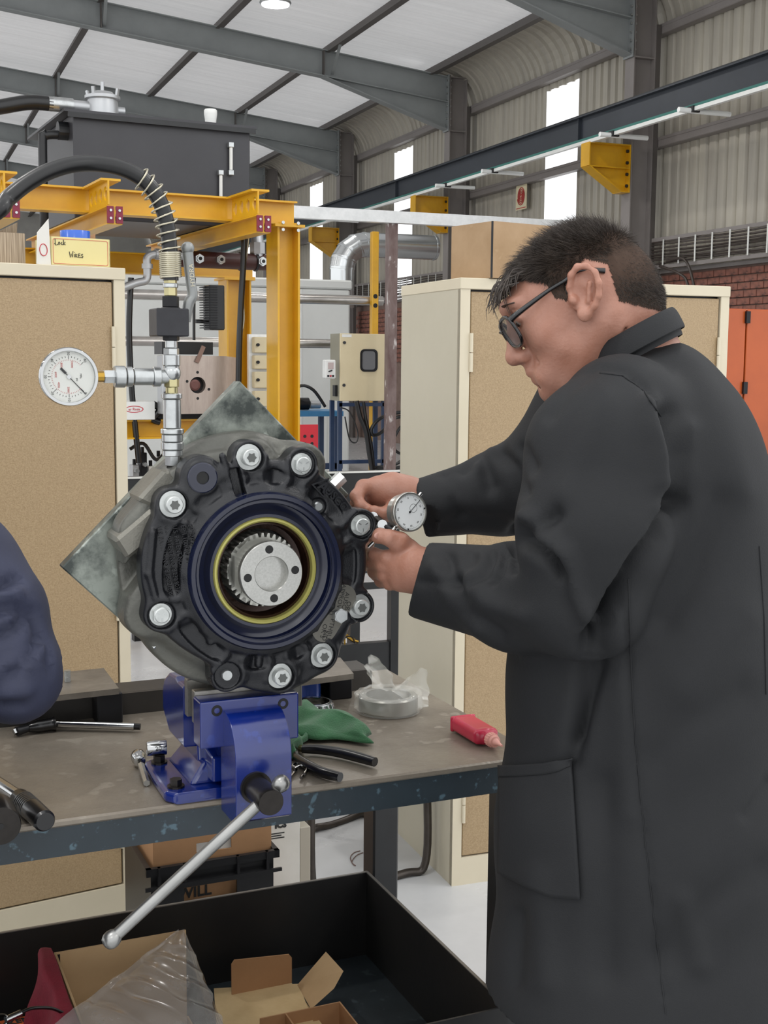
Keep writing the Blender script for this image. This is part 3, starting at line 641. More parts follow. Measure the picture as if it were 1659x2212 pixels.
# name plate and raised lettering
m_tag = mat('tag_steel', '#75736c', .4, .7, '#5d5b56', 30, .5); m_ink = mat('stamped_ink', '#1c1b1a', .6)
_pc = max(surf_c(pp(*p, .052)) for p in ((741, 1290), (735, 1310), (715, 1340), (699, 1358), (725, 1300), (710, 1330)))-.0004; a_, b_ = V((*pp(741, 1290, .052), _pc)), V((*pp(699, 1358, .052), _pc)); d_ = (b_-a_).normalized(); n_ = V((-d_.y, d_.x, 0)); pl = []
for i in range(13): t_ = pi*i/12; pl.append(a_ + n_*(.0205*math.cos(t_)) - d_*(.0205*math.sin(t_)))
for i in range(13): t_ = pi*i/12; pl.append(b_ - n_*(.0205*math.cos(t_)) + d_*(.0205*math.sin(t_)))
tg = L_().prism(pl, (0, 0, .0016)).build('name_plate', m_tag, brake)
xd = V((-.25, -.97, 0))
for i, (tx, px, py) in enumerate((('EQUIVALENT', 722, 1288), ('APPROVED', 733, 1296), ('AUSCO', 743, 1302), ('OR', 750, 1308), ('NO', 700, 1372), ('PTHBUT', 711, 1362), ('OR S', 697, 1362))):
    q = pp(px, py, .0525); text('plate_lettering', tx, .0105, PT @ frame_m((*q, _pc+.0017), xd, (.97, -.25, 0)), m_ink, tg, .0002)
xd = V((.16, -.987, 0)); yd = V((.987, .16, 0))
for i, tx in enumerate(('EP 2,093,460 B1', 'EP 1,100,010 B1', 'U.S. PATENT NO. 7,730,066 B2', 'U.S. PATENT NO. 8,230,803 B2', 'U.S. PATENT NO. 8,380,216 B2')):
    q = pp(405-15.5*i, 1130+2*i, .05); text('cast_lettering', tx, .0098, PT @ frame_m((*q, max(surf_c((q[0]+.01, q[1]-.03)), surf_c((q[0]+.006, q[1]-.06)), surf_c(q))-.0008), xd, yd), m_cast, brake, .0022, 'LEFT', sx=.82 if i > 1 else .9)
tri = [pp(*p, .05) for p in ((672, 1046), (711, 1032), (700, 1077))]; cen = (sum(p[0] for p in tri)/3, sum(p[1] for p in tri)/3)
tc_ = surf_c(cen)-.001; L_().ringprism([(*p, tc_) for p in tri], [(cen[0]+(p[0]-cen[0])*.74, cen[1]+(p[1]-cen[1])*.74, tc_) for p in tri], (0, 0, .0035)).build('logo_triangle', m_cast, brake)
text('logo_letter', 'A', .021, PT @ frame_m((*pp(697, 1052, .05), surf_c(pp(697, 1052, .05))), (.72, -.69, 0), (.69, .72, 0)), m_cast, brake, .0035, bold=.0006)
text('logo_lettering', 'USCO', .018, PT @ frame_m((*pp(726, 1078, .05), surf_c(pp(726, 1078, .05))), (.70, -.71, 0), (.71, .70, 0)), m_cast, brake, .0035, bold=.0006)
# ================================================================== hydraulic line on top of the brake unit
m_chrome = mat('chrome', '#b4b5b5', .12, 1.0); m_brass = mat('brass', '#b5903f', .3, .9); m_yzinc = mat('yellow_zinc', '#bdb48a', .3, .85)
m_rubber = mat('black_rubber', '#0c0c0d', .34, 0, '#131314', 20, .5, coat=.12); m_wire = mat('spring_wire', '#b9b39f', .3, .85)
FY_ = .004                                             # plane of the line in the bench frame
zf = lambda py: by(372, py, FY_).z
fxp = by(372, 930, FY_).x; KP = (by(400, 900, FY_)-by(300, 900, FY_)).length/100
def vlathe(b, segs, seg=28):                          # segs: (py_top, py_bottom, radius px)
    for a_, c_, r_ in segs: b.lathe((fxp, FY_, zf(c_)), (fxp, FY_, zf(a_)), [(0, r_*KP*.93), (.001, r_*KP), (zf(a_)-zf(c_)-.001, r_*KP), (zf(a_)-zf(c_), r_*KP*.93)], seg)
    return b
fit = empty('hydraulic_fitting_stack', BT @ V((fxp, FY_, zf(1025))), 'zinc tee and quick coupler stack rising from the brake unit port', 'fitting')
vlathe(MB(BT), [(1006, 1032, 13)], 6).build('hex_adapter', m_dark, fit); vlathe(MB(BT), [(984, 1006, 16)], 6).build('hex_nut', m_zinc, fit)
vlathe(MB(BT), [(972, 985, 22), (955, 971, 24), (938, 954, 23), (926, 937, 25), (862, 925, 19), (850, 861, 22)]).build('quick_coupler', m_zinc, fit, 30)
vlathe(MB(BT), [(836, 850, 13)]).build('threaded_nipple', m_yzinc, fit, 30); vlathe(MB(BT), [(816, 836, 16)], 6).build('lower_hex', m_yzinc, fit)
tz = zf(814)
t = vlathe(MB(BT), [(790, 816, 17), (766, 790, 19)]); t.sph((fxp, FY_, zf(806)), 20*KP); t.cyl((fxp, FY_, zf(814)), (fxp-.022, FY_, zf(814)), 15*KP, seg=24)
t.build('tee_body', m_zinc, fit, 35); vlathe(MB(BT), [(752, 767, 17)], 6).build('upper_hex', m_zinc, fit); vlathe(MB(BT), [(735, 752, 13)]).build('upper_thread', m_zinc, fit, 30)
valve = empty('ball_valve', BT @ V((fxp, FY_, zf(735))), 'black block ball valve with a tall grey lever handle above the tee', 'valve')
vlathe(MB(BT), [(698, 736, 18)], 6).build('lower_nut', m_soot, valve); vlathe(MB(BT), [(640, 664, 18)], 6).build('upper_nut', m_soot, valve); vlathe(MB(BT), [(664, 670, 20)]).build('collar', m_soot, valve, 30)
MB(BT).bb((fxp-.026, FY_-.021, zf(727)), (fxp+.022, FY_+.03, zf(667)), bev=.0015).build('valve_block', mat('phosphated_block', '#26262a', .45, .2, '#303035', 30, .6, bump=.1), valve)
l0, l1, l2 = by(398, 694, FY_), by(395, 655, FY_), by(407, 545, FY_); l0 = V((fxp+.024, FY_+.004, l0.z)); l1 = V((fxp+.034, FY_+.004, l1.z)); l2 = V((l2.x, FY_+.004, l2.z))
lv = MB(BT); lv.tube([l0, l1+V((-.006, 0, .0)), l1+V((0, 0, .012)), l1.lerp(l2, .5), l2], [.007, .0085, .008, .0075, .0085], 12, smooth=5, flat=(1, 0, 0)); lvo = lv.build('lever', mat('lever_grey', '#8b8d8c', .4, .5), valve, 50)
MB(BT).sph(l2+V((0, 0, .006)), .0098).build('lever_knob', mat('lever_grey', '#8b8d8c'), lvo, 60)
lb = l1.lerp(l2, .55); text('lever_lettering', 'HYDRA', .010, BT @ frame_m((lb.x+.001, lb.y-.0085, lb.z), (-.08, 0, 1), (-1, 0, -.08)), m_wire, lvo, .0004)
# hose with spring guard
hose = empty('hydraulic_hose', BT @ V((fxp, FY_, zf(640))), 'black rubber hydraulic hose arching to the left with a coiled spring guard', 'hose')
vlathe(MB(BT), [(600, 640, 14)], 6).build('hose_nut', m_yzinc, hose); vlathe(MB(BT), [(612, 622, 16)], 24).build('hose_ferrule', m_zinc, hose, 30)
hp = [(369, 606), (368, 580), (366, 530), (360, 482), (348, 442), (328, 408), (298, 380), (256, 361), (205, 353), (152, 357), (100, 374), (52, 401), (12, 433), (-40, 476)]
HP = [by(px, py, FY_) + V((0, (-.0 if i < 8 else -.006*(i-8)), 0)) for i, (px, py) in enumerate(hp)]
HP += [V(p) for p in ((-.97, .16, 1.70), (-1.10, .55, 1.66), (-1.32, 1.0, 1.32), (-1.5, 1.5, .6), (-1.52, 1.95, .05), (-1.52, 2.4, .014))]     # on to the power pack beyond the cabinet
MB(BT).tube(HP, .0115, 16, smooth=6).build('hose_tube', m_rubber, hose, 60)
def helix(P, turns, r, wr, n=14):
    P = [V(p) for p in P]; cum = [0]
    for a_, b_ in zip(P, P[1:]): cum.append(cum[-1]+(b_-a_).length)
    out = []; N_ = int(turns*n)
    for i in range(N_+1):
        s_ = cum[-1]*i/N_; k = min(max(j for j in range(len(cum)) if cum[j] <= s_+1e-9), len(P)-2); t_ = (s_-cum[k])/(cum[k+1]-cum[k]); c_ = P[k].lerp(P[k+1], t_)
        tn = (P[k+1]-P[k]).normalized(); u = V((0, 1, 0)); u = (u-tn*u.dot(tn)).normalized(); w = tn.cross(u); a_ = 2*pi*i/n; out.append(c_+u*(r*math.cos(a_))+w*(r*math.sin(a_)))
    return out
sp = MB(BT); sp.tube(helix(HP[2:7], 9, .0165, .001), .0013, 6); sp.tube(helix([HP[0]+V((0, 0, .004)), HP[1], by(367, 545, FY_)], 13, .0148, .001), .0016, 6); sp.tube(helix([by(367, 545, FY_), HP[2]], 1, .0155, .001), .0013, 6)
sp.build('spring_guard', m_wire, hose, 60)
# pressure gauge
gz = by(147, 820, FY_-.012); G0 = V((gz.x, FY_-.012, tz)); GR = 60*KP
gauge = empty('pressure_gauge', BT @ G0, 'round chrome pressure gauge with white dial, screwed sideways into the tee', 'gauge')
def hl(b, segs, seg=24):                                # horizontal lathe along x: (px0, px1, radius px)
    for a_, c_, r_ in segs:
        xa, xc = by(a_, 820, FY_).x, by(c_, 820, FY_).x; b.lathe((xa, FY_, tz), (xc, FY_, tz), [(0, r_*KP*.94), (.001, r_*KP), (xc-xa-.001, r_*KP), (xc-xa, r_*KP*.94)], seg)
    return b
hl(MB(BT), [(247, 270, 23), (272, 286, 21), (288, 330, 18), (330, 346, 21), (346, 362, 12)]).build('coupler', m_zinc, gauge, 30)
hl(MB(BT), [(224, 248, 15)], 6).build('coupler_hex', m_zinc, gauge); hl(MB(BT), [(203, 226, 11)], 8).build('brass_stem', m_brass, gauge)
M_ = (0, -1, 0)
g0 = G0 + V((0, .014, 0)); b = MB(BT); b.lathe(g0, g0+V(M_), [(-.012, GR*.80), (-.010, GR*.86), (.012, GR*.92), (.014, GR*.99), (.022, GR), (.026, GR*.97), (.026, GR*.88), (.019, GR*.86)], 56); b.build('case', m_chrome, gauge, 30)
dial = MB(BT).cyl(g0+V((0, -.019, 0)), g0+V((0, -.0205, 0)), GR*.865, seg=48).build('dial', mat('dial_white', '#cfd0ca', .5), gauge)
DM = BT @ Matrix.Translation(g0+V((0, -.0208, 0))) @ Matrix.Rotation(pi/2, 4, 'X')
tk = MB(DM); rd = MB(DM)
for i in range(31):
    a_ = math.radians(-45 - i*9)+0; r1 = GR*.70; r0 = r1-(.0045 if i % 5 == 0 else .0022); ca, sa = math.cos(a_), math.sin(a_)
    tk.bar((r0*ca, r0*sa, 0), (r1*ca, r1*sa, 0), .0006, .0003)
for i in range(45): a_ = math.radians(-45-i*6.1); rd.bar((GR*.545*math.cos(a_), GR*.545*math.sin(a_), 0), (GR*.585*math.cos(a_), GR*.585*math.sin(a_), 0), .0004, .0003)
tk.build('tick_marks', m_ink, dial); rd.build('red_scale', mat('red_print', '#b0413c', .6), dial)
for i in range(7):
    a_ = math.radians(-45-i*45); text('dial_numeral', str(i*10), .0052, DM @ Matrix.Translation((GR*.78*math.cos(a_), GR*.78*math.sin(a_), 0)) @ Matrix.Rotation(-pi/2, 4, 'Z'), m_ink, dial, .0001)
for i in range(1, 6):
    a_ = math.radians(-45-i*48); text('dial_numeral', str(i*2000), .0042, DM @ Matrix.Translation((GR*.44*math.cos(a_), GR*.44*math.sin(a_), 0)) @ Matrix.Rotation(-pi/2, 4, 'Z'), MATS['red_print'], dial, .0001)
for tx, a_, b_ in (('MPa', .40, .12), ('psi', .28, 0)): text('dial_unit', tx, .004, DM @ Matrix.Translation((GR*a_, GR*b_-.004, 0)) @ Matrix.Rotation(-pi/2, 4, 'Z'), m_ink, dial, .0001)
nd = MB(DM); nd.bar((-.34*GR*.7, .34*GR*.75, .0012), (.56*GR, -.60*GR, .0012), .0011, .0005); nd.bar((-.36*GR*.75, .36*GR*.8, .0012), (-.1*GR, .11*GR, .0012), .0034, .0006); nd.build('needle', m_black, gauge)
MB(DM).cyl((0, 0, 0), (0, 0, .0022), .003, seg=16).build('needle_hub', m_chrome, gauge)
MB(BT).cyl(g0+V((0, -.0225, 0)), g0+V((0, -.0232, 0)), GR*.87, seg=48).build('glass', mat('gauge_glass', '#ffffff', .03, 0, trans=1, alpha=.12), gauge)
# ================================================================== yellow hydraulic test rig behind the bench
RA = math.radians(5); po = ony(600, 900, 6.3); RT = Matrix.Translation((po.x, 6.3, 0)) @ Matrix.Rotation(RA, 4, 'Z'); RI = RT.inverted()
rgn = RT.to_3x3() @ V((0, 1, 0)); rgx = RT.to_3x3() @ V((1, 0, 0))
def ry_(x, y, Y): return RI @ onplane(x, y, RT @ V((0, Y, 0)), rgn)       # rig frame, plane y = Y
def rxp(x, y, X): return RI @ onplane(x, y, RT @ V((X, 0, 0)), rgx)
m_tank = mat('charcoal_tank_paint', '#38383c', .38, .1, '#303034', 3, .7)
m_mag = mat('magenta_shim', '#7a1533', .45)
rig = empty('test_rig_frame', RT @ V((-.8, .7, 0)), 'yellow painted I-beam test rig frame standing behind the bench', 'frame')
zt = ry_(610, 433, 0).z; zb_ = ry_(610, 484, 0).z
def ibeam(b, p0, p1, h, w, t=.009):                    # horizontal I-beam, top at given z
    p0, p1 = V(p0), V(p1); b.bar(p0-V((0, 0, t/2)), p1-V((0, 0, t/2)), w, t); b.bar(p0-V((0, 0, h-t/2)), p1-V((0, 0, h-t/2)), w, t); b.bar(p0-V((0, 0, h/2)), p1-V((0, 0, h/2)), t*.8, h-2*t); return b
hB_ = zt-zb_; xl = ry_(-60, 395, 0).x
ibeam(MB(RT), (xl-.8, .05, zt), (.11, .05, zt), hB_, .10).build('main_beam', m_yellow, rig)
pw = .117
def post(b, x0, y0, w, d, z1, t=.011):
    b.bb((x0, y0, 0), (x0+t, y0+d, z1)); b.bb((x0+w-t, y0, 0), (x0+w, y0+d, z1)); b.bb((x0+t, y0+d/2-t/2, 0), (x0+w-t, y0+d/2+t/2, z1)); b.bb((x0-.02, y0-.02, z1), (x0+w+.02, y0+d+.02, z1+.014)); return b
px0 = ry_(600, 700, 0).x; px1 = ry_(648, 700, 0).x
post(MB(RT), px0, 0, px1-px0, .16, zb_-.014).build('post', m_yellow, rig)
for x in (px0+.02, px1-.02):
    for dz in (.006, -.03): MB(RT).cyl((x, -.022, zb_+dz), (x, -.028, zb_+dz), .009, seg=6).build('bolt', m_zinc, rig)
def holeplate(b, x, y0, y1, z0, z1, n):
    st_ = (y1-y0)/n; r_ = min(st_, z1-z0)*.30
    for i in range(n):
        yc, zc = y0+st_*(i+.5), (z0+z1)/2; o_, i_ = [], []
        for k in range(24):
            a_ = 2*pi*k/24; c_, s_ = math.cos(a_), math.sin(a_); f_ = 1/max(abs(c_), abs(s_)); o_.append((x, yc+st_/2*c_*f_, zc+(z1-z0)/2*s_*f_)); i_.append((x, yc+r_*c_, zc+r_*1.2*s_))
        b.ringprism(o_, i_, (.008, 0, 0))
    return b
for ppx, ppy in ((245, 452), (566, 468), (22, 440)):
    e_ = ry_(ppx, ppy, -.34); x = e_.x
    holeplate(MB(RT), x-.03, -.36, 0, zb_+.0, zt-.012, 4).build('perforated_plate', m_yellow, rig)
    MB(RT).bb((x-.06, -.36, zt-.012), (x+.03, 0, zt-.002)).build('plate_flange', m_yellow, rig)
    ibeam(MB(RT), (x, -.36, zb_-.002), (x, 1.55, zb_-.002), .085, .07, .007).build('cross_beam', m_yellow, rig)
    for s_ in (-1, 1):
        o = MB(RT).bb((x+s_*.006, -.368, zb_-.082), (x+s_*.036, -.36, zb_-.006)).build('shim_plate', m_mag, rig)
        for dz in (-.025, -.06): MB(RT).cyl((x+s_*.02, -.368, zb_+dz), (x+s_*.02, -.374, zb_+dz), .006, seg=8).build('shim_bolt', m_zinc, o)
# rear part of the frame
zr1, zr0 = ry_(400, 552, 1.5).z, ry_(400, 597, 1.5).z
ibeam(MB(RT), (ry_(0, 560, 1.5).x-.5, 1.5, zr1), (ry_(545, 560, 1.5).x, 1.5, zr1), zr1-zr0, .1).build('rear_beam', m_yellow, rig)
a_, b_ = ry_(490, 700, 1.45).x, ry_(543, 700, 1.45).x; post(MB(RT), a_, 1.45, b_-a_, .16, zr0-.014).build('rear_post', m_yellow, rig)
zl1, zl0 = ry_(350, 905, .5).z, ry_(350, 946, .5).z
ibeam(MB(RT), (ry_(200, 905, .5).x, .5, zl1), (ry_(520, 905, .5).x, .5, zl1), zl1-zl0, .12).build('lower_beam', m_yellow, rig)
for x in (ry_(215, 905, .5).x, ry_(510, 905, .5).x): post(MB(RT), x, .44, .1, .12, zl0-.014).build('short_post', m_yellow, rig)
# tank
TKY = .30; tl, tr = ry_(158, 300, TKY), ry_(540, 340, TKY); tt = ry_(350, 262, TKY).z; tb = zb_+.002
tank = empty('oil_tank', RT @ V(((tl.x+tr.x)/2, TKY+.4, tb)), 'dark charcoal steel oil tank sitting on top of the yellow rig', 'tank')
MB(RT).bb((tl.x, TKY, tb), (tr.x, TKY+.85, tt), bev=.004).build('tank_body', m_tank, tank)
MB(RT).bb((tl.x-.05, TKY-.035, tt), (tr.x+.03, TKY+.9, tt+.012)).build('tank_lid', m_tank, tank)
MB(RT).bb((tl.x-.03, TKY-.035, tt-.025), (tr.x+.02, TKY-.028, tt)).build('lid_skirt', m_black, tank)
for (qx, q0, q1) in ((499, 313, 373), (477, 373, 470)):
    s0_, s1_ = ry_(qx, q0, TKY-.02), ry_(qx, q1, TKY-.02); g = MB(RT).cyl(s0_, s1_, .009, seg=12).build('sight_glass', mat('sight_tube', '#d8d9d6', .15, 0), tank)
    for p in (s0_, s1_): MB(RT).bb(p-V((.014, .012, .014)), p+V((.014, .022, .014)), bev=.003).build('sight_fitting', m_zinc, g)
p = ry_(132, 296, TKY+.3); MB(RT).cyl((tl.x, TKY+.12, p.z), (tl.x-.05, TKY+.12, p.z), .045, seg=20).build('suction_flange', m_black, tank)
MB(RT).tube([(tl.x-.04, TKY+.12, p.z-.02), (tl.x-.11, TKY+.12, p.z-.03), (tl.x-.125, TKY+.12, p.z-.07), (tl.x-.125, TKY+.12, zb_-.2)], .022, 12, smooth=4).build('suction_pipe', m_black, tank, 50)
fc = ry_(222, 246, TKY+.07); fz = tt+.012; fq = (fc.x, TKY+.07)
flt = empty('return_filter', RT @ V((*fq, fz)), 'cast aluminium filter head with lugs on the tank lid', 'filter')
MB(RT).lathe((*fq, fz), (*fq, fz+1), [(0, .080), (.04, .078), (.075, .074), (.08, .088), (.095, .088), (.103, .06), (.115, .05)], 28).build('filter_head', m_alu, flt, 35)
for i in range(4): a_ = pi/4+pi/2*i; MB(RT).bar((fq[0]+.08*math.cos(a_), fq[1]+.08*math.sin(a_), fz+.085), (fq[0]+.088*math.cos(a_), fq[1]+.088*math.sin(a_), fz+.128), .016, .012).build('lug', m_alu, flt)
MB(RT).cyl((*fq, fz+.11), (*fq, fz+.165), .009, seg=10).build('vent_stem', m_alu, flt); MB(RT).cyl((fq[0]-.07, fq[1], fz+.035), (fq[0]-.15, fq[1], fz+.035), .03, seg=16).build('inlet', m_alu, flt, 40); MB(RT).cyl((fq[0]+.07, fq[1], fz+.03), (fq[0]+.11, fq[1], fz+.03), .022, seg=16).build('outlet', m_alu, flt, 40)
bz_ = ry_(455, 264, TKY+.05); bc = (bz_.x, TKY+.05)
bro = MB(RT); bro.lathe((*bc, tt+.012), (*bc, tt+1), [(0, .028), (.03, .03), (.055, .034), (.075, .034), (.08, .03)], 20); tag(bro.build('breather_cap', m_white, None, 40), 'small white breather cap standing on the dark tank lid', 'cap')
rh = empty('return_hose', RT @ V((fq[0]-.15, fq[1], fz)), 'thick black return hose running left from the filter head', 'hose')
hz_ = fz+.035; hx0 = fq[0]-.15
MB(RT).cyl((hx0, fq[1], hz_), (hx0-.12, fq[1], hz_), .036, seg=18).build('hose_ferrule', m_zinc, rh, 40)
MB(RT).tube([(hx0-.1, fq[1], hz_), (hx0-.22, fq[1], hz_-.005), (hx0-.38, fq[1], hz_-.045), (hx0-.55, fq[1], hz_-.075), (hx0-.8, fq[1], hz_-.07), (hx0-1.1, fq[1], hz_-.2), (hx0-1.2, fq[1], hz_-.6)], .036, 14, smooth=5).build('hose_tube', m_rubber, rh, 50)
# brown manifold with fittings under the tank
m_brown = mat('brown_primer', '#4a2723', .4, 0, '#38201d', 8, .5)
man = empty('hydraulic_manifold', RT @ ry_(490, 562, .55), 'dark brown pipe manifold with hex ports under the rig beam', 'manifold')
A_, B_ = ry_(385, 556, .55), ry_(582, 570, .55); B_.z = A_.z = (A_.z+B_.z)/2
MB(RT).cyl(A_, B_, .045, seg=20).build('manifold_pipe', m_brown, man, 40)
for q in (520, 552): x = ry_(q, 560, .55).x; MB(RT).cyl((x-.006, .55, A_.z), (x+.006, .55, A_.z), .052, seg=20).build('pipe_clamp', m_black, man)
for q in (430, 476, 566):
    x = ry_(q, 560, .5).x; b = MB(RT); b.cyl((x, .52, A_.z), (x, .485, A_.z), .026, seg=6); b.cyl((x, .49, A_.z), (x, .475, A_.z), .017, seg=16); pf = b.build('port_fitting', m_zinc, man); MB(RT).cyl((x, .477, A_.z), (x, .4735, A_.z), .010, seg=12).build('port_hole', m_void, pf)
x = ry_(556, 520, .55).x; MB(RT).tube([(x, .55, A_.z+.03), (x, .55, A_.z+.12), (x+.0, .6, A_.z+.2), (x-.05, .75, A_.z+.22)], .034, 14, smooth=4).build('riser_elbow', m_alu, man, 50); MB(RT).cyl((x, .55, A_.z+.045), (x, .55, A_.z+.105), .044, seg=8).build('riser_union', m_alu, man)
pe = empty('pipe_elbow', RT @ ry_(316, 580, .4), 'grey threaded pipe with two elbows beside the left cabinet', 'pipe')
E_ = [ry_(*p, .4) for p in ((250, 628), (292, 612), (316, 604), (318, 575), (319, 556), (340, 549), (400, 553))]
MB(RT).tube(E_, .021, 14, smooth=5).build('pipe_run', m_alu, pe, 50)
for i in (3, 5): MB(RT).cyl(E_[i]+V((-.0 if i == 3 else -.012, 0, -.012 if i == 3 else 0)), E_[i]+V((0 if i == 3 else .012, 0, .012 if i == 3 else 0)), .029, seg=16).build('pipe_collar', m_alu, pe, 40)
# oil cooler
oc = empty('oil_cooler', RT @ ry_(465, 715, 1.2), 'small black finned oil cooler fixed to the rear yellow post', 'cooler')
c0, c1_ = ry_(445, 615, 1.2), ry_(486, 713, 1.2); MB(RT).bb((c0.x+.02, 1.2, c1_.z), (c1_.x, 1.32, c0.z), bev=.006).build('cooler_body', m_black, oc)
for i in range(17): z = c1_.z+.012+(c0.z-c1_.z-.024)*i/16; MB(RT).bb((c0.x-.01, 1.195, z-.003), (c0.x+.07, 1.3, z+.003)).build('fin', m_soot, oc)
MB(RT).cyl((c0.x-.05, 1.25, c1_.z+.05), (c0.x+.02, 1.25, c1_.z+.05), .012, seg=10).build('hose_stub', m_black, oc)
# test plate with bore
tp = empty('machined_test_plate', RT @ ry_(440, 895, .35), 'bare machined mounting plate with round bore on the rig', 'test head')
q0, q1 = ry_(372, 768, .35), ry_(512, 893, .35); cx, cz = ry_(427, 832, .35).x, ry_(427, 832, .35).z; o_, i_ = [], []; R_ = .044
for k in range(32):
    a_ = 2*pi*k/32; c_, s_ = math.cos(a_), math.sin(a_); tx_ = ((q1.x if c_ > 0 else q0.x)-cx)/c_ if abs(c_) > 1e-6 else 1e9; tz_ = ((q0.z if s_ > 0 else q1.z)-cz)/s_ if abs(s_) > 1e-6 else 1e9
    t_ = min(tx_, tz_); o_.append((cx+t_*c_, .35, cz+t_*s_)); i_.append((cx+R_*c_, .35, cz+R_*s_))
m_bplate = mat('bare_plate', '#b8aaa0', .35, .7, '#9c8d84', 5, .6, stretch=(6, 1, 1))
MB(RT).ringprism(o_, i_, (0, .04, 0)).build('mounting_plate', m_bplate, tp)
MB(RT).cyl((cx, .39, cz), (cx, .6, cz), .075, seg=24).build('head_body', m_soot, tp, 40); MB(RT).lathe((cx-.01, .385, cz), (cx-.01, 0, cz), [(0, .03), (.02, .03), (.022, .02), (.022, .006)], 20).build('shaft_end', mat('shaft_rust', '#6d4a45', .4, .5), tp)
for dx, dz in ((0, .068), (0, -.07), (.062, -.022), (-.058, .02)): MB(RT).cyl((cx+dx, .352, cz+dz), (cx+dx, .3485, cz+dz), .0075, seg=12).build('bolt_hole', m_void, tp)
MB(RT).bar(ry_(425, 783, .34), ry_(440, 748, .34), .022, .008, (0, 1, 0)).build('lever_tab', mat('brown_tab', '#80665a', .4, .4), tp)
MB(RT).bb((q0.x-.06, .33, q1.z), (q0.x-.005, .43, q0.z), bev=.003).build('side_block', m_alu, tp)
for k in range(4): z = q1.z+.03+(q0.z-q1.z-.06)*k/3; MB(RT).cyl((q0.x-.04, .33, z), (q0.x-.04, .31, z), .012, seg=6).build('block_bolt', m_soot, tp)
MB(RT).bb((q0.x-.05, .45, zl1), (q1.x, .62, q1.z+.005)).build('pedestal', m_soot, tp)
MB(RT).bb((ry_(350, 750, .6).x, .6, ry_(350, 765, .6).z), (ry_(460, 750, .6).x, .75, ry_(350, 738, .6).z)).build('motor_guard', m_black, tp)
# carton with oval logo on the rig
q0, q1 = ry_(255, 868, .42), ry_(335, 900, .42)
pb = empty('parts_carton', RT @ V(((q0.x+q1.x)/2, .5, q1.z)), 'small white carton with a red oval logo lying on the rig beam', 'carton')
MB(RT).bb((q0.x, .42, zl1+.001), (q1.x, .6, q0.z), bev=.002).build('carton_body', m_white, pb)
lc = ry_(290, 884, .418); b = MB(RT); o_ = [(lc.x+.05*math.cos(2*pi*k/28), .4195, lc.z+.018*math.sin(2*pi*k/28)) for k in range(28)]; i_ = [(lc.x+.045*math.cos(2*pi*k/28), .4195, lc.z+.0145*math.sin(2*pi*k/28)) for k in range(28)]
m_redp = mat('red_ink', '#c0283a', .5); b.ringprism(o_, i_, (0, -.0008, 0)); b.build('oval_logo', m_redp, pb); text('logo_lettering', 'ar Rosa', .02, RT @ frame_m((lc.x, .4185, lc.z), (1, 0, 0), (0, 0, 1)), m_redp, pb, .0004)
# hoses hanging on the rig, one thing each
for i, (pts, r_, mt_, lb) in enumerate((
    ([(527, 492), (526, 560), (521, 650), (517, 740), (515, 830), (512, 960)], .016, m_rubber, 'thick black hose hanging down beside the yellow rig post'),
    ([(541, 432), (540, 480), (534, 540), (524, 620), (527, 690), (519, 730)], .005, m_wire, 'thin grey cable looped over the end of the yellow beam'),
    ([(283, 600), (279, 700), (281, 780), (286, 860), (300, 1000)], .016, m_rubber, 'black hose hanging close beside the left cabinet'),
    ([(420, 600), (419, 680), (419, 735)], .008, m_rubber, 'short thin black hose behind the grey valve lever'),
    ([(330, 872), (345, 885), (330, 905), (345, 912)], .018, m_rubber, 'bent black hose lying on the rig behind the coupler'))):
    tag(MB(RT).tube([ry_(*p, .2 if i < 2 else .45) for p in pts], r_, 10, smooth=6).build('rig_hose', mt_, None, 60), lb, 'hose', 'hoses on the rig')
# ================================================================== crane runway, brackets, wall services
m_run = mat('runway_slate_paint', '#343941', .4, .1, '#2c3037', 2, .6)
m_teal = mat('teal_strip', '#2f6f66', .5)
cr = empty('crane_runway_beam', (8.0, 20, 4.23), 'dark slate crane runway beam running along the wall columns', 'beam')
b = MB(); b.bb((7.994, 4, 4.24), (8.006, 45, 4.525)); b.bb((7.93, 4, 4.515), (8.07, 45, 4.53)); b.bb((7.93, 4, 4.23), (8.07, 45, 4.245)); b.build('runway_web', m_run, cr)
MB().bb((7.975, 4, 4.53), (8.025, 45, 4.56)).build('crane_rail', m_bolt, cr)
MB().bb((7.885, 4, 4.205), (7.925, 45, 4.235)).build('conductor_carrier', m_teal, cr)
MB().bb((7.88, 4, 4.165), (7.93, 45, 4.205)).build('conductor_bar', m_white, cr)
m_tube = mat('white_insulator', '#f2f4f2', .3)
for px, py in ((1515, 236), (1341, 290), (1080, 370), (978, 400), (735, 472)):
    y = onx(px, py, 8.0).y; MB().cyl((7.72, y, 4.17), (8.36, y, 4.17), .028, seg=10).build('insulator_arm', m_tube, cr, 60)
    MB().bb((7.86, y-.05, 4.15), (7.95, y+.05, 4.215)).build('hanger_clip', m_bolt, cr)
for i, y in enumerate((19.9, 13.9)): MB().bb((7.95, y-.006, 4.245), (8.05, y+.006, 4.515)).build('web_stiffener', m_run, cr)
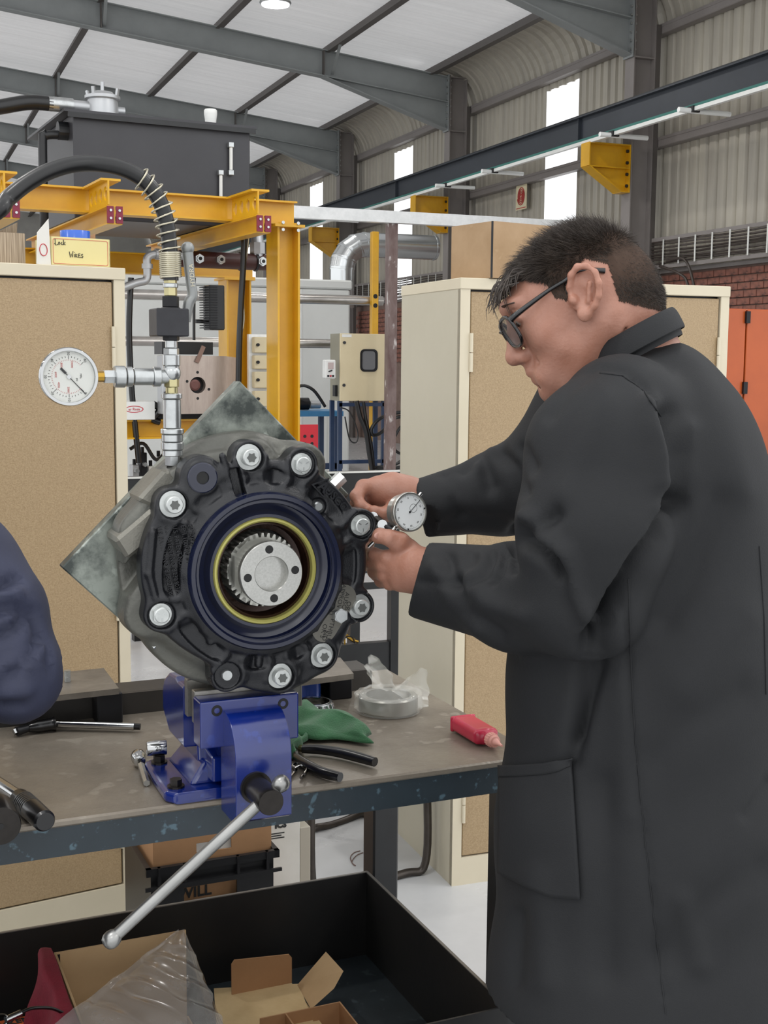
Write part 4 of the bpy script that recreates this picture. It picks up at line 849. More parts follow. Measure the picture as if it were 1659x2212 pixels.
for i, (y, lb) in enumerate(((13.57, 'nearest yellow crane bracket, bolted high on the column at the right'), (18.94, 'middle yellow crane bracket below the dark runway beam'), (24.22, 'farthest yellow crane bracket, beside the silver duct'))):
    br = empty('crane_bracket', (8.2, y, 3.62), lb, 'bracket', 'yellow crane brackets on the columns')
    x0, x1, z0, z1 = 7.88, 8.445, 3.62, 4.16; pl = [(x1, y, z0), (x1, y, z1), (x0, y, z1), (x0, y, z1-.26), (x1-.12, y, z0)]
    MB().prism([(p[0], y-.006, p[2]) for p in pl], (0, .012, 0)).build('web_plate', m_yellow, br)
    f_ = MB(); f_.bb((x0-.01, y-.1, z1), (x1, y+.1, z1+.014)); f_.bb((x1-.014, y-.1, z0), (x1, y+.1, z1)); f_.bb((x0-.01, y-.1, z1-.26), (x0+.004, y+.1, z1)); f_.bar((x0, y, z1-.26), (x1-.12, y, z0), .2, .013, (0, 1, 0) if False else (0, 0, 1)); f_.bb((x1-.12, y-.1, z0-.012), (x1, y+.1, z0)); f_.bb((x0, y-.09, z1-.27), (x1-.014, y-.006, z1-.258)); f_.build('bracket_flange', m_yellow, br)
    for z in np.linspace(z0+.07, z1-.06, 4): MB().cyl((x1-.014, y-.065, z), (x1-.04, y-.065, z), .02, seg=6).build('bracket_bolt', m_bolt, br)
# fire-hose sign
sg0, sg1 = onx(1116, 404, 8.87), onx(1138, 446, 8.87); sy, sz = (sg0.y+sg1.y)/2, (sg0.z+sg1.z)/2
sn = empty('fire_hose_sign', (8.87, sy, sz-.18), 'small cream sign with a red coiled-hose symbol on the ribbed wall', 'sign')
MB().bb((8.862, sy-.17, sz-.19), (8.87, sy+.17, sz+.19)).build('sign_board', mat('sign_cream', '#d9cfae', .5), sn)
pts = []
for i in range(110): a_ = i/110*2*pi*5; r_ = .015+.105*i/110; pts.append((8.858, sy+r_*math.cos(a_), sz+.01+r_*1.15*math.sin(a_)))
MB().tube(pts, .0065, 6).build('coil_symbol', mat('sign_red', '#b23a34', .5), sn); MB().bb((8.8585, sy-.15, sz-.172), (8.8615, sy+.15, sz-.16)).build('sign_line', MATS['sign_red'], sn)
# cable ladder along the brick wall
cl = empty('cable_ladder', (8.8, 18, 2.72), 'long galvanised cable ladder full of dark cables on the brick wall', 'cable ladder')
for z in (2.72, 3.05): MB().bb((8.77, 5, z-.022), (8.80, 32, z+.022)).build('ladder_rail', m_col, cl)
m_slot = mat('gap_glint', '#d8d9d4', .35, .3)  # pale strips before the cables, painting light that glints in the gaps
for k in range(42): y = 10.9+k*.325; MB().bb((8.748, y-.013, 2.735), (8.754, y+.013, 3.04)).build('glint_rung', m_slot, cl)
m_cable = mat('cable_sheath', '#3b332f', .35, 0, '#4a413b', 6, .5)
for k in range(8):
    z = 2.76+.036*k+random.uniform(-.006, .006); ph = random.uniform(0, 6); MB().tube([(8.78+random.uniform(-.012, .004), 6+i*.5, z+.010*math.sin(ph+i*.9)+random.uniform(-.004, .004)) for i in range(50)], .0115, 6).build('cable', m_cable, cl, 60)
for k, (p, q, r2) in enumerate((((1440, 565), (1478, 560), (1498, 612)), ((1425, 575), (1466, 590), (1485, 612)))):
    MB().tube([onx(*p, 8.76), onx(*q, 8.7), onx(*r2, 8.7), onx(r2[0]+4, r2[1]+60, 8.7)], .016, 8, smooth=6).build('drop_cable', m_cable, cl, 60)
# ================================================================== far shop equipment
m_galv = mat('galvanised_white', '#f0f2f2', .35, .1, '#dcdfdf', 14, .7)
A_, B_ = ony(560, 460, 12.4), ony(1260, 497, 12.4); zc = (ony(900, 472, 12.4).z)
ch = empty('steel_channel', ((A_.x+B_.x)/2, 12.4, zc-.06), 'long pale galvanised channel spanning behind the yellow rig post', 'channel')
c_ = MB(); c_.bb((A_.x, 12.36, zc-.06), (B_.x, 12.366, zc+.06)); c_.bb((A_.x, 12.366, zc+.052), (B_.x, 12.46, zc+.06)); c_.bb((A_.x, 12.366, zc-.06), (B_.x, 12.46, zc-.052)); c_.build('channel_section', m_galv, ch)
m_rusty = mat('rusty_pipe', '#6a5450', .5, .2, '#8f7f7b', 7, .9, stretch=(1, 1, .4), col3='#c9c2bf', spots=12)
p0_ = ony(846, 600, 12.46); tag(MB().bb((p0_.x-.05, 12.42, 0), (p0_.x+.05, 12.52, zc-.062)).build('rusty_post', m_rusty, None), 'rusty flaking square post holding up the pale channel', 'post')
yp = ony(812, 500, 13.6); ypo = empty('yellow_post', (yp.x, 13.6, 0), 'slim yellow post with two round holes left of the rusty post', 'post')
MB().bb((yp.x-.04, 13.6, 0), (yp.x+.04, 13.68, yp.z), bev=.006).build('post_tube', m_yellow, ypo)
for py in (640, 660): z = ony(812, py, 13.6).z; MB().cyl((yp.x, 13.602, z), (yp.x, 13.597, z), .026, seg=16).build('hole', m_void, ypo)
m_pipe = mat('bright_pipe', '#b9b5b0', .25, .85, '#98948f', 9, .5)
for (a_, b_, r_, lb) in (((230, 632), (826, 652), .055, 'thick bright steel pipe running level behind the rig to the yellow post'), ((230, 738), (818, 742), .053, 'second steel pipe running level below the thick pipe')):
    p, q = ony(*a_, 13.731), ony(*b_, 13.731); p.z = q.z = (p.z+q.z)/2; tag(MB().cyl(p, q, r_, seg=16).build('steel_pipe', m_pipe, None, 50), lb, 'pipe')
# silver duct
m_duct = mat('duct_foil', '#cfd2d3', .22, .9); dy = 16.6
dc = [ony(*p, dy) for p in ((738, 660), (738, 600), (742, 565), (760, 548), (785, 541), (880, 541))]; dr = .17
du = empty('air_duct', (dc[0].x, dy, dc[0].z), 'silver sheet-metal air duct with a segmented elbow above the white booth', 'duct')
path = [dc[0], V((dc[0].x, dy, dc[2].z-.10))]; cc = V((dc[0].x+.34, dy, dc[2].z-.10))
for a_ in np.linspace(pi, pi/2, 5): path.append(cc+V((.34*math.cos(a_), 0, .34*math.sin(a_))))
path = path[:1]+path[2:]+[V((dc[5].x+.4, dy, cc.z+.34))]
for a_, b_ in zip(path, path[1:]):
    d_ = (b_-a_).normalized(); MB().cyl(a_-d_*.03, b_+d_*.03, dr, seg=24).build('duct_segment', m_duct, du, 50); MB().cyl(b_-d_*.008, b_+d_*.008, dr+.008, seg=24).build('seam_band', m_duct, du, 50)
# white booth
q0, q1 = ony(240, 612, 16), ony(757, 606, 16)
bo = empty('white_booth', ((q0.x+q1.x)/2, 17, 0), 'big white sheet-metal booth behind the electrical panel', 'booth')
bw = mat('booth_white', '#dcdedb', .45, 0, '#d0d2cf', 1.2, .5)
MB().bb((q0.x, 16, 0), (q1.x, 18.3, q1.z-.12), bev=.03, seg=2).build('booth_body', bw, bo); MB().bb((q0.x, 15.97, q1.z-.12), (q1.x+.02, 18.3, q1.z), bev=.02).build('booth_cornice', bw, bo)
for px in (650, 480): x = ony(px, 800, 16).x; MB().bb((x-.006, 15.99, 0), (x+.006, 16.0, q1.z-.13)).build('panel_seam', m_galv, bo)
z = ony(650, 870, 16).z; MB().bb((ony(655, 870, 15.99).x, 15.985, .12), (ony(706, 870, 15.99).x, 15.999, z)).build('booth_door', bw, bo)
# electrical panel on blue stand
EYp = 13.0; m_pan = mat('panel_beige', '#d7c9a6', .42, 0, '#cfc09c', 4, .5); m_pside = mat('panel_side_grey', '#8c8877', .45); m_bstand = mat('navy_stand', '#23395a', .4, 0, '#1d2f4c', 5, .6)
a_, b_ = ony(735, 720, EYp), ony(835, 866, EYp)
ep = empty('electrical_panel', ((a_.x+b_.x)/2, EYp+.15, 0), 'beige electrical panel with dark rounded window on a blue stand', 'electrical panel')
MB().bb((a_.x, EYp+.02, b_.z), (b_.x, EYp+.33, a_.z)).build('panel_box', m_pside, ep); MB().bb((a_.x, EYp, b_.z), (b_.x, EYp+.022, a_.z), bev=.004).build('panel_door', m_pan, ep)
def rrect(x0, x1, z0, z1, r, y, n=6):
    o = []
    for cx_, cz_, a0 in ((x1-r, z1-r, 0), (x0+r, z1-r, pi/2), (x0+r, z0+r, pi), (x1-r, z0+r, 1.5*pi)):
        for k in range(n+1): t_ = a0+pi/2*k/n; o.append((cx_+r*math.cos(t_), y, cz_+r*math.sin(t_)))
    return o
w0, w1 = ony(778, 754, EYp), ony(815, 803, EYp); o_ = rrect(w0.x, w1.x, w1.z, w0.z, .05, EYp-.012); i_ = rrect(w0.x+.022, w1.x-.022, w1.z+.022, w0.z-.022, .035, EYp-.012)
MB().ringprism(o_, i_, (0, .014, 0)).build('window_gasket', m_soot, ep); MB().prism([(p[0], EYp-.003, p[2]) for p in i_], (0, .004, 0)).build('window_glass', mat('smoked_window', '#3d3c3f', .1, 0, coat=.5), ep)
for px, py in ((738, 740), (737, 832)): p = ony(px, py, EYp); p.x += .03; MB().cyl((p.x, EYp, p.z), (p.x, EYp-.012, p.z), .017, seg=14).build('lock', m_bolt, ep)
p = ony(746, 712, EYp); MB().bb((a_.x+.02, EYp-.002, a_.z-.04), (a_.x+.13, EYp, a_.z-.01)).build('panel_label', m_white, ep)
mbx0, mbx1 = ony(703, 777, EYp-.05), ony(726, 818, EYp-.05)
cb = MB().bb((mbx0.x, EYp-.05, mbx1.z), (mbx1.x, EYp+.06, mbx0.z), bev=.012).build('control_box', m_white, ep)
MB().bb((mbx0.x+.03, EYp-.054, mbx0.z-.10), (mbx1.x-.03, EYp-.05, mbx0.z-.03)).build('meter', mat('meter_face', '#b9a8a5', .3), cb); 
for k, mt_ in enumerate((m_soot, mat('button_red', '#b2333b', .4), m_soot)): MB().cyl((mbx0.x+.03+.028*k, EYp-.05, mbx1.z+.03), (mbx0.x+.03+.028*k, EYp-.062, mbx1.z+.03), .011, seg=12).build('button', mt_, cb)
MB().bar((mbx0.x+.035, EYp-.055, mbx1.z+.075), (mbx0.x+.075, EYp-.055, mbx1.z+.09), .014, .012).build('selector', m_soot, cb)
MB().bb((a_.x-.03, EYp+.08, b_.z+.05), (a_.x-.002, EYp+.16, b_.z+.17)).build('isolator', m_soot, ep)
sb0, sb1 = ony(833, 783, EYp), ony(848, 822, EYp); MB().bb((sb0.x, EYp+.05, sb1.z), (sb1.x+.02, EYp+.12, sb0.z), bev=.006).build('junction_box', m_white, ep)
for x in (a_.x-.01, b_.x-.04):
    for y in (EYp+.02, EYp+.28): MB().bb((x, y, 0), (x+.045, y+.045, b_.z)).build('stand_leg', m_bstand, ep)
for z in (b_.z-.04, .45): MB().bb((a_.x, EYp+.02, z-.02), (b_.x, EYp+.06, z+.02)).build('stand_rail', m_bstand, ep)
for i, (pts, r_, lb) in enumerate((
    ([(770, 866), (778, 900), (790, 930), (797, 975), (803, 1015), (806, 1080)], .045, 'thick black cable dropping from under the electrical panel'),
    ([(785, 868), (790, 905), (800, 950), (806, 1000), (808, 1080)], .03, 'second black cable beside the one under the panel'),
    ([(880, 890), (850, 893), (820, 905), (803, 925), (806, 940), (825, 933), (850, 905), (872, 900)], .032, 'black hose loop in front of the rusty post'),
    ([(880, 905), (860, 930), (850, 955), (856, 975), (875, 982)], .026, 'thin black hose hanging by the right cabinet'),
    ([(890, 975), (860, 1000), (830, 1008), (808, 1010), (840, 1014), (880, 1005)], .03, 'black hose coiled low behind the black bench'),
    ([(735, 880), (755, 890), (772, 930), (770, 955), (755, 948), (745, 900)], .012, 'thin wire loop beside the blue stand'))):
    tag(MB().tube([ony(*p, 12.75) for p in pts], r_*.62, 8, smooth=6).build('floor_hose', m_rubber, None, 60), lb, 'hose', 'hoses by the panel')
# blue table with pump clutter
t0, t1 = ony(600, 889, 14.4), ony(742, 899, 14.4); m_btab = mat('light_blue_paint', '#3f84b5', .4, 0, '#3674a3', 4, .5)
bt = empty('blue_table', ((t0.x+t1.x)/2, 14.7, 0), 'light blue steel table left of the electrical panel', 'table')
MB().bb((t0.x, 14.4, t1.z), (t1.x, 15.1, t0.z)).build('table_top', m_btab, bt)
for x in (t0.x+.02, t1.x-.1):
    for y in (14.42, 15.02): MB().bb((x, y, 0), (x+.06, y+.06, t1.z)).build('table_leg', m_bstand, bt)
MB().bb((t0.x, 14.42, .25), (t1.x, 14.48, .32)).build('table_rail', m_bstand, bt)
mo_ = empty('hydraulic_pump', (t1.x-.45, 14.7, t0.z), 'black hydraulic pump and hoses lying on the light blue table', 'pump')
MB().cyl((t1.x-.75, 14.7, t0.z+.08), (t1.x-.35, 14.7, t0.z+.08), .075, seg=18).build('motor', m_soot, mo_, 40); MB().cyl((t1.x-.33, 14.7, t0.z+.07), (t1.x-.2, 14.7, t0.z+.07), .05, seg=14).build('pump_end', m_alu, mo_, 40)
MB().tube([(t1.x-.6, 14.6, t0.z+.15), (t1.x-.5, 14.55, t0.z+.3), (t1.x-.35, 14.5, t0.z+.25), (t1.x-.2, 14.5, t0.z+.05)], .02, 8, smooth=6).build('pump_hose', m_rubber, mo_, 60)
MB().bb((t1.x-.95, 14.5, t0.z), (t1.x-.78, 14.8, t0.z+.28), bev=.01).build('valve_block', m_soot, mo_)
# red perforated tool cart
c0, c1_ = ony(600, 918, 9.3), ony(687, 1002, 9.3); m_redc = mat('red_cart_paint', '#c81f2f', .35, 0, '#b21a29', 4, .5)
tc = empty('tool_cart', ((c0.x+c1_.x)/2, 9.5, 0), 'bright red perforated tool cart behind the yellow rig post', 'cart')
MB().bb((c0.x, 9.3, .12), (c1_.x, 9.32, c0.z)).build('perforated_panel', m_redc, tc); MB().bb((c0.x, 9.32, .12), (c1_.x-.002, 9.75, c0.z-.2)).build('cart_body', m_redc, tc)
for i in range(5):
    for j in range(8): x = c1_.x-.05-.058*i; z = c0.z-.09-.058*j; MB().cyl((x, 9.301, z), (x, 9.297, z), .013, seg=10).build('peg_hole', m_void, tc)
for x in (c0.x+.05, c1_.x-.05):
    for y in (9.36, 9.7): MB().cyl((x-.015, y, .06), (x+.015, y, .06), .06, seg=16).build('castor', m_rubber, tc)
# ================================================================== long black bench with orange cabinet
KY = 5.2; kt = ony(700, 1020, KY).z; kx0, kx1 = ony(60, 1020, KY).x, ony(1700, 1000, KY).x
kb = empty('black_counter', ((kx0+kx1)/2, KY+.3, 0), 'long black steel counter with pale top edge between the cabinets', 'counter')
kxm = ony(1380, 1010, KY).x; MB().bb((kx0, KY+.005, kt-.006), (kxm, KY+.04, kt)).build('counter_top', m_black, kb); MB().bb((kxm, KY+.005, kt-.006), (kx1, KY+.62, kt)).build('counter_top', m_black, kb); MB().bb((kx0, KY, kt-.007), (kx1, KY+.0045, kt+.001)).build('counter_edge', mat('edge_highlight', '#d9d9d4', .35, .3), kb)  # pale counter_edge strip paints the highlight along the top edge
zq = ony(835, 1236, KY).z; MB().bb((kx0, KY+.006, zq), (kx1, KY+.03, kt-.008)).build('front_panel', m_black, kb)
MB().bb((kx0, KY+.03, zq-.012), (kx1, KY+.3, zq)).build('lower_shelf', m_galv, kb)
z1_, z0_ = ony(820, 1390, KY).z, ony(820, 1470, KY).z; kxa, kxb = ony(560, 1400, KY).x, ony(868, 1390, KY).x
MB().bb((kxa, KY+.02, z0_), (kxb, KY+.06, z1_)).build('lower_rail', m_black, kb)
for x in (kxa, kxb-.05, kx0+.02, kx1-.1):
    for y in (KY+.01, KY+.55): MB().bb((x, y, 0), (x+.05, y+.05, zq)).build('counter_leg', m_black, kb)
zw = ony(835, 1258, KY).z; MB().bb((kxa, KY+.012, zw-.03), (kxb, KY+.03, zw)).build('wire_shelf', m_black, kb)
m_or = mat('orange_enamel', '#b0501a', .38, 0, '#9c4415', 2.5, .7, coat=.15)
oo = ony(1545, 667, KY+.12); o1_ = onplane(1760, 660, (0, KY+.12, 0), (0, 1, 0)); oh = ony(1620, 667, KY+.12).z
oc_ = empty('orange_cabinet', ((oo.x+o1_.x)/2, KY+.3, kt), 'bright orange metal cabinet standing on the black counter at the right', 'cabinet')
MB().bb((oo.x, KY+.14, kt), (o1_.x, KY+.55, oh)).build('cabinet_body', m_or, oc_)
sx = ony(1608, 780, KY+.12).x
for a_, b_ in ((oo.x, sx-.004), (sx+.004, o1_.x)):
    d_ = MB().bb((a_, KY+.115, kt+.02), (b_, KY+.14, oh-.004), bev=.003).build('cabinet_door', m_or, oc_)
for py in (685, 838): z = ony(1608, py, KY+.1).z; MB().bb((sx-.012, KY+.10, z-.03), (sx+.012, KY+.117, z+.03)).build('hinge', m_soot, oc_)
# ================================================================== things on the workbench
Z0 = BZ
def crumple(P, amp, fr, seed=0):
    r_ = random.Random(seed); K = [(V((r_.uniform(-1, 1), r_.uniform(-1, 1), r_.uniform(-1, 1))).normalized()*fr*r_.uniform(.6, 1.8), r_.uniform(0, 6), V((r_.uniform(-1, 1), r_.uniform(-1, 1), r_.uniform(-1, 1)))) for _ in range(7)]
    o = V((0, 0, 0))
    for k, ph, d in K: o += d*(abs(math.sin(k.dot(P)+ph))-.6)
    return P + o*(amp/3)
# steel stand plates with tube feet
m_scale = mat('mill_scale_steel', '#7d766c', .42, .3, '#544e47', 9, .8, bump=.15)
def stand(lA, lB, py_top, corners, label, stud=None):
    A_, B_ = bz(*lA, Z0), bz(*lB, Z0); y0 = .462; zt_ = by((lA[0]+lB[0])/2, py_top, y0).z
    st = empty('steel_stand', BT @ V(((A_.x+B_.x)/2, y0, Z0)), label, 'stand', 'steel stands along the back rail')
    MB(BT).bb((A_.x, y0, Z0), (B_.x, y0+.048, zt_), bev=.002).build('tube_foot', m_soot, st)
    P = [bz(*c, zt_+.011) for c in corners]; MB(BT).prism([(p.x, p.y, zt_) for p in P], (0, 0, .011)).build('top_plate', m_scale, st)
    if stud:
        s_ = bz(*stud, zt_+.011); b = MB(BT)
        for k in range(9): b.cyl((s_.x, s_.y, zt_+.011+.0025*k), (s_.x, s_.y, zt_+.0135+.0025*k), .0058, .0066, seg=12)
        b.build('threaded_stud', m_zinc, st); MB(BT).cyl((s_.x, s_.y, zt_-.008), (s_.x, s_.y, zt_), .011, seg=6).build('stud_nut', m_soot, st)
stand((193, 1543), (247, 1538), 1500, [(20, 1513), (257, 1487), (224, 1443), (30, 1462)], 'rusty steel plate stand with upright threaded stud at the left of the bench', (146, 1473))
stand((697, 1503), (745, 1498), 1453, [(620, 1474), (764, 1455), (735, 1420), (600, 1432)], 'plain steel plate stand on a tube foot behind the blue vise')
# blue can
c_ = bz(664, 1512, Z0); cr_ = .027; ch_ = by(664, 1440, c_.y).z-Z0
cn = empty('blue_can', BT @ V((c_.x, c_.y, Z0)), 'small blue metal can standing behind the vise', 'can')
MB(BT).lathe((c_.x, c_.y, Z0), (c_.x, c_.y, 2), [(0, cr_), (.002, cr_+.001), (.004, cr_), (ch_-.006, cr_), (ch_-.004, cr_+.0015), (ch_-.001, cr_+.001)], 32).build('can_body', mat('can_blue', '#2b4a9c', .25, .2, coat=.5), cn, 40)
MB(BT).lathe((c_.x, c_.y, Z0+ch_), (c_.x, c_.y, 2), [(-.003, cr_), (.0, cr_+.0012), (.001, cr_-.002), (-.003, cr_-.003)], 32).build('can_lid', m_chrome, cn, 40)
# tapered roller bearing
c_ = bz(684, 1546, Z0); bc_ = V((c_.x, c_.y+.02, Z0)); R_ = .040
be = empty('roller_bearing', BT @ bc_, 'bright tapered roller bearing lying beside the blue can', 'bearing')
MB(BT).lathe(bc_, bc_+V((0, 0, 1)), [(.001, R_*.70), (.003, R_*.72), (.003, R_*.98), (.0225, R_*.83), (.024, R_*.80), (.024, R_*.66), (.001, R_*.66)], 40, True).build('inner_race', m_chrome, be, 30)
for k in range(18):
    a_ = 2*pi*k/18; c2_, s2_ = math.cos(a_), math.sin(a_); MB(BT).cyl(bc_+V((R_*1.0*c2_, R_*1.0*s2_, .004)), bc_+V((R_*.88*c2_, R_*.88*s2_, .021)), .0052, .0044, seg=10).build('roller', m_chrome, be, 60)
MB(BT).lathe(bc_, bc_+V((0, 0, 1)), [(.021, R_*.94), (.0235, R_*.92), (.0235, R_*.80), (.021, R_*.80)], 40, True).build('cage', m_zinc, be, 30)
# green rag
m_rag = mat('green_cloth', '#2a6039', .85, 0, '#1d4a2a', 30, .7, bump=.4, bscale=350, sheen=.2)
rg = empty('green_rag', BT @ bz(700, 1580, Z0), 'crumpled dark green rag lying right of the vise', 'rag')
def rag(corners, h, seed, name):
    P = [bz(*c, Z0) for c in corners]
    def fn(u, v):
        p = P[0].lerp(P[1], u).lerp(P[3].lerp(P[2], u), v); e_ = min(1, 5*min(u, 1-u, v, 1-v)+.05); w = math.sin(u*9+seed)*math.sin(v*6+seed*2)*.3+math.sin(u*4+v*7+seed)*.3+.75
        return p + V((.006*math.sin(v*14+seed), .006*math.sin(u*11+seed), .003+h*e_**.6*max(.12, w)))
    return MB(BT).grid(40, 28, fn).build(name, m_rag, rg, 80, thick=.0015)
rag([(610, 1602), (800, 1612), (790, 1580), (640, 1540)], .034, 1.3, 'cloth_fold'); rag([(606, 1652), (640, 1640), (665, 1600), (600, 1590)], .024, 2.4, 'cloth_corner')
# pliers
m_grip = mat('black_grip', '#101012', .28, coat=.2)
pl_ = empty('circlip_pliers', BT @ bz(700, 1640, Z0), 'black-handled pliers lying open on the bench beside the rag', 'pliers')
def bpath(pts, z): return [bz(*p, z) for p in pts]
MB(BT).tube(bpath([(652, 1618), (690, 1619), (735, 1626), (775, 1636), (810, 1646)], Z0+.011), [.007, .0085, .0085, .009, .0088, .008], 12, smooth=6).build('handle_grip', m_grip, pl_, 60)
MB(BT).tube(bpath([(640, 1636), (665, 1653), (695, 1668), (735, 1679)], Z0+.010), [.007, .0085, .009, .0088, .008], 12, smooth=6).build('handle_grip', m_grip, pl_, 60)
MB(BT).tube(bpath([(615, 1600), (632, 1612), (655, 1618)], Z0+.009), [.006, .008, .006], 8).build('jaw', m_yzinc, pl_, 40); MB(BT).tube(bpath([(612, 1625), (632, 1612), (642, 1637)], Z0+.009), [.005, .008, .006], 8).build('jaw', m_dark, pl_, 40)
cp = empty('clip_pins', BT @ bz(648, 1665, Z0), 'bent bright wire clip lying near the bench edge by the vise', 'clip')
MB(BT).tube(bpath([(628, 1678), (640, 1662), (632, 1655), (640, 1650), (660, 1652), (667, 1660), (650, 1680)], Z0+.004)+[], .0027, 8, smooth=5).build('wire_loop', m_chrome, cp, 60); MB(BT).tube(bpath([(636, 1660), (650, 1654), (664, 1657), (657, 1672)], Z0+.009), .0024, 8, smooth=5).build('wire_loop', m_chrome, cp, 60)
tag(MB(BT).tube(bpath([(706, 1546), (742, 1551), (763, 1553), (766, 1560)], Z0+.004), .0034, 6).build('hex_key', m_soot, None), 'small black hex key lying right of the bearing', 'hex key')
# bearing in a clear plastic bag
m_bag = mat('clear_plastic_bag', '#e9e8df', .12, 0, trans=0, alpha=.24, coat=.8, col2='#f6f6f0', scale=14, amt=.8)
bgc = bz(852, 1545, Z0); bgc = V((bgc.x, bgc.y+.03, Z0+.001))
bb_ = empty('bagged_bearing', BT @ bgc, 'bearing race wrapped in a crumpled clear plastic bag at the bench end', 'parcel')
MB(BT).lathe(bgc, bgc+V((0, 0, 1)), [(.001, .056), (.004, .058), (.030, .058), (.033, .055), (.033, .044), (.001, .041)], 40, True).build('bearing_race', mat('grey_race', '#8b8a84', .3, .8), bb_, 30)
def bagring(u, v):
    a_ = 2*pi*u; r_ = .062 if v < .45 else .062-(v-.45)/.55*.052; z_ = .001+min(v/.45, 1)*.036+max(0, v-.45)*.02; return crumple(bgc+V((r_*math.cos(a_)*1.08, r_*math.sin(a_), z_)), .006, 130, 3) if v > .05 else bgc+V((r_*math.cos(a_), r_*math.sin(a_), z_))
MB(BT).grid(60, 22, bagring).build('bag_body', m_bag, bb_, 25)
def wing(base, tips, seed):
    b0 = bgc+V(base); T0 = [by(*t, bgc.y) for t in tips]; n = len(T0)-1
    def fn(u, v):
        k = min(int(u*n), n-1); f_ = u*n-k; tp_ = T0[k].lerp(T0[k+1], f_); p = b0.lerp(tp_, v)+V((0, .014*math.sin(u*7+seed)*v*(1-.4*v), 0)); return crumple(p, .011*v, 110, seed)
    MB(BT).grid(26, 26, fn).build('bag_wing', m_bag, bb_, 25)
    def fn2(u, v): p = V(fn(u, v)); return p+V((0, .016*math.sin(pi*u)*(1-v*.7), 0))
    MB(BT).grid(26, 26, fn2).build('bag_wing', m_bag, bb_, 25)
wing((-.004, 0, .04), [(800, 1480), (791, 1440), (808, 1418), (826, 1425), (842, 1455), (856, 1490)], 5)
wing((.012, 0, .036), [(858, 1492), (880, 1462), (910, 1442), (926, 1446), (932, 1500), (918, 1540)], 9)
# red thread-sealant bottle
m_redb = mat('red_plastic', '#b51f3e', .3, 0, coat=.2)
a_, b_ = bz(1003, 1563, Z0+.016), bz(1052, 1592, Z0+.016); n1, n2 = bz(1066, 1604, Z0+.014), bz(1090, 1628, Z0+.010)
gb = empty('sealant_bottle', BT @ V((a_.x, a_.y, Z0)), 'red flat plastic bottle with pink nozzle lying at the bench end', 'bottle')
d_ = (b_-a_).normalized(); M_ = frame_m(a_, d_, V((-d_.y, d_.x, 0))); S = SDF((-.02, -.04, -.02), (.10, .04, .02), .0016); L1 = (b_-a_).length
S.box((L1*.5-.004, 0, 0), (L1*.5+.006, .024, .0135), .004, rnd=.009); S.cap((L1, 0, 0), (L1+.014, 0, 0), .011, .008, .012); S.box((-.006, 0, 0), (.004, .0255, .0148), .002, rnd=.004)
sdf_obj('bottle_body', S, BT @ M_, m_redb, gb); q = V((L1+.004, 0, 0)); Mq = BT @ M_
MB(Mq).lathe((L1+.012, 0, 0), (1, 0, 0), [(0, .012), (.012, .0118), (.013, .010), (.02, .0098), (.021, .007), (.032, .0035), (.044, .002)], 24).build('nozzle', mat('pink_nozzle', '#d79a8e', .4), gb, 40)
for k in range(16): a2 = 2*pi*k/16; MB(Mq).bar((L1+.0125, .0120*math.cos(a2), .0120*math.sin(a2)), (L1+.0235, .0119*math.cos(a2), .0119*math.sin(a2)), .0016, .0012).build('cap_rib', MATS['pink_nozzle'], gb)
# sockets by the vise
A_, B_ = bz(298, 1632, Z0+.016), bz(306, 1652, Z0+.013); C_ = bz(317, 1692, Z0+.006)
hb_ = empty('hex_bit_socket', BT @ V((A_.x, A_.y, Z0)), 'chrome socket with long hex bit lying against the vise foot', 'socket')
MB(BT).lathe(A_, C_, [(0, .0115), (.002, .0125), (.012, .0125), (.018, .0105), (.026, .0095), (.027, .006)], 28).build('socket_body', m_chrome, hb_, 40); MB(BT).cyl(A_.lerp(C_, .35), C_, .0055, seg=6).build('hex_bit', m_zinc, hb_)
A_, B_ = V((-.572, .152, Z0+.044)), V((-.540, .148, Z0+.044))
ss = empty('chrome_socket', BT @ V((A_.x+.015, .15, Z0+.031)), 'short chrome socket lying on the rear vise bolt', 'socket')
MB(BT).lathe(A_, B_, [(0, .012), (.001, .0125), (.031, .0125), (.032, .012), (.032, .008)], 28).build('socket_body', m_chrome, ss, 40); text('socket_lettering', '20', .011, BT @ frame_m((A_.x+.016, .1367, Z0+.046), (1, 0, 0), (0, .3, 1)), m_ink, ss, .0003)
# torque wrench at the back left
A_, B_, C_, D_ = bz(36, 1580, Z0+.010), bz(62, 1572, Z0+.012), bz(118, 1563, Z0+.014), bz(303, 1570, Z0+.010)
tw = empty('extension_wrench', BT @ V((B_.x, B_.y, Z0)), 'chrome-shafted wrench with black handle lying by the left stand', 'wrench')
MB(BT).tube([B_, B_.lerp(C_, .4), B_.lerp(C_, .85), C_], [.008, .012, .012, .015], 14, smooth=4).build('handle', m_grip, tw, 60); MB(BT).cyl(C_, C_.lerp(D_, .93), .0068, seg=16).build('shaft', m_chrome, tw, 60); MB(BT).tube([C_.lerp(D_, .93), D_], .0062, 8).build('drive_end', m_soot, tw)
MB(BT).cyl(A_, B_, .009, .007, seg=12).build('pommel', m_soot, tw, 60); MB(BT).cyl(A_-(B_-A_)*.25, A_, .006, seg=4).build('square_drive', m_chrome, tw)
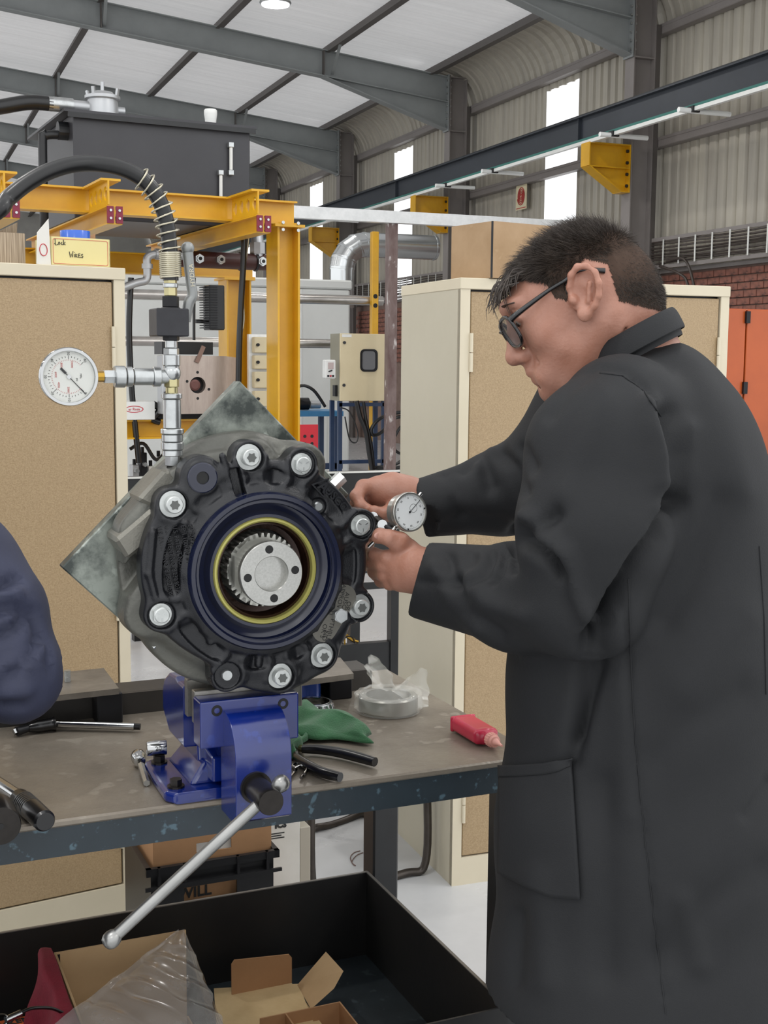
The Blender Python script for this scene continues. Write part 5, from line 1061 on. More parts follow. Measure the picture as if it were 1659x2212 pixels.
# ratchet with knurled black grip, bottom left
A_, B_, C_ = bz(-60, 1655, Z0+.018), bz(40, 1722, Z0+.018), bz(98, 1775, Z0+.018)
rt_ = empty('ratchet_handle', BT @ V((B_.x, B_.y, Z0)), 'chrome ratchet with ribbed black grip lying at the left bench edge', 'ratchet')
MB(BT).cyl(A_, B_, .0105, seg=20).build('shaft', m_chrome, rt_, 60); pr = [(0, .0125), (.004, .0145)]; L2 = (C_-B_).length
for k in range(7): z = .022+k*.0062; pr += [(z, .0150), (z+.0028, .0166), (z+.0058, .0166)]
pr += [(.070, .0165), (L2-.004, .0158), (L2, .013)]; pr = [p for p in pr if p[0] <= L2]
MB(BT).lathe(B_, C_, pr, 28).build('grip', m_grip, rt_, 30); MB(BT).sph(A_, (.024, .024, .014)).build('ratchet_head', m_chrome, rt_, 60)
c_ = by(2, 1785, -.06); R_ = (by(46, 1785, -.06)-c_).length
sd = empty('steel_spindle', BT @ V((c_.x, -.03, c_.z-R_)), 'round dark steel spindle end with a centre hole at the left edge', 'spindle')
MB(BT).lathe((c_.x, .012, c_.z+.0), (c_.x, -1, c_.z), [(.012, R_), (.07, R_), (.0725, R_*.96)], 44).build('spindle_body', m_dark, sd, 30); MB(BT).cyl((c_.x, -.0595, c_.z), (c_.x, -.0612, c_.z), R_*.15, seg=16).build('centre_hole', m_void, sd)
# ================================================================== cartons on the cabinets
m_card = mat('brown_cardboard', '#a9805a', .8, 0, '#96704d', 5, .6, bump=.1, stretch=(1, 1, 1)); m_card2 = mat('pale_cardboard', '#c2a47c', .8, 0, '#b3946c', 6, .6, bump=.1)
m_cardw = mat('worn_cardboard', '#a88c6c', .8, 0, '#8f7250', 4, .8, col3='#c0a884', spots=7, bump=.1)
zb1 = RCH; c0 = onz(1063, 600, zb1+.001); cl_ = onz(974, 607, zb1+.001)
hcor = .17; e1 = (cl_-c0); e1.z = 0; e2 = onplane(1188, 590, c0, (c0-EYE).cross(V((0, 0, 1))).cross(V((0, 0, 1))))-c0; e2.z = 0
dx_ = V((e1.y, -e1.x, 0)).normalized();  dx_ = dx_ if dx_.x > 0 else -dx_
h_ = (onplane(1066, 478, c0, (c0-EYE)*V((1, 1, 0)) if False else V((c0.x, c0.y, 0)))).z-zb1
cbx = empty('cardboard_box', c0+e1*.5+dx_*.15, 'worn brown cardboard box on top of the right cabinet', 'box')
v0 = c0; pts = [v0, v0+dx_*.36, v0+dx_*.36+e1, v0+e1]
MB().hexa([p for p in pts]+[p+V((0, 0, h_)) for p in pts]).build('box_body', m_cardw, cbx)
MB().hexa([p for p in (v0-dx_*.0015-e1*.004, v0-dx_*.0+e1*.03-dx_*.0015, v0+e1*.03+dx_*.001, v0-e1*.004+dx_*.001)]+[p+V((0, 0, h_)) for p in (v0-dx_*.0015-e1*.004, v0+e1*.03-dx_*.0015, v0+e1*.03+dx_*.001, v0-e1*.004+dx_*.001)]).build('corner_seam', m_soot, cbx)
# boxes on the left cabinet (cabinet frame: x from its left end)
LI = lcM.inverted(); lyn = lcM.to_3x3() @ V((0, 1, 0))
def ly(px, py, Y): return LI @ onplane(px, py, lcM @ V((0, Y, 0)), lyn)
m_yc = mat('pale_yellow_card', '#dccf95', .7, 0, '#d2c487', 8, .4); m_wc = mat('white_card', '#dcdad4', .7); m_marker = mat('marker_ink', '#20201f', .6); m_corr = mat('corrugated_edge', '#b3a28c', .85, 0, '#7d6c58', 40, .9, stretch=(8, 1, .2), detail=2)
z0_ = LCH+.0008; a_, b_ = ly(110, 562, .03), ly(238, 566, .03); zt_ = ly(175, 514, .03).z
lw = empty('lock_wire_box', lcM @ V(((a_.x+b_.x)/2, .1, z0_)), 'pale yellow carton with handwritten Lock Wires on the left cabinet', 'carton')
b = MB(lcM); w_ = .0025
b.bb((a_.x, .03, z0_), (b_.x, .03+w_, zt_)); b.bb((a_.x, .17, z0_), (b_.x, .17+w_, zt_)); b.bb((a_.x, .03, z0_), (a_.x+w_, .17, zt_)); b.bb((b_.x-w_, .03, z0_), (b_.x, .17, zt_)); b.bb((a_.x, .03, z0_), (b_.x, .17, z0_+w_)); b.build('carton_body', m_yc, lw)
f0, f1, f2, f3 = ly(104, 564, .03), ly(68, 556, -.02), ly(71, 500, -.02), ly(104, 472, .03)
MB(lcM).hexa([(a_.x, .03, z0_), (a_.x-.045, -.0, z0_), (a_.x-.046, .002, z0_), (a_.x, .032, z0_), (a_.x-.004, .03, f3.z), (a_.x-.042, -.0, f2.z), (a_.x-.043, .002, f2.z), (a_.x-.003, .032, f3.z)]).build('side_flap', m_wc, lw)
o_ = [(a_.x-.024+.013*math.cos(2*pi*k/24), .0135-.0007+.009*math.cos(2*pi*k/24), (z0_+zt_)/2+.016*math.sin(2*pi*k/24)) for k in range(24)]; i_ = [(a_.x-.024+.0115*math.cos(2*pi*k/24), .0135-.0007+.008*math.cos(2*pi*k/24), (z0_+zt_)/2+.0142*math.sin(2*pi*k/24)) for k in range(24)]
MB(lcM).ringprism(o_, i_, (.0004, -.0012, 0)).build('round_stamp', m_redp, lw)
f4, f5 = ly(238, 480, .17), ly(196, 516, .17); MB(lcM).prism([(b_.x-.05, .16, zt_), (b_.x, .15, zt_), (b_.x, .15, zt_+.026), ], (0, .002, 0)).build('back_flap', m_card, lw)
xm, zm = (a_.x+b_.x)/2, (z0_+zt_)/2; hw, hh = (b_.x-a_.x)/2-.006, (zt_-z0_)/2-.005
fr_o = rrect(xm-hw, xm+hw, zm-hh, zm+hh, .005, .0296); fr_i = rrect(xm-hw+.0009, xm+hw-.0009, zm-hh+.0009, zm+hh-.0009, .0045, .0296); MB(lcM).ringprism(fr_o, fr_i, (0, -.0004, 0)).build('printed_border', m_redp, lw)
def strokes(lines, o, sc, name, parent, M, r=.0009):
    b = MB(M)
    for L in lines: b.tube([(o[0]+x*sc, o[1], o[2]+y*sc) for x, y in L], r, 6)
    return b.build(name, m_marker, parent)
LOCK = [[(0, 1), (.05, .0), (.5, .12)], [(.05, .35), (-.15, .2)], [(.62, .55), (.5, .3), (.65, .1), (.8, .3), (.65, .55)], [(1.1, .5), (.95, .3), (1.05, .1), (1.25, .15)], [(1.35, .9), (1.35, .1)], [(1.65, .55), (1.37, .3), (1.65, .1)]]
WIRES = [[(0, .9), (.12, .0), (.3, .6), (.45, .05), (.6, 1)], [(.8, .55), (.8, .05)], [(.82, .8), (.84, .85)], [(1.0, .05), (1.02, .6), (1.25, .5), (1.02, .3), (1.3, .05)], [(1.75, .65), (1.45, .62), (1.45, .05), (1.8, .08)], [(1.45, .35), (1.75, .36)], [(2.2, .6), (1.95, .55), (1.98, .36), (2.2, .3), (2.15, .05), (1.85, .08)]]
q = ly(119, 526, .03); strokes(LOCK, (q.x, .0293, q.z-.004), .0165, 'handwriting', lw, lcM); q = ly(150, 556, .03); strokes(WIRES, (q.x, .0293, q.z), .0165, 'handwriting', lw, lcM)
a_, b_ = ly(133, 510, .09), ly(196, 510, .09); zc_ = ly(165, 497, .07).z; rr = (b_.x-a_.x)/2
tr_ = empty('blue_tape_roll', lcM @ V(((a_.x+b_.x)/2, .1, z0_+w_)), 'roll of blue tape sitting in the Lock Wires carton', 'tape roll')
MB(lcM).lathe(((a_.x+b_.x)/2, .1, z0_+w_), ((a_.x+b_.x)/2, .1, 9), [(0, rr), (zc_-z0_-w_-.001, rr), (zc_-z0_-w_, rr*.98), (zc_-z0_-w_, rr*.75), (0, rr*.75)], 40, True).build('tape_body', mat('tape_blue', '#2a5fc4', .2, coat=.4), tr_, 40)
MB(lcM).cyl(((a_.x+b_.x)/2, .1, z0_+w_), ((a_.x+b_.x)/2, .1, zc_-.004), rr*.75, seg=30).build('tape_core', m_wc, tr_, 40)
a_, b_ = ly(-70, 560, .06), ly(55, 562, .06); zt_ = ly(30, 503, .06).z; ct = empty('corrugated_carton', lcM @ V((b_.x-.1, .12, z0_)), 'open brown corrugated carton at the left end of the cabinet top', 'carton')
b = MB(lcM); b.bb((a_.x, .06, z0_), (b_.x, .064, zt_)); b.bb((b_.x-.004, .064, z0_), (b_.x, .22, zt_)); b.bb((a_.x, .22, z0_), (b_.x, .224, zt_)); b.bb((a_.x, .06, z0_), (a_.x+.004, .22, zt_)); b.build('carton_body', m_corr, ct)
MB(lcM).prism([(b_.x-.07, .065, zt_), (b_.x, .14, zt_), (b_.x-.002, .12, zt_+.034)], (0, .003, 0)).build('torn_flap', m_corr, ct)
# ================================================================== under the bench
m_crate = mat('black_crate_plastic', '#1b1b1d', .38, 0, '#232325', 8, .5)
CY = .86; cL, cR = by(316, 1880, CY).x, by(604, 1850, CY).x; cT = by(460, 1858, CY).z; cB = .004
ck = empty('plastic_crate', BT @ V(((cL+cR)/2, CY+.2, 0)), 'black slotted plastic crate on the floor behind the bench tray', 'crate')
b = MB(BT); dC = .30; b.bb((cL, CY, cT-.018), (cR, CY+.012, cT)); b.bb((cL, CY+dC, cT-.018), (cR, CY+dC+.012, cT)); b.bb((cL, CY, cT-.018), (cL+.012, CY+dC, cT)); b.bb((cR-.012, CY, cT-.018), (cR, CY+dC, cT)); b.bb((cL-.004, CY-.006, cT-.05), (cR+.004, CY+.0, cT-.042)); b.build('rim', m_crate, ck)
b = MB(BT); b.bb((cL+.012, CY+.01, cB), (cR-.012, CY+.016, cT-.13)); b.bb((cL+.012, CY+dC-.016, cB), (cR-.012, CY+dC-.01, cT-.02)); b.bb((cL+.012, CY+.016, cB), (cL+.018, CY+dC-.016, cT-.02)); b.bb((cR-.018, CY+.016, cB), (cR-.012, CY+dC-.016, cT-.02)); b.bb((cL+.012, CY+.01, cB), (cR-.012, CY+dC-.01, cB+.008)); b.build('crate_wall', m_crate, ck)
hl0, hl1 = cL+(cR-cL)*.28, cL+(cR-cL)*.68
b = MB(BT); b.bb((cL+.012, CY+.01, cT-.13), (hl0, CY+.016, cT-.018)); b.bb((hl1, CY+.01, cT-.13), (cR-.012, CY+.016, cT-.018)); b.bb((hl0, CY+.01, cT-.06), (hl1, CY+.016, cT-.018)); b.bb((hl0, CY+.01, cT-.13), (hl1, CY+.016, cT-.105)); b.build('grip_panel', m_crate, ck)
for k in range(13): x = cL+.02+(cR-cL-.04)*k/12; MB(BT).bb((x-.004, CY, cB+.02), (x+.004, CY+.011, cT-.14)).build('slat', m_crate, ck)
for x in (cL+.03, hl0, hl1, cR-.03): MB(BT).bb((x-.003, CY-.004, cT-.05), (x+.003, CY+.01, cT)).build('rib', m_crate, ck)
bL, bR = by(330, 1830, CY+.03).x, by(586, 1800, CY+.03).x; bT = by(450, 1802, CY+.03).z
cr2 = empty('carton_in_crate', BT @ V(((bL+bR)/2, CY+.15, .02)), 'brown carton with an oval hand hole inside the black crate', 'carton')
xh, zh = (bL+bR)/2+.002, cT+.022; o_, i_ = [], []
for k in range(32):
    a_ = 2*pi*k/32; c_, s_ = math.cos(a_), math.sin(a_); tx_ = ((bR if c_ > 0 else bL)-xh)/c_ if abs(c_) > 1e-6 else 1e9; tz_ = ((bT if s_ > 0 else .014)-zh)/s_ if abs(s_) > 1e-6 else 1e9; t_ = min(tx_, tz_)
    o_.append((xh+t_*c_, CY+.03, zh+t_*s_)); i_.append((xh+max(-.042, min(.042, .055*c_)), CY+.03, zh+max(-.012, min(.012, .02*s_))))
b = MB(BT); b.ringprism(o_, i_, (0, .004, 0)); b.bb((bL, CY+.034, .014), (bL+.004, CY+.26, bT)); b.bb((bR-.004, CY+.034, .014), (bR, CY+.26, bT)); b.bb((bL, CY+.26, .014), (bR, CY+.264, bT+.01)); b.bb((bL+.004, CY+.034, bT-.02), (bR-.004, CY+.258, bT-.016)); b.build('carton_body', m_card, cr2)
MB(BT).bb((xh-.05, CY+.037, zh-.02), (xh+.05, CY+.04, zh+.02)).build('paper_inside', m_wc, cr2)
q = by(458, 1905, CY+.018); text('carton_lettering', 'WILL', .035, BT @ frame_m((hl0+.03, CY+.0285, cT-.083), (1, 0, 0), (0, 0, 1)), m_marker, cr2, .0003, bold=.001)
WY = 1.12; wL, wR = by(588, 1800, WY).x, by(648, 1800, WY).x; wB, wT = .004, by(610, 1740, WY).z
wb = empty('white_carton', BT @ V(((wL+wR)/2, WY+.1, 0)), 'tall white carton with black print standing right of the crate', 'carton')
MB(BT).bb((wL-.12, WY, wB), (wR, WY+.22, wT), bev=.002).build('carton_body', mat('dull_white_card', '#c7c5be', .7, 0, '#b0ada4', 5, .6), wb)
MB(BT).bb((wR+.0002, WY+.002, wB), (wR+.03, WY+.05, by(640, 1790, WY).z), bev=.002).build('side_batten', mat('dusty_card', '#9d978a', .8), wb)
q = by(606, 1782, WY); text('carton_lettering', 'ICS', .022, BT @ frame_m((q.x, WY-.0006, q.z), (1, 0, 0), (0, 0, 1)), m_marker, wb, .0003, bold=.0015)
for k in range(3): q = by(600, 1800+5*k, WY); MB(BT).bb((q.x-.02, WY-.0006, q.z-.0015), (q.x+.018-.008*(k == 1), WY-.0001, q.z+.0015)).build('print_line', m_marker, wb)
# stool with bent tube legs
m_tubeleg = mat('worn_dark_tube', '#4b4540', .35, .6, '#35302c', 12, .7)
NL, NR, BL, BR = bz(679, 1935, .013), bz(915, 1880, .013), bz(664, 1790, .013), bz(800, 1756, .013)
sl = empty('tube_stool', BT @ ((NL+NR+BL+BR)/4), 'low stool with bent dark tube legs behind the bench', 'stool')
zS = .47; dl = NR-NL
MB(BT).tube([V((NL.x-.0, NL.y+.02, zS)), V((NL.x, NL.y+.02, .06)), NL+V((.05, .02, 0)), NR-V((.07, 0, 0)), V((NR.x+.01, NR.y, .06)), V((NR.x-.0, NR.y+.01, zS))], .0125, 12, smooth=8).build('front_loop', m_tubeleg, sl, 60)
MB(BT).tube([V((BL.x-.01, BL.y, zS)), V((BL.x-.01, BL.y, .06)), BL+V((.05, 0, 0)), BR-V((.05, 0, 0)), V((BR.x, BR.y, .06)), V((BR.x, BR.y, zS))], .0125, 12, smooth=8).build('rear_loop', m_tubeleg, sl, 60)
xa, xb, ya, yb = min(NL.x, BL.x), NR.x-.02, min(NL.y, NR.y), max(BL.y, BR.y); MB(BT).bb((xa, ya, zS), (xb, yb, zS+.035), bev=.012, seg=2).build('seat', m_soot, sl)
pts = [bz(*p, .002) for p in ((778, 1838), (765, 1842), (757, 1852), (762, 1866), (768, 1870), (760, 1862), (770, 1848), (784, 1842))]
tag(MB(BT).tube(pts, .0016, 6, smooth=4).build('string_scrap', mat('string_brown', '#6b554f', .8), None), 'scrap of thin brown string on the floor behind the bench', 'string')
# ================================================================== in the lower tray
TZ = TZ0+.0008
def P_(px, py, Y): return by(px, py, Y)
bk = .385; a_, b_ = P_(122, 2050, bk), P_(402, 2018, bk); zt_ = (a_.z+b_.z)/2
bx1 = empty('open_carton', BT @ V(((a_.x+b_.x)/2, .2, TZ)), 'large open brown carton in the lower tray, draped with plastic', 'carton')
b = MB(BT); b.bb((a_.x, bk, TZ), (b_.x, bk+.004, zt_)); b.bb((a_.x-.004, .0, TZ), (a_.x, bk+.004, zt_)); b.bb((b_.x, .0, TZ), (b_.x+.004, bk+.004, TZ+.05)); b.bb((a_.x-.004, -.004, TZ), (b_.x+.004, 0, zt_)); b.bb((a_.x, 0, TZ), (b_.x, bk, TZ+.004)); b.build('carton_wall', m_card2, bx1)
MB(BT).hexa([(a_.x-.028, .01, TZ), (a_.x-.02, .01, TZ), (a_.x-.02, bk-.02, TZ), (a_.x-.028, bk-.02, TZ), (a_.x-.018, .01, zt_-.01), (a_.x-.010, .01, zt_-.01), (a_.x-.010, bk-.02, zt_-.004), (a_.x-.018, bk-.02, zt_-.004)]).build('folded_flap', m_card2, bx1)
MB(BT).bb((a_.x-.001, bk-.0006, TZ), (a_.x+.006, bk-.0002, zt_-.003)).build('corner_gap', m_soot, bx1)
m_film = mat('grey_poly_film', '#b9b6b2', .16, 0, alpha=.5, coat=.8, col2='#8d8a87', scale=9, amt=.8)
fl_ = empty('plastic_sheet', BT @ V((b_.x-.1, .15, TZ)), 'clear grey plastic sheet draped over the open carton', 'plastic sheet')
Ltop, Rtop = P_(385, 2012, .372), P_(402, 2022, .375); Lb, Rb = P_(60, 2262, .02), P_(500, 2262, .0)
def film(u, v):
    t_ = Ltop.lerp(Rtop, u); q_ = Lb.lerp(Rb, u); p = t_.lerp(q_, v); p.z = max(p.z, zt_+.008-.03*v + .0*u) if .05 < u < .8 else p.z + .004
    return crumple(V((p.x, p.y, p.z+.012*math.sin(pi*v)*math.sin(pi*u))), .012*min(1, v*3), 45, 11)
MB(BT).grid(44, 50, film).build('film_face', m_film, fl_, 60)
Rd = P_(470, 2262, .03)
def film2(u, v):
    p = Rtop.lerp(Rb, v); q_ = V((p.x+.035+.02*v, p.y+.02, TZ+.01)); r_ = p.lerp(q_, u); return crumple(r_+V((.0, .0, .004)), .010*min(1, v*4), 45, 13)
MB(BT).grid(24, 40, film2).build('film_side', m_film, fl_, 60)
# red cloth over the carton edge
m_redcl = mat('red_cloth', '#86122c', .85, 0, '#690d20', 14, .7, bump=.3, bscale=260)
def rc(u, v):
    y = bk+.01-.36*v; x = a_.x-.008-.026*min(1, u/.3)-.022*max(0, u-.3)*(1+v); z = zt_+.006-.17*max(0, u-.25)**1.1*1.1+.004*math.sin(v*9); z = max(z, TZ+.004); return V((x+.012*math.sin(v*15+u*4)*u, y+.008*math.sin(u*9), z))
tag(MB(BT).grid(24, 40, rc).build('red_cloth', m_redcl, None, 80, thick=.0015), 'dark red cloth hanging over the left edge of the open carton', 'cloth')
q = bz(20, 2208, TZ+.05); ob = empty('orange_carton', BT @ V((q.x, q.y, TZ)), 'orange bearing carton in the bottom left corner of the tray', 'carton')
MB(BT).bb((q.x-.13, q.y-.08, TZ), (q.x+.035, q.y+.012, TZ+.05), bev=.001).build('carton_body', mat('orange_card', '#d2622c', .6), ob); text('carton_lettering', 'TIMKEN', .022, BT @ frame_m((q.x+.0, q.y-.006, TZ+.0506), (1, .12, 0), (-.12, 1, 0)), m_marker, ob, .0003, 'CENTER', bold=.0006)
cs = empty('wire_cable', BT @ P_(30, 2200, .1), 'black-sheathed wire cable with crimped metal eye by the red cloth', 'cable')
W_ = [P_(140, 2190, .16), P_(110, 2178, .15), P_(70, 2178, .13), P_(45, 2188, .12)]; MB(BT).tube(W_, .0028, 8, smooth=6).build('cable_sheath', m_rubber, cs, 60); MB(BT).cyl(W_[-1], P_(12, 2203, .11), .0055, seg=12).build('crimp_sleeve', m_chrome, cs, 50); c_ = P_(2, 2206, .11); MB(BT).tube([c_+V((.011*math.cos(t), 0, .011*math.sin(t))) for t in np.linspace(0, 6.3, 20)], .002, 6).build('eye_loop', m_chrome, cs, 60)
# flattened carton with flaps
f0, f1, f2, f3 = bz(462, 2135, TZ+.03), bz(645, 2125, TZ+.03), bz(690, 2240, TZ+.03), bz(470, 2250, TZ+.03); zz = TZ+.03
fc_ = empty('flat_carton', BT @ V(((f0.x+f1.x)/2, f2.y, TZ)), 'pale cut-open carton with raised flaps in the lower tray', 'carton')
b = MB(BT); b.prism([(p.x, p.y, zz-.003) for p in (f0, f1, f2, f3)], (0, 0, .003)); b.bb((f0.x+.005, f2.y+.02, TZ), (f1.x-.01, f0.y-.02, zz-.003)); b.build('carton_panel', mat('dusty_pale_card', '#cdb488', .8, 0, '#b59a6e', 9, .7, bump=.15), fc_)
zf0 = bz(495, 2140, zz); zf1 = bz(637, 2132, zz); Yf = (zf0.y+zf1.y)/2; t0, t1 = by(497, 2076, Yf), by(634, 2060, Yf)
MB(BT).prism([(zf0.x, Yf, zz), (zf1.x, Yf, zz), (zf1.x, Yf, t1.z-.008), (zf1.x-.006, Yf, t1.z), (zf0.x+.006, Yf, t0.z), (zf0.x, Yf, t0.z-.008)], (0, .003, 0)).build('rear_flap', m_card, fc_)
g0, g1 = bz(642, 2128, zz), bz(672, 2180, zz); h1, h2 = by(702, 2058, g0.y+.02), by(744, 2105, g1.y)
MB(BT).prism([g0, g1, V((g1.x+.045, g1.y-.005, zz+.035)), V((h2.x, h2.y+.01, h2.z)), V((h1.x, h1.y, h1.z))], (.002, 0, .002)).build('side_flap', m_card2, fc_)
k0, k1 = bz(560, 2198, TZ+.055), bz(735, 2168, TZ+.055); sbx = empty('small_carton', BT @ V(((k0.x+k1.x)/2, k0.y-.04, TZ)), 'small open brown carton nearest the tray front', 'carton')
b = MB(BT); zz2 = TZ+.055; yk = (k0.y+k1.y)/2
b.bb((k0.x, yk, TZ), (k1.x, yk+.003, zz2)); b.bb((k1.x, yk-.11, TZ), (k1.x+.003, yk+.003, zz2)); b.bb((k0.x+.05, yk-.11, TZ), (k0.x+.053, yk+.0, zz2)); b.bb((k0.x+.05, yk-.113, TZ), (k1.x+.003, yk-.11, zz2)); b.bb((k0.x+.05, yk-.11, TZ), (k1.x, yk, TZ+.003)); b.build('carton_wall', m_card, sbx)
# ================================================================== the man in the dark work coat
m_skin = mat('skin', '#a97b69', .46, 0, '#98644f', 22, .6, bump=.15, bscale=240, sss=.06)
m_skinh = m_skin
m_hair = mat('dark_brown_hair', '#2e2621', .42, 0, '#4d433b', 55, .8)
m_coat = mat('charcoal_work_coat', '#212224', .72, 0, '#1b1c1e', 7, .6, bump=.15, bscale=520, spec=.3)
m_jean = mat('dark_denim', '#2c3744', .8, 0, '#222b36', 60, .6)
m_frame = mat('black_glasses_frame', '#101012', .2, coat=.4)
HD = 1.775; HD0 = 1.71; HK = HD/HD0; SCL = HD0/F
man_base = dep(1390, 1500, 1.84); man_base.z = 0
man = empty('person', man_base, 'man in a charcoal work coat and black glasses bending over the brake unit', 'person')
hor = V((_r0.x, _r0.y, 0)); awy = V((math.sin(HEAD), math.cos(HEAD), 0))
MT = Matrix(((hor.x, awy.x, 0, man_base.x), (hor.y, awy.y, 0, man_base.y), (0, 0, 1, 0), (0, 0, 0, 1))); MI = MT.inverted()   # x right, y away, z up
def mp(px, py, d): return MI @ dep(px, py, d)
def proj_np(w):                                          # world points -> photo pixels
    q = w - np.array(EYE); z = q @ np.array(_f); return W/2+F*(q @ np.array(_r))/z, H/2+F*(q @ np.array(_d))/z
# ---- coat
S = SDF((-.62, -.42, .50), (.42, .46, 1.62), .0062)
T_ = [((1404, 1120), 1.815, .155, .20), ((1402, 1270), 1.82, .172, .195), ((1400, 1480), 1.83, .196, .195), ((1398, 1800), 1.84, .212, .20), ((1396, 2130), 1.85, .222, .205), ((1396, 2330), 1.86, .224, .205)]
for (p, d, xh, yh), (p2, d2, xh2, yh2) in zip(T_, T_[1:]):
    a, b = mp(*p, d), mp(*p2, d2); S.cap(a, b, yh, yh2, .05, flat=(1, 0, 0), fs=(xh/yh+xh2/yh2)/2)
S.ell(mp(1402, 965, 1.81), (.134, .20, .142), .04); S.ell(mp(1392, 822, 1.80), (.072, .095, .05), .05); S.ell(mp(1400, 1050, 1.81), (.142, .205, .15), .05)
arm = [((1345, 905), 1.66, .084), ((1300, 980), 1.63, .096), ((1284, 1140), 1.615, .098), ((1262, 1285), 1.63, .082)]
for (p, d, r), (p2, d2, r2) in zip(arm, arm[1:]): S.cap(mp(*p, d), mp(*p2, d2), r, r2, .02)
S.cap(mp(1262, 1290, 1.63), mp(1120, 1290, 1.74), .078, .072, .02); S.cap(mp(1120, 1290, 1.74), mp(925, 1256, 1.93), .070, .060, .03)
S.cap(mp(1335, 898, 1.69), mp(1375, 872, 1.78), .062, .055, .04)
far = [((1270, 890), 2.0, .088), ((1190, 1020), 2.05, .080), ((1090, 1062), 2.10, .068), ((925, 1095), 2.07, .050)]
for (p, d, r), (p2, d2, r2) in zip(far, far[1:]): S.cap(mp(*p, d), mp(*p2, d2), r, r2, .03)
# trim: hem, cuffs
hz_ = mp(1100, 2133, 1.85).z
X, Y, Z = np.meshgrid(*S.ax, indexing='ij', sparse=True)
S.f = np.maximum(S.f, (hz_-Z).astype(np.float32)+np.zeros_like(S.f))
def cutplane(p, n):
    n = V(n).normalized(); d = (X-p.x)*n.x+(Y-p.y)*n.y+(Z-p.z)*n.z
    return d
for p, n, r in ((mp(902, 1252, 1.94), (-.967, .1, .256), .14), (mp(905, 1094, 2.07), (-.976, 0, -.217), .11)):
    d = cutplane(p, n); near = np.sqrt((X-p.x)**2+(Y-p.y)**2+(Z-p.z)**2) < r
    S.f = np.where(near, np.maximum(S.f, d), S.f).astype(np.float32)
v, f = S.nets(); wv = tf(v, MT)
# hollow the cuffs visually with darker recessed openings later; cloth folds
def vnormals(v, f):
    n = np.zeros_like(v); a, b, c, d = v[f[:, 0]], v[f[:, 1]], v[f[:, 2]], v[f[:, 3]]; fn = np.cross(c-a, d-b)
    for k in range(4): np.add.at(n, f[:, k], fn)
    return n/np.maximum(np.linalg.norm(n, axis=1, keepdims=True), 1e-9)
def seg_d(px, py, a, b):
    ax, ay = b[0]-a[0], b[1]-a[1]; L = ax*ax+ay*ay; t = np.clip(((px-a[0])*ax+(py-a[1])*ay)/L, 0, 1); return np.hypot(px-a[0]-t*ax, py-a[1]-t*ay)
FOLDS = [   # polyline in photo pixels, depth of the fold in metres (+ ridge, - crease), width in pixels
    ([(1455, 1085), (1430, 1160), (1385, 1215), (1340, 1290), (1300, 1350), (1270, 1395)], -.022, 20), ([(1440, 900), (1462, 980), (1458, 1080)], -.018, 22), ([(1395, 880), (1420, 960), (1425, 1040)], .010, 24), ([(1480, 930), (1470, 1020), (1440, 1100)], .010, 26),
    ([(1110, 1165), (1150, 1180), (1190, 1205), (1215, 1240)], -.016, 13), ([(1120, 1145), (1165, 1140), (1200, 1110)], -.010, 16), ([(1140, 1120), (1180, 1160), (1225, 1195), (1250, 1290), (1265, 1330)], .010, 17),
    ([(1085, 1185), (1075, 1230), (1062, 1252)], -.010, 10), ([(1060, 1190), (1040, 1240), (1020, 1260)], -.009, 11), ([(1105, 1180), (1108, 1230)], -.011, 9), ([(1020, 1200), (990, 1250), (975, 1255)], -.007, 12), ([(965, 1200), (975, 1250), (1005, 1320), (1080, 1375)], -.007, 16), ([(940, 1230), (985, 1300), (1030, 1360)], .006, 22), ([(1000, 1240), (1050, 1300), (1130, 1330)], .007, 20), ([(895, 1255), (950, 1258), (985, 1265)], -.004, 9),
    ([(1000, 1010), (1040, 985), (1060, 1050)], -.008, 16), ([(1080, 980), (1110, 1010), (1130, 1060)], -.008, 15), ([(1030, 1000), (1060, 970)], .007, 18), ([(1130, 970), (1150, 1010)], -.007, 14), ([(960, 1020), (985, 1060), (1000, 1110)], -.005, 18), ([(930, 1150), (1000, 1120), (1080, 1130)], -.005, 20),
    ([(1270, 1400), (1255, 1520), (1235, 1640)], -.010, 18), ([(1330, 1290), (1300, 1420), (1245, 1600)], -.010, 14), ([(1560, 1090), (1500, 1240), (1440, 1340)], -.008, 34), ([(1600, 1500), (1500, 1560), (1420, 1640)], -.006, 40), ([(1610, 1340), (1480, 1480)], .006, 50), ([(1490, 760), (1560, 900), (1600, 1060)], .005, 40), ([(1640, 1880), (1520, 1960), (1440, 2060)], -.007, 40), ([(1480, 1950), (1510, 2080)], .006, 26), ([(1160, 1900), (1180, 2120)], .006, 34), ([(1300, 1700), (1310, 2100)], -.006, 36), ([(1120, 1980), (1110, 2120)], -.006, 20), ([(1350, 1480), (1360, 1750)], .005, 36),
    ([(1300, 860), (1260, 960), (1220, 1060)], .004, 30), ([(1190, 900), (1230, 840), (1280, 800)], -.004, 14), ([(1350, 1270), (1362, 1500), (1385, 1750), (1410, 1950), (1435, 2150)], -.0035, 7), ([(1300, 792), (1350, 800), (1395, 840), (1425, 900)], -.004, 7), ([(1660, 1690), (1610, 1760)], -.004, 14)]
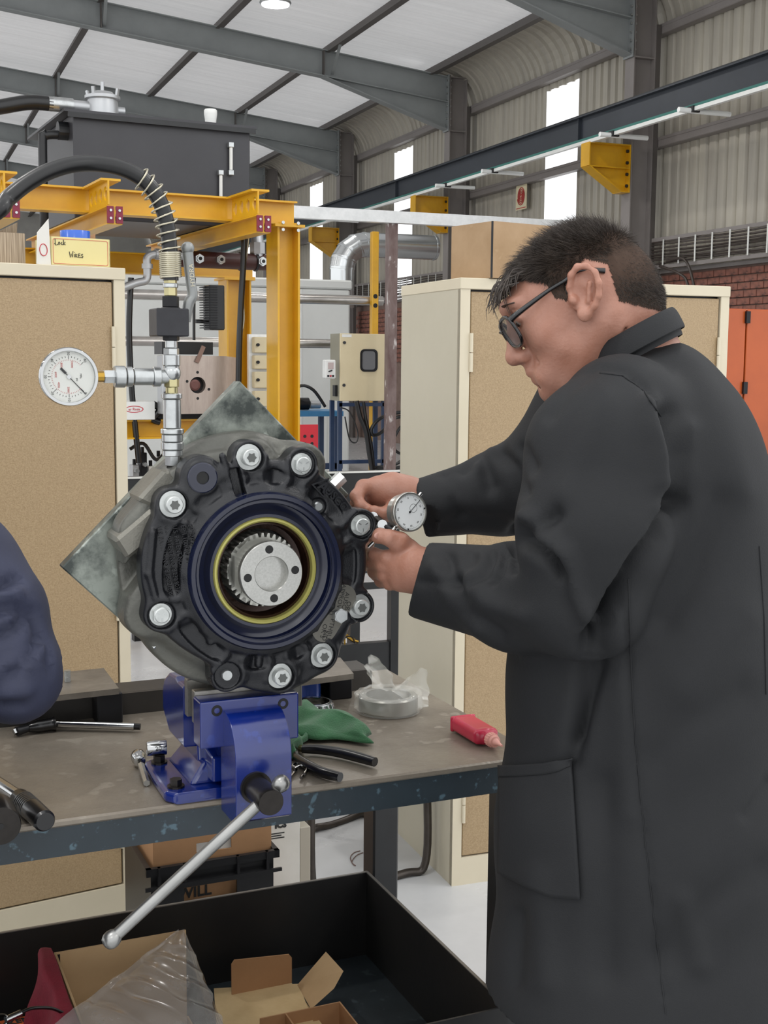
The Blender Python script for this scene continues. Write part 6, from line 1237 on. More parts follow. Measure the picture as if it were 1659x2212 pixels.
for it in range(1):
    n = vnormals(wv, f); px, py = proj_np(wv); vw = wv-np.array(EYE); vw /= np.linalg.norm(vw, axis=1, keepdims=True); face = np.clip(-(n*vw).sum(1)*2.5, 0, 1)
    dsp = np.zeros(len(wv))
    for L, A, w in FOLDS:
        dd = np.full(len(wv), 1e9)
        for a, b in zip(L, L[1:]): dd = np.minimum(dd, seg_d(px, py, a, b))
        dsp += 1.5*A*np.exp(-(dd/w)**2)
    q = wv*np.array([9, 9, 5]); dsp += .0022*np.sin(q[:, 0]*1.7+np.sin(q[:, 2]*1.3)*1.5+q[:, 1])*np.sin(q[:, 2]*1.1+q[:, 1]*.7)
    wv = wv+n*(dsp*face)[:, None]
base = np.array(man_base); me = np_mesh('coat', wv-base, f); me.materials.append(m_coat)
coat = bpy.data.objects.new('work_coat', me); COL.objects.link(coat); coat.parent = man; ORG[coat.name] = V(man_base)
coat['label'] = 'charcoal cotton work coat'
md = coat.modifiers.new('smooth', 'SMOOTH'); md.factor = .5; md.iterations = 1
# patch pocket, laid on the coat surface
from mathutils.bvhtree import BVHTree
BV = BVHTree.FromPolygons([tuple(p) for p in wv], [tuple(int(k) for k in q) for q in f])
def hit(px, py):
    r_ = ray(px, py).normalized(); loc, nn, ii, dd = BV.ray_cast(EYE, r_); return (loc, nn if nn.dot(r_) < 0 else -nn) if loc else (None, None)
def pl_at(L, t):
    k = min(int(t*(len(L)-1)), len(L)-2); q = t*(len(L)-1)-k; return L[k][0]+(L[k+1][0]-L[k][0])*q, L[k][1]+(L[k+1][1]-L[k][1])*q
def patch(name, top, bot, off, thick, nu=30, nv=36):
    b = MB(); last = V(man_base)
    def fn(u, v):
        nonlocal last
        a, c = pl_at(top, u), pl_at(bot, u); l_, n_ = hit(a[0]+(c[0]-a[0])*v, a[1]+(c[1]-a[1])*v)
        if l_ is None: return last
        last = l_+n_*off; return last
    o = b.grid(nu, nv, fn).build(name, m_coat, coat, 80); s_ = o.modifiers.new('solid', 'SOLIDIFY'); s_.thickness = thick; s_.offset = 1; return o
patch('side_pocket', [(1086, 1656), (1130, 1653), (1180, 1648), (1238, 1634)], [(1084, 1884), (1130, 1908), (1190, 1934), (1256, 1940)], .003, .004)
patch('pocket_hem', [(1087, 1655), (1130, 1652), (1180, 1647), (1238, 1633)], [(1087, 1680), (1130, 1677), (1180, 1672), (1239, 1660)], .0065, .002, 24, 6)
def seam(L, n=60):
    P = []
    for k in range(n+1):
        l_, n_ = hit(*pl_at(L, k/n))
        if l_ is not None and (not P or (l_-P[-1]).length < .06): P.append(l_+n_*.0004)
    if len(P) > 2: MB().tube(P, .0010, 6).build('seam', m_coat, coat, 60)
seam([(1358, 1250), (1362, 1400), (1372, 1600), (1392, 1800), (1412, 1980), (1438, 2190)]); seam([(1296, 806), (1345, 812), (1392, 846), (1428, 900)]); seam([(1640, 1180), (1650, 1330), (1655, 1500)])
# collar round the neck
Cc = mp(1366, 764, 1.78); e1 = (mp(1462, 712, 1.78)-mp(1270, 816, 1.78))*.5; e2 = V((0, .086, -.012)); up = (mp(1360, 718, 1.78)-mp(1372, 764, 1.78))
def ring(s_, h_): return [Cc + (e1*math.cos(t)+e2*math.sin(t))*s_ + up*h_ for t in np.linspace(0, 2*pi, 41)[:-1]]
b = MB(MT); rs = [ring(1.04, -.35), ring(1.03, .2), ring(.98, .85), ring(.95, 1.0), ring(.93, .9), ring(.95, .0)]
vs = [[b.bm.verts.new(b.T @ p) for p in r] for r in rs]
for r0, r1 in zip(vs, vs[1:]):
    for i in range(40): b.bm.faces.new((r0[i], r0[(i+1) % 40], r1[(i+1) % 40], r1[i]))
cob = b.build('collar', m_coat, coat, 80, sub=1)
b = MB(MT); rs = [ring(.985, .98), ring(1.05, .8), ring(1.10, .25), ring(1.13, -.1), ring(1.10, -.12), ring(1.05, .2)]
vs = [[b.bm.verts.new(b.T @ p) for p in r] for r in rs]
for r0, r1 in zip(vs, vs[1:]):
    for i in range(40):
        if 14 < i < 24: continue
        b.bm.faces.new((r0[i], r0[(i+1) % 40], r1[(i+1) % 40], r1[i]))
b.build('collar_fold', m_coat, coat, 80, sub=1)
# pen-loop style cuff bands
for p, q, r in ((mp(901, 1246, 1.95), mp(1120, 1290, 1.74), .064), (mp(905, 1096, 2.07), mp(1090, 1062, 2.10), .053)):
    pass
# ---- trousers and shoes
S = SDF((-.25, -.25, .02), (.28, .25, .95), .009)
hip = mp(1395, 1950, 1.85); hip.z = .86
for kx, ky, fx in ((-.02, -.09, -.05), (-.06, .095, -.09)):
    S.cap((hip.x+kx, hip.y+ky, .86), (hip.x+kx-.03, hip.y+ky, .48), .098, .070, .03); S.cap((hip.x+kx-.03, hip.y+ky, .48), (hip.x+kx+.01, hip.y+ky, .08), .066, .058, .03)
sdf_obj('trousers', S, MT, m_jean, man)
for ky, kx in ((-.09, -.02), (.095, -.06)):
    S = SDF((-.26, -.09, -.005), (.14, .09, .13), .005); S.cap((-.15, 0, .035), (.05, 0, .035), .042, .040, .02, flat=(0, 0, 1), fs=.85); S.cap((.02, 0, .05), (.02, 0, .10), .045, .042, .02); S.box((-.05, 0, .012), (.145, .044, .012), .006, rnd=.01)
    sdf_obj('shoe', S, MT @ Matrix.Translation((hip.x+kx, hip.y+ky, 0)), m_soot, man)
# ---- body: head, neck, hands and the limbs inside the coat as one figure
PSI = math.radians(5); fi = -_r*math.cos(math.radians(30)) + _d*math.sin(math.radians(30)); ui = -_r*math.sin(math.radians(30)) - _d*math.cos(math.radians(30)); aw = _f.copy()
fw_ = fi*math.cos(PSI)+aw*math.sin(PSI); gw = aw*math.cos(PSI)-fi*math.sin(PSI); ho = dep(1255, 640, HD)
HT = Matrix(((fw_.x*HK, ui.x*HK, gw.x*HK, ho.x), (fw_.y*HK, ui.y*HK, gw.y*HK, ho.y), (fw_.z*HK, ui.z*HK, gw.z*HK, ho.z), (0, 0, 0, 1)))
def hp2(px, py, g=0):
    d = HD0+g; x, y = ((px-W/2)*d-(1255-W/2)*HD0)/F, ((py-H/2)*d-(640-H/2)*HD0)/F; return (-x*.866+y*.5, -x*.5-y*.866)
S = SDF((-.125, -.235, -.105), (.15, .115, .105), .0022)
S.ell((.002, .002, 0), (.086, .079, .072), .01); S.ell((.04, .018, 0), (.050, .052, .060), .02); S.ell((-.03, .0, 0), (.058, .070, .070), .03)
S.ell((.045, -.035, 0), (.054, .070, .054), .02); S.ell((.082, -.075, 0), (.026, .028, .034), .02)
for s_ in (-1, 1):
    S.cap((.0, -.045, .054*s_), (.075, -.093, .022*s_), .019, .016, .022); S.ell((.068, -.018, .040*s_), (.026, .028, .022), .02); S.cap((.085, .034, .036*s_), (.093, .036, 0), .009, .009, .014); S.cap((.06, -.05, .040*s_), (.095, -.07, .02*s_), .014, .012, .02)
S.ell((.100, -.092, 0), (.0145, .015, .020), .014)
for s_ in (-1, 1): S.ell((.101, .016, .030*s_), (.015, .011, .017), .010, '-'); S.ell((.0835, .0155, .030*s_), .0128, .004); S.cap((.088, .012, .040*s_), (.095, .008, .022*s_), .0035, .003, .004)
S.cap((.094, .022, 0), (.117, -.022, 0), .0075, .0105, .010); S.ell((.119, -.027, 0), (.0115, .0105, .011), .008)
for s_ in (-1, 1): S.ell((.107, -.032, .0115*s_), (.0115, .0085, .0075), .006); S.ell((.112, -.0405, .007*s_), (.005, .003, .0035), .003, '-'); S.cap((.106, -.034, .019*s_), (.092, -.055, .030*s_), .0015, .0012, .006, '-')
S.cap((.105, -.046, 0), (.106, -.054, 0), .0085, .009, .012)
for s_ in (-1, 1): S.cap((.092, -.060, .024*s_), (.1075, -.0555, 0), .0045, .0062, .006); S.cap((.091, -.065, .022*s_), (.1055, -.067, 0), .0045, .0068, .006); S.cap((.0905, -.0625, .027*s_), (.114, -.0612, 0), .0014, .0012, .0025, '-')
S.cap((.104, -.079, -.012), (.104, -.079, .012), .004, .004, .008, '-')
# neck
S.cap((-.028, -.02, 0), (-.022, -.125, .003), .056, .053, .03); S.cap((-.022, -.125, .003), (-.012, -.18, .008), .053, .05, .03); S.cap((.03, -.085, 0), (.006, -.19, .0), .034, .046, .03); S.cap((-.064, -.02, 0), (-.05, -.09, 0), .022, .024, .03)
for s_ in (-1, 1): S.cap((-.022, -.045, .060*s_), (.0, -.18, .024*s_), .010, .012, .014)
for a_, b_ in (((-.045, -.075), (-.010, -.125)), ((-.058, -.085), (-.03, -.14)), ((-.02, -.07), (.006, -.115))): S.cap((*a_, -.062), (*b_, -.058), .0022, .0022, .005, '-')
# ears
EAR = [(1247, 642), (1241, 615), (1244, 588), (1258, 570), (1277, 568), (1297, 582), (1306, 605), (1305, 632), (1296, 654), (1284, 670)]
for s_ in (-1, 1):
    gg = [.073, .077, .083, .088, .092, .095, .096, .093, .089, .084]
    pts = [hp2(*p, -k) for p, k in zip(EAR, gg)]; c_ = hp2(1272, 618, -.077); S.ell((c_[0], c_[1], .0765*s_), (.024, .031, .0075), .006, rot=(0, .28*s_, .5))
    for i in range(len(pts)-1): S.cap((*pts[i], gg[i]*s_), (*pts[i+1], gg[i+1]*s_), .0042, .0042, .004)
    c_ = hp2(1274, 672, -.085); S.ell((*c_, .080*s_), (.009, .010, .006), .006); c_ = hp2(1262, 628, -.085); S.ell((*c_, .088*s_), (.0115, .016, .011), .004, '-'); c_ = hp2(1272, 595, -.085); S.ell((*c_, .091*s_), (.012, .008, .007), .004, '-')
    a_ = hp2(1284, 606, -.085); b_ = hp2(1282, 645, -.085); S.cap((*a_, .090*s_), (*b_, .085*s_), .0035, .003, .004); c_ = hp2(1250, 640, -.085); S.ell((*c_, .079*s_), (.006, .007, .005), .004)
hv, hf = S.nets(); HV = tf(hv, HT); parts = [(HV, hf)]
# hands
def hand(bones, palm, h=.0022, subs=()):
    P = [np.array(MI @ dep(*q[0])) for bn in bones for q in bn] + [np.array(MI @ dep(*q[0])) for q in palm]; lo, hi = np.min(P, 0)-.045, np.max(P, 0)+.045
    S = SDF(lo, hi, h)
    for (a, ra), (b, rb), k in [(palm[i], palm[i+1], .016) for i in range(len(palm)-1)]: S.cap(MI @ dep(*a), MI @ dep(*b), ra, rb, k)
    for bn in bones:
        for (a, ra), (b, rb) in zip(bn, bn[1:]): S.cap(MI @ dep(*a), MI @ dep(*b), ra, rb, .006)
    for a, b, r in subs: S.cap(MI @ dep(*a), MI @ dep(*b), r, r, .003, '-')
    return S
SL = hand([   # left hand: thumb on top, four fingers curling away behind the clamp
    [((880, 1188, 1.985), .019), ((862, 1172, 1.972), .0165), ((842, 1162, 1.965), .0125), ((820, 1157, 1.972), .0112), ((815, 1160, 1.976), .0100)],
    [((858, 1206, 1.985), .014), ((836, 1205, 1.985), .0115), ((808, 1197, 2.005), .0098), ((794, 1186, 2.03), .0085), ((800, 1172, 2.045), .0078)],
    [((856, 1222, 1.988), .014), ((829, 1222, 1.992), .0118), ((803, 1215, 2.018), .010), ((790, 1203, 2.045), .0086), ((798, 1188, 2.058), .008)],
    [((858, 1240, 1.990), .014), ((831, 1242, 1.998), .0112), ((808, 1236, 2.026), .0095), ((797, 1222, 2.05), .0082), ((804, 1208, 2.062), .0076)],
    [((864, 1256, 1.992), .013), ((842, 1260, 2.003), .0102), ((822, 1256, 2.028), .0086), ((811, 1243, 2.048), .0074), ((816, 1231, 2.058), .007)]],
    [((858, 1208, 1.987), .0165), ((880, 1215, 1.985), .026), ((905, 1225, 1.975), .028), ((940, 1232, 1.955), .030), ((905, 1245, 1.978), .026), ((868, 1250, 1.992), .017), ((858, 1228, 1.990), .018)],
    subs=[((822, 1195, 1.975), (843, 1200, 1.968), .0022)])
SR = hand([   # right hand: closed round the indicator arm
    [((862, 1092, 2.055), .017), ((842, 1108, 2.035), .0135), ((822, 1112, 2.020), .0112), ((808, 1104, 2.010), .0095)],
    [((812, 1050, 2.055), .0145), ((785, 1052, 2.045), .0118), ((770, 1072, 2.03), .0102), ((780, 1094, 2.02), .009), ((796, 1100, 2.02), .0082)],
    [((808, 1062, 2.068), .0145), ((780, 1066, 2.065), .0118), ((771, 1086, 2.05), .0102), ((784, 1104, 2.04), .009), ((800, 1108, 2.04), .0082)],
    [((812, 1074, 2.082), .0135), ((786, 1080, 2.085), .0112), ((780, 1098, 2.07), .0098), ((792, 1112, 2.06), .0086), ((806, 1114, 2.06), .008)],
    [((818, 1086, 2.095), .012), ((796, 1094, 2.10), .0098), ((792, 1108, 2.09), .0086), ((804, 1116, 2.08), .0076)]],
    [((816, 1054, 2.058), .0175), ((845, 1058, 2.062), .026), ((880, 1070, 2.067), .028), ((915, 1085, 2.07), .029), ((880, 1078, 2.075), .027), ((832, 1080, 2.088), .018), ((820, 1066, 2.075), .02)])
for S_ in (SL, SR): hv2, hf2 = S_.nets(); parts.append((tf(hv2, MT), hf2))
S = SDF((-.60, -.30, .70), (.30, .40, 1.55), .012)          # trunk and arms inside the coat
for (p, d, xh, yh), (p2, d2, xh2, yh2) in zip(T_[:3], T_[1:3]): S.cap(mp(*p, d), mp(*p2, d2), yh*.75, yh2*.75, .03, flat=(1, 0, 0), fs=.75*xh/yh)
S.ell(mp(1402, 975, 1.81), (.10, .17, .12), .04); S.cap(mp(1350, 760, 1.76), mp(1395, 960, 1.81), .05, .08, .04)
for ch_ in (arm, far):
    for (p, d, r), (p2, d2, r2) in zip(ch_, ch_[1:]): S.cap(mp(*p, d), mp(*p2, d2), r*.42, r2*.42, .02)
S.cap(mp(1250, 1280, 1.65), mp(940, 1240, 1.95), .034, .029, .02)
hv2, hf2 = S.nets(); parts.append((tf(hv2, MT), hf2))
off = 0; VV, FF = [], []
for a_, b_ in parts: VV.append(a_); FF.append(b_+off); off += len(a_)
VV = np.concatenate(VV); FF = np.concatenate(FF); me = np_mesh('body', VV-base, FF); me.materials.append(m_skin)
body = bpy.data.objects.new('body', me); COL.objects.link(body); body.parent = man; ORG[body.name] = V(man_base); md = body.modifiers.new('smooth', 'SMOOTH'); md.factor = .4; md.iterations = 2
# thumb nail
q0, q1 = dep(809, 1158, 1.962), dep(822, 1156, 1.960)
nl = MB(); nl.sph((q0+q1)/2, (.0062, .0022, .0052), 12, 8, (0, 0, -HEAD+.5)); nl.build('thumb_nail', mat('nail', '#b98b7c', .25), body, 60)
# eyes under the lids, eyebrow
for s_ in (-1, 1): MB(HT).sph((.0850, .0125, .030*s_), (.0115, .0105, .0118), 16, 10).build('eye', mat('eye_white', '#9d8c82', .2), body, 60); MB(HT).sph((.0950, .0085, .030*s_), (.0022, .0045, .005), 12, 8).build('iris', mat('iris_dark', '#2a201b', .15), body, 60)
# ---- hair: scalp shell and strands
HL = np.array([(1040, 612), (1060, 606), (1086, 612), (1137, 606), (1180, 616), (1198, 646), (1226, 652), (1236, 602), (1262, 560), (1312, 572), (1326, 620), (1336, 652), (1400, 668), (1440, 676)], float)
def topx(P):
    Q = P.copy(); Q[:, 2] = -np.abs(Q[:, 2]); return proj_np(tf(Q, HT))
hn = vnormals(hv, hf); tx, ty = topx(hv); lim = np.interp(tx, HL[:, 0], HL[:, 1]); scalp = (ty < lim) & (hv[:, 1] > -.075) & (np.abs(hv[:, 2]) < .0765)
fs_ = hf[scalp[hf].all(1)]; ids, inv = np.unique(fs_, return_inverse=True); edge = np.clip((lim[ids]-ty[ids])/60, 0, 1); pv = hv[ids]+hn[ids]*(.0002+.0045*edge)[:, None]
me = np_mesh('hair', tf(pv, HT)-base, inv.reshape(fs_.shape)); me.materials.append(mat('scalp_hair', '#4b3d35', .9, 0, '#3c3029', 50, .7, spec=.1)); hair = bpy.data.objects.new('hair', me); COL.objects.link(hair); hair.parent = man; ORG[hair.name] = V(man_base)
rng = np.random.RandomState(4); sid = np.where(scalp)[0]; NS = 34000; pick = rng.choice(sid, NS); P0 = hv[pick]+hn[pick]*.001; N0 = hn[pick]
mm = MB(); 
def sstep(x, a, b): t = np.clip((x-a)/(b-a), 0, 1); return t*t*(3-2*t)
topw = sstep(P0[:, 1], .018, .055); frontw = sstep(P0[:, 0], .0, .06); tp = topx(P0); ed = np.clip((np.interp(tp[0], HL[:, 0], HL[:, 1])-tp[1])/40, .15, 1)
ln = (.0095+.013*topw+.012*topw*frontw)*ed*rng.uniform(.6, 1.25, NS)
crown = (P0[:, 0] < .02) & (P0[:, 0] > -.06) & (P0[:, 1] > .045); ln[crown] *= rng.uniform(.8, 1.25, crown.sum())
dirv = np.zeros((NS, 3)); dirv[:, 0] = .85*topw*(.5+.5*frontw)-.25*(1-topw); dirv[:, 1] = .15*topw-.75*(1-topw); dirv += N0*(.20+.22*topw*(1-frontw))[:, None]; dirv += rng.normal(0, .13, (NS, 3)); dirv /= np.linalg.norm(dirv, axis=1, keepdims=True)
sag = np.array([.25, -.9, 0]); K = 4; rad0 = .00036
verts = []; faces = []; u_ = np.cross(dirv, rng.normal(0, 1, (NS, 3))); u_ /= np.linalg.norm(u_, axis=1, keepdims=True); w_ = np.cross(dirv, u_)
for k in range(K+1):
    t = k/K; c_ = P0 + dirv*(ln*t)[:, None] + sag*(ln*t*t*.35*(topw*frontw))[:, None]; rk = rad0*(1-.85*t)
    for j in range(3): an = 2*pi*j/3; verts.append(c_+(u_*math.cos(an)+w_*math.sin(an))*rk)
VS = np.stack(verts, 1).reshape(-1, 3); st = (np.arange(NS)*(3*(K+1)))[:, None]; fl_ = []
for k in range(K):
    for j in range(3): a0 = k*3+j; b0 = k*3+(j+1) % 3; fl_.append(np.concatenate([st+a0, st+b0, st+b0+3, st+a0+3], 1))
me = np_mesh('hair_strands', tf(VS, HT)-base, np.concatenate(fl_)); me.materials.append(m_hair); hs_ = bpy.data.objects.new('hair_strands', me); COL.objects.link(hs_); hs_.parent = hair; hs_['kind'] = 'stuff'; ORG[hs_.name] = V(man_base)
# forelock: longer locks falling forward, and spikes on the crown
b = MB(HT); rr = random.Random(3)
for k in range(150):
    g_ = rr.uniform(-.052, .045); a0 = rr.uniform(.045, .075); p = V((a0, .076-abs(g_)*.25-(a0-.045)*.45, g_)); L_k = rr.uniform(.028, .050)
    b.tube([p, p+V((L_k*.45, .004+rr.uniform(-.004, .006), rr.uniform(-.003, .003))), p+V((L_k*.8, -.002+rr.uniform(-.005, .005), rr.uniform(-.005, .005))), p+V((L_k, -.007-rr.uniform(0, .010)-(.026 if k % 24 == 0 else 0), rr.uniform(-.007, .007)))], [.0008, .0010, .0007, .0002], 4, smooth=3)
for k in range(34):
    a0 = rr.uniform(-.062, .012); g_ = rr.uniform(-.045, .045); p = V((a0, .072-.9*a0*a0*7-g_*g_*8, g_)); n_ = V((a0*.4-.25+rr.uniform(-.3, .3), 1, g_*3+rr.uniform(-.3, .3))).normalized(); l_ = rr.uniform(.016, .032); b.tube([p, p+n_*l_*.5, p+n_*l_+V((rr.uniform(-.006, .004), 0, 0))], [.0011, .0008, .0002], 4)
b.build('forelock', m_hair, hair, 60)['kind'] = 'stuff'
b = MB(HT)
for s_ in (-1, 1):
    for k in range(26): t = k/25; p = V((.086+.010*math.sin(t*2.6), .034+.004*math.sin(t*3), s_*(.048-.036*t))); b.tube([p, p+V((.006, .002, s_*.004))], [.0012, .0003], 4)
b.build('eyebrow', m_hair, body, 60)
# ---- glasses
gl = empty('glasses', HT @ V((.108, .008, 0)), None, None); gl.parent = man; gl.location = (HT @ V((.108, .008, 0)))-man_base
m_lens = mat('spectacle_lens', '#3a3a3e', .03, 0, alpha=.32, coat=1.0)
for s_ in (-1, 1):
    c_ = V((.112, .004, .033*s_)); n_ = 32; rim = []
    for k in range(n_+1):
        t = 2*pi*k/n_; sn, cn = math.sin(t), math.cos(t); y_ = .0215*math.copysign(abs(sn)**.7, sn); gm = .036+.0265*math.copysign(abs(cn)**.8, cn); rim.append(V((.1145-.24*(gm-.0095)+.05*y_, .003+y_, gm*s_)))
    b = MB(HT); b.tube(rim, .0026, 8, cap=False); b.build('lens_rim', m_frame, gl, 60)
    MB(HT).prism([p for p in rim[:-1]], (.0012, 0, 0)).build('lens', m_lens, gl, 60)
    h0 = V((.1015, .016, .0635*s_)); ea = hp2(1244, 588, -.08); eb = hp2(1316, 580, -.078)
    MB(HT).tube([h0, h0+V((-.012, .002, .004*s_)), V((.045, .0225, .073*s_)), V((ea[0]+.01, ea[1]-.002, .079*s_)), V((ea[0]-.012, ea[1]-.000, .080*s_)), V((eb[0], eb[1]+.000, .078*s_))], [.0046, .0040, .0028, .0026, .0028, .0038], 8, smooth=5, flat=(0, 1, 0)).build('temple', m_frame, gl, 60)
MB(HT).tube([V((.1145, .010, -.010)), V((.1185, .013, 0)), V((.1145, .010, .010))], .002, 8, smooth=4).build('bridge', m_frame, gl, 60)
gl['label'] = 'black framed glasses'
# ================================================================== dial indicator held against the brake unit
dI = 1.975; dc = dep(884, 1106, dI)
nI = (-_f*math.cos(math.radians(32)) + _r*math.sin(math.radians(32))); uI = (-_d); rI = nI.cross(uI)*-1; rI = uI.cross(nI).normalized(); uI = nI.cross(rI).normalized()
DI = Matrix(((rI.x, uI.x, nI.x, dc.x), (rI.y, uI.y, nI.y, dc.y), (rI.z, uI.z, nI.z, dc.z), (0, 0, 0, 1)))
RI_ = 43*dI/F; di = empty('dial_indicator', DI @ V((0, 0, -.02)), 'round white dial indicator held in the man\'s hands beside the brake unit', 'gauge')
MB(DI).lathe((0, 0, 0), (0, 0, 1), [(-.024, RI_*.86), (-.022, RI_*.90), (-.006, RI_*.90), (-.006, RI_*.97), (-.004, RI_), (.003, RI_), (.004, RI_*.98), (.004, RI_*.91), (.0005, RI_*.90)], 56).build('indicator_case', mat('satin_chrome', '#c9c8c2', .3, .85), di, 30)
dl_ = MB(DI).cyl((0, 0, .0), (0, 0, .0012), RI_*.905, seg=48).build('dial_face', mat('indicator_white', '#dfe2e2', .45), di)
tk = MB(DI)
for k in range(100):
    a_ = 2*pi*k/100; r1 = RI_*.88; r0 = r1-(.0034 if k % 10 == 0 else .0018); tk.bar((r0*math.cos(a_), r0*math.sin(a_), .0013), (r1*math.cos(a_), r1*math.sin(a_), .0013), .0003, .0002)
tk.build('tick_marks', m_ink, dl_)
for k in range(10): a_ = math.radians(98-36*k); text('dial_numeral', str(k*10), .0042, DI @ Matrix.Translation((RI_*.70*math.cos(a_), RI_*.70*math.sin(a_), .0013)) @ Matrix.Rotation(a_-pi/2, 4, 'Z'), m_ink, dl_, .0001)
ms = MB(DI); ms.ringprism([(.007+.0068*math.cos(2*pi*k/24), .006+.0068*math.sin(2*pi*k/24), .0012) for k in range(24)], [(.007+.0064*math.cos(2*pi*k/24), .006+.0064*math.sin(2*pi*k/24), .0012) for k in range(24)], (0, 0, .0002)); ms.build('small_dial', m_ink, dl_)
MB(DI).bar((-.002, -.002, .0022), (RI_*.60, RI_*.60, .0022), .0008, .0004).build('pointer', m_black, di); MB(DI).cyl((0, 0, .001), (0, 0, .003), .0016, seg=12).build('pointer_hub', m_black, di)
for a_ in (math.radians(12), math.radians(-98)): MB(DI).bar((RI_*.84*math.cos(a_), RI_*.84*math.sin(a_), .003), (RI_*.94*math.cos(a_), RI_*.94*math.sin(a_), .003), .0022, .0012).build('tolerance_hand', m_black, di)
MB(DI).cyl((RI_*.70, RI_*.78, -.006), (RI_*.86, RI_*.95, -.006), .003, seg=12).build('clamp_screw', m_chrome, di, 50)
MB(DI).cyl((-RI_*.55, -RI_*.75, -.012), (-RI_*1.25, -RI_*1.5, -.012), .0035, seg=14).build('stem', m_chrome, di, 50)
ho_ = empty('indicator_holder', dep(820, 1120, 2.0), 'dark jointed holder arm clamping the dial indicator', 'holder')
J = [dep(788, 1100, 2.025), dep(806, 1116, 2.01), dep(826, 1133, 1.995), dep(848, 1146, 1.985)]
MB().tube(J[:2], .0058, 12).build('arm_link', m_chrome, ho_, 50); MB().tube(J[1:3], .0075, 12).build('arm_link', m_dark, ho_, 50); MB().tube(J[2:], [.008, .006], 12).build('clamp_fork', m_soot, ho_, 50)
for p in J[1:3]: MB().cyl(p-_f*.010, p+_f*.006, .0078, seg=16).build('joint_knob', m_chrome, ho_, 50)
MB().cyl(dep(796, 1182, 1.995), dep(838, 1142, 1.99), .0032, seg=10).build('support_rod', m_chrome, ho_, 50)
# ================================================================== second person leaning on the bench at the left
m_blueov = mat('navy_overalls', '#33374d', .75, 0, '#2a2d40', 9, .6, bump=.15, bscale=300)
p2b = BT @ V((-1.12, .12, 0)); p2 = empty('person', p2b, 'second worker in navy overalls, only the bent elbow showing at the left', 'person')
S = SDF((-.72, -.66, .62), (.40, .50, 1.62), .010); M2 = Matrix.Translation(p2b) @ Matrix.Rotation(TH, 4, 'Z'); I2 = M2.inverted()
def q2(px, py, d): return I2 @ dep(px, py, d)
el = q2(30, 1450, 1.95); sh_ = q2(-110, 1250, 1.98); wr_ = q2(-190, 1480, 2.02)
S.cap(sh_, q2(-20, 1330, 1.96), .105, .085, .02); S.cap(q2(-20, 1330, 1.96), el, .085, .068, .02); S.cap(el, q2(35, 1475, 1.95), .062, .06, .02); S.cap(el, wr_, .068, .045, .03)
S.cap(sh_, (sh_.x-.20, sh_.y+.05, sh_.z+.06), .11, .12, .04); S.cap((sh_.x-.20, sh_.y-.02, sh_.z+.03), (sh_.x-.26, -.40, .80), .15, .15, .05)
v2, f2 = S.nets(); w2 = tf(v2, M2); n = vnormals(w2, f2); px, py = proj_np(w2); dsp = np.zeros(len(w2))
for L, A, w in (([(0, 1270), (20, 1255), (35, 1250)], -.012, 9), ([(-10, 1330), (25, 1310), (55, 1315)], -.010, 9), ([(-10, 1380), (30, 1360), (60, 1330)], -.012, 10), ([(75, 1320), (85, 1370), (70, 1420), (20, 1450)], -.010, 9), ([(100, 1380), (108, 1450)], -.006, 6), ([(-10, 1450), (40, 1430)], .010, 12), ([(-10, 1500), (60, 1490)], .008, 12), ([(-10, 1525), (50, 1525)], -.008, 8), ([(-10, 1290), (40, 1280)], .008, 10), ([(60, 1440), (90, 1400)], .007, 10)):
    dd = np.full(len(w2), 1e9)
    for a, b in zip(L, L[1:]): dd = np.minimum(dd, seg_d(px, py, a, b))
    dsp += 1.7*A*np.exp(-(dd/w)**2)
w2 = w2+n*dsp[:, None]; me = np_mesh('overalls', w2-np.array(p2b), f2); me.materials.append(m_blueov); ov = bpy.data.objects.new('overalls', me); COL.objects.link(ov); ov.parent = p2; ORG[ov.name] = V(p2b); md = ov.modifiers.new('smooth', 'SMOOTH'); md.factor = .5; md.iterations = 1
S = SDF((-.72, -.35, .85), (.2, .35, 1.95), .007); hc_ = V((sh_.x-.20, sh_.y+.0, sh_.z+.30))
S.ell(hc_, (.085, .098, .118), .02); S.ell(hc_+V((.02, .05, -.06)), (.055, .055, .07), .03); S.ell(hc_+V((.02, .108, -.02)), (.013, .016, .022), .015); S.cap(hc_+V((0, -.01, -.08)), hc_+V((0, -.02, -.24)), .058, .066, .03)
for s_ in (-1, 1): S.ell(hc_+V((.086*s_, -.01, -.02)), (.010, .022, .032), .006)
S.cap(wr_+V((.03, 0, 0)), wr_+V((-.07, .02, -.01)), .034, .030, .02)
for k in range(4): S.cap(wr_+V((-.07, .02+(k-1.5)*.017, -.008)), wr_+V((-.135+abs(k-1.5)*.008, .03+(k-1.5)*.019, -.022)), .0095, .008, .006)
S.cap(wr_+V((-.03, .03, .0)), wr_+V((-.085, .065, -.012)), .012, .009, .008)
sdf_obj('body', S, M2, m_skin, p2)
S = SDF((-.62, -.35, 1.2), (.2, .35, 1.95), .008); S.ell(hc_+V((0, -.012, .02)), (.092, .102, .112), .01); S.box(hc_+V((0, .12, -.06)), (.12, .08, .11), .02, '-'); sdf_obj('hair', S, M2, m_hair, p2)
S = SDF((-.75, -.66, .03), (.0, .1, .95), .012)
for s_ in (-1, 1): S.cap((sh_.x-.26+.08*s_, -.41, .80), (sh_.x-.26+.10*s_, -.44, .09), .095, .062, .03)
sdf_obj('trouser_legs', S, M2, m_blueov, p2)
for s_ in (-1, 1):
    S = SDF((-.07, -.14, -.005), (.07, .24, .13), .006); S.cap((0, -.05, .04), (0, .15, .036), .042, .04, .02); S.cap((0, -.04, .05), (0, -.04, .10), .045, .045, .02); sdf_obj('shoe', S, M2 @ Matrix.Translation((sh_.x-.26+.10*s_, -.44, 0)), m_soot, p2)
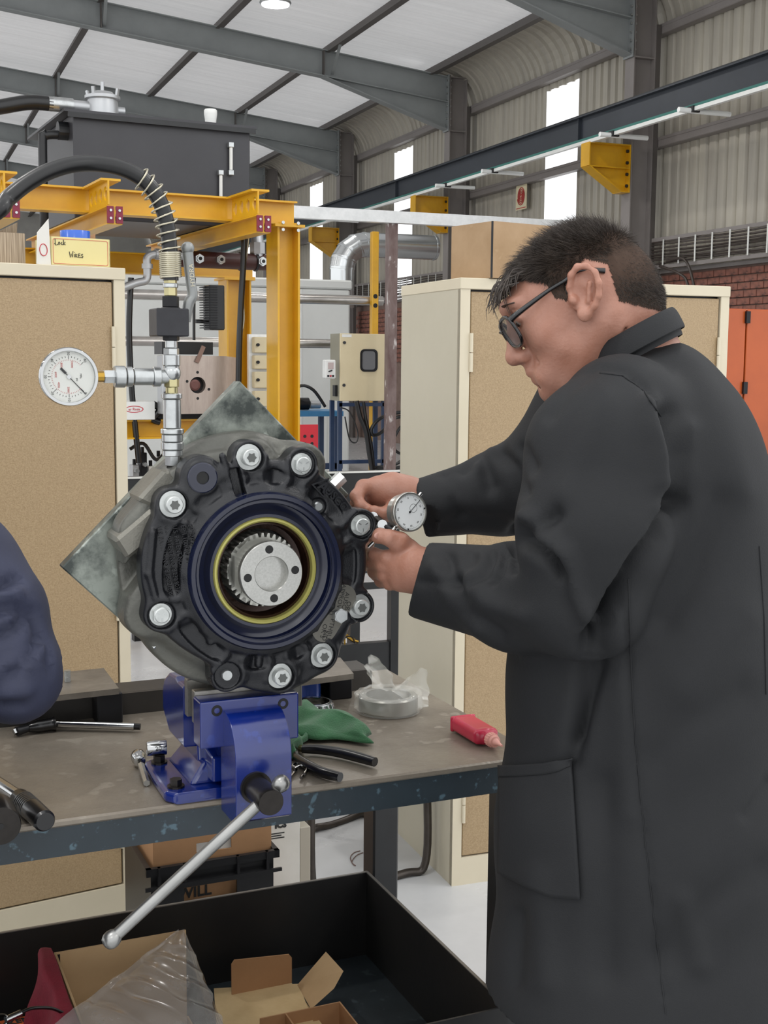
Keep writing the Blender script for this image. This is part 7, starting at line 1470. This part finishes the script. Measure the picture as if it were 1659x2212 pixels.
# ================================================================== small clutter round the rig
vb_ = empty('valve_bank', RT @ ry_(325, 1015, .62), 'bank of steel hydraulic valves and fittings under the lower rig beam', 'valve bank')
q0, q1 = ry_(286, 955, .62), ry_(372, 1030, .62)
MB(RT).bb((q0.x, .62, q1.z-.05), (q1.x, .74, q1.z-.01), bev=.004).build('base_block', m_galv, vb_)
rr_ = random.Random(8)
for k in range(5):
    x = q0.x+.02+(q1.x-q0.x-.04)*k/4; h = rr_.uniform(.06, .15); mt_ = (m_alu, m_soot, m_white, m_zinc, m_soot)[k]
    MB(RT).bb((x-.018, .63, q1.z-.01), (x+.018, .70, q1.z-.01+h), bev=.003).build('valve_body', mt_, vb_); MB(RT).cyl((x, .63, q1.z+h*.5), (x, .60, q1.z+h*.5), .013, seg=6).build('port_plug', m_zinc, vb_); MB(RT).cyl((x, .66, q1.z-.01+h), (x, .66, q1.z+.02+h), .010, seg=10).build('solenoid_stub', m_soot, vb_)
MB(RT).tube([(q0.x-.02, .6, q1.z+.16), (q0.x+.05, .58, q1.z+.19), (q0.x+.12, .58, q1.z+.10), (q0.x+.2, .6, q1.z+.15), (q1.x+.03, .6, q1.z+.05)], .010, 8, smooth=6).build('link_hose', m_rubber, vb_, 60)
MB(RT).bb((q0.x, .64, 0), (q0.x+.04, .70, q1.z-.05)).build('bank_leg', m_soot, vb_); MB(RT).bb((q1.x-.04, .64, 0), (q1.x, .70, q1.z-.05)).build('bank_leg', m_soot, vb_)
sbx_ = empty('terminal_boxes', RT @ ry_(568, 885, 1.35), 'column of small cream terminal boxes beside the yellow post', 'terminal boxes')
x0, x1 = ry_(550, 800, 1.35).x, ry_(590, 800, 1.35).x
MB(RT).bb((x0-.02, 1.40, 0), (x1, 1.43, ry_(568, 722, 1.35).z)).build('mounting_board', m_galv, sbx_)
for a_, b_ in ((728, 762), (768, 797), (803, 838), (845, 878)):
    o = MB(RT).bb((x0, 1.35, ry_(568, b_, 1.35).z), (x1, 1.40, ry_(568, a_, 1.35).z), bev=.004).build('terminal_box', m_pan, sbx_); zc_ = ry_(568, (a_+b_)/2, 1.35).z; MB(RT).cyl((x0+.02, 1.35, zc_), (x0+.02, 1.335, zc_), .010, seg=10).build('gland', m_soot, o)
# brass fitting and wire ring on the black counter's lower rail
zr_ = z1_; p = ony(760, 1390, KY+.04)
bf = empty('brass_fitting', (p.x, KY+.04, zr_), 'small brass fitting lying on the lower rail of the black counter', 'fitting')
MB().cyl((p.x-.03, KY+.04, zr_+.040), (p.x+.012, KY+.04, zr_+.012), .009, seg=6).build('hex_body', m_brass, bf); MB().cyl((p.x+.012, KY+.04, zr_+.012), (p.x+.03, KY+.04, zr_+.007), .006, seg=12).build('threaded_tail', m_brass, bf, 50)
MB().cyl((p.x-.034, KY+.04, zr_), (p.x-.034, KY+.04, zr_+.045), .004, seg=8).build('prop_pin', m_brass, bf)
c_ = ony(753, 1392, KY+.03); tag(MB().tube([(c_.x+.028*math.cos(t), KY+.03, zr_+.003+.034*abs(math.sin(t))) for t in np.linspace(0, pi, 16)], .0028, 6).build('wire_ring', m_soot, None, 60), 'thin dark wire ring standing on the black counter rail', 'ring')
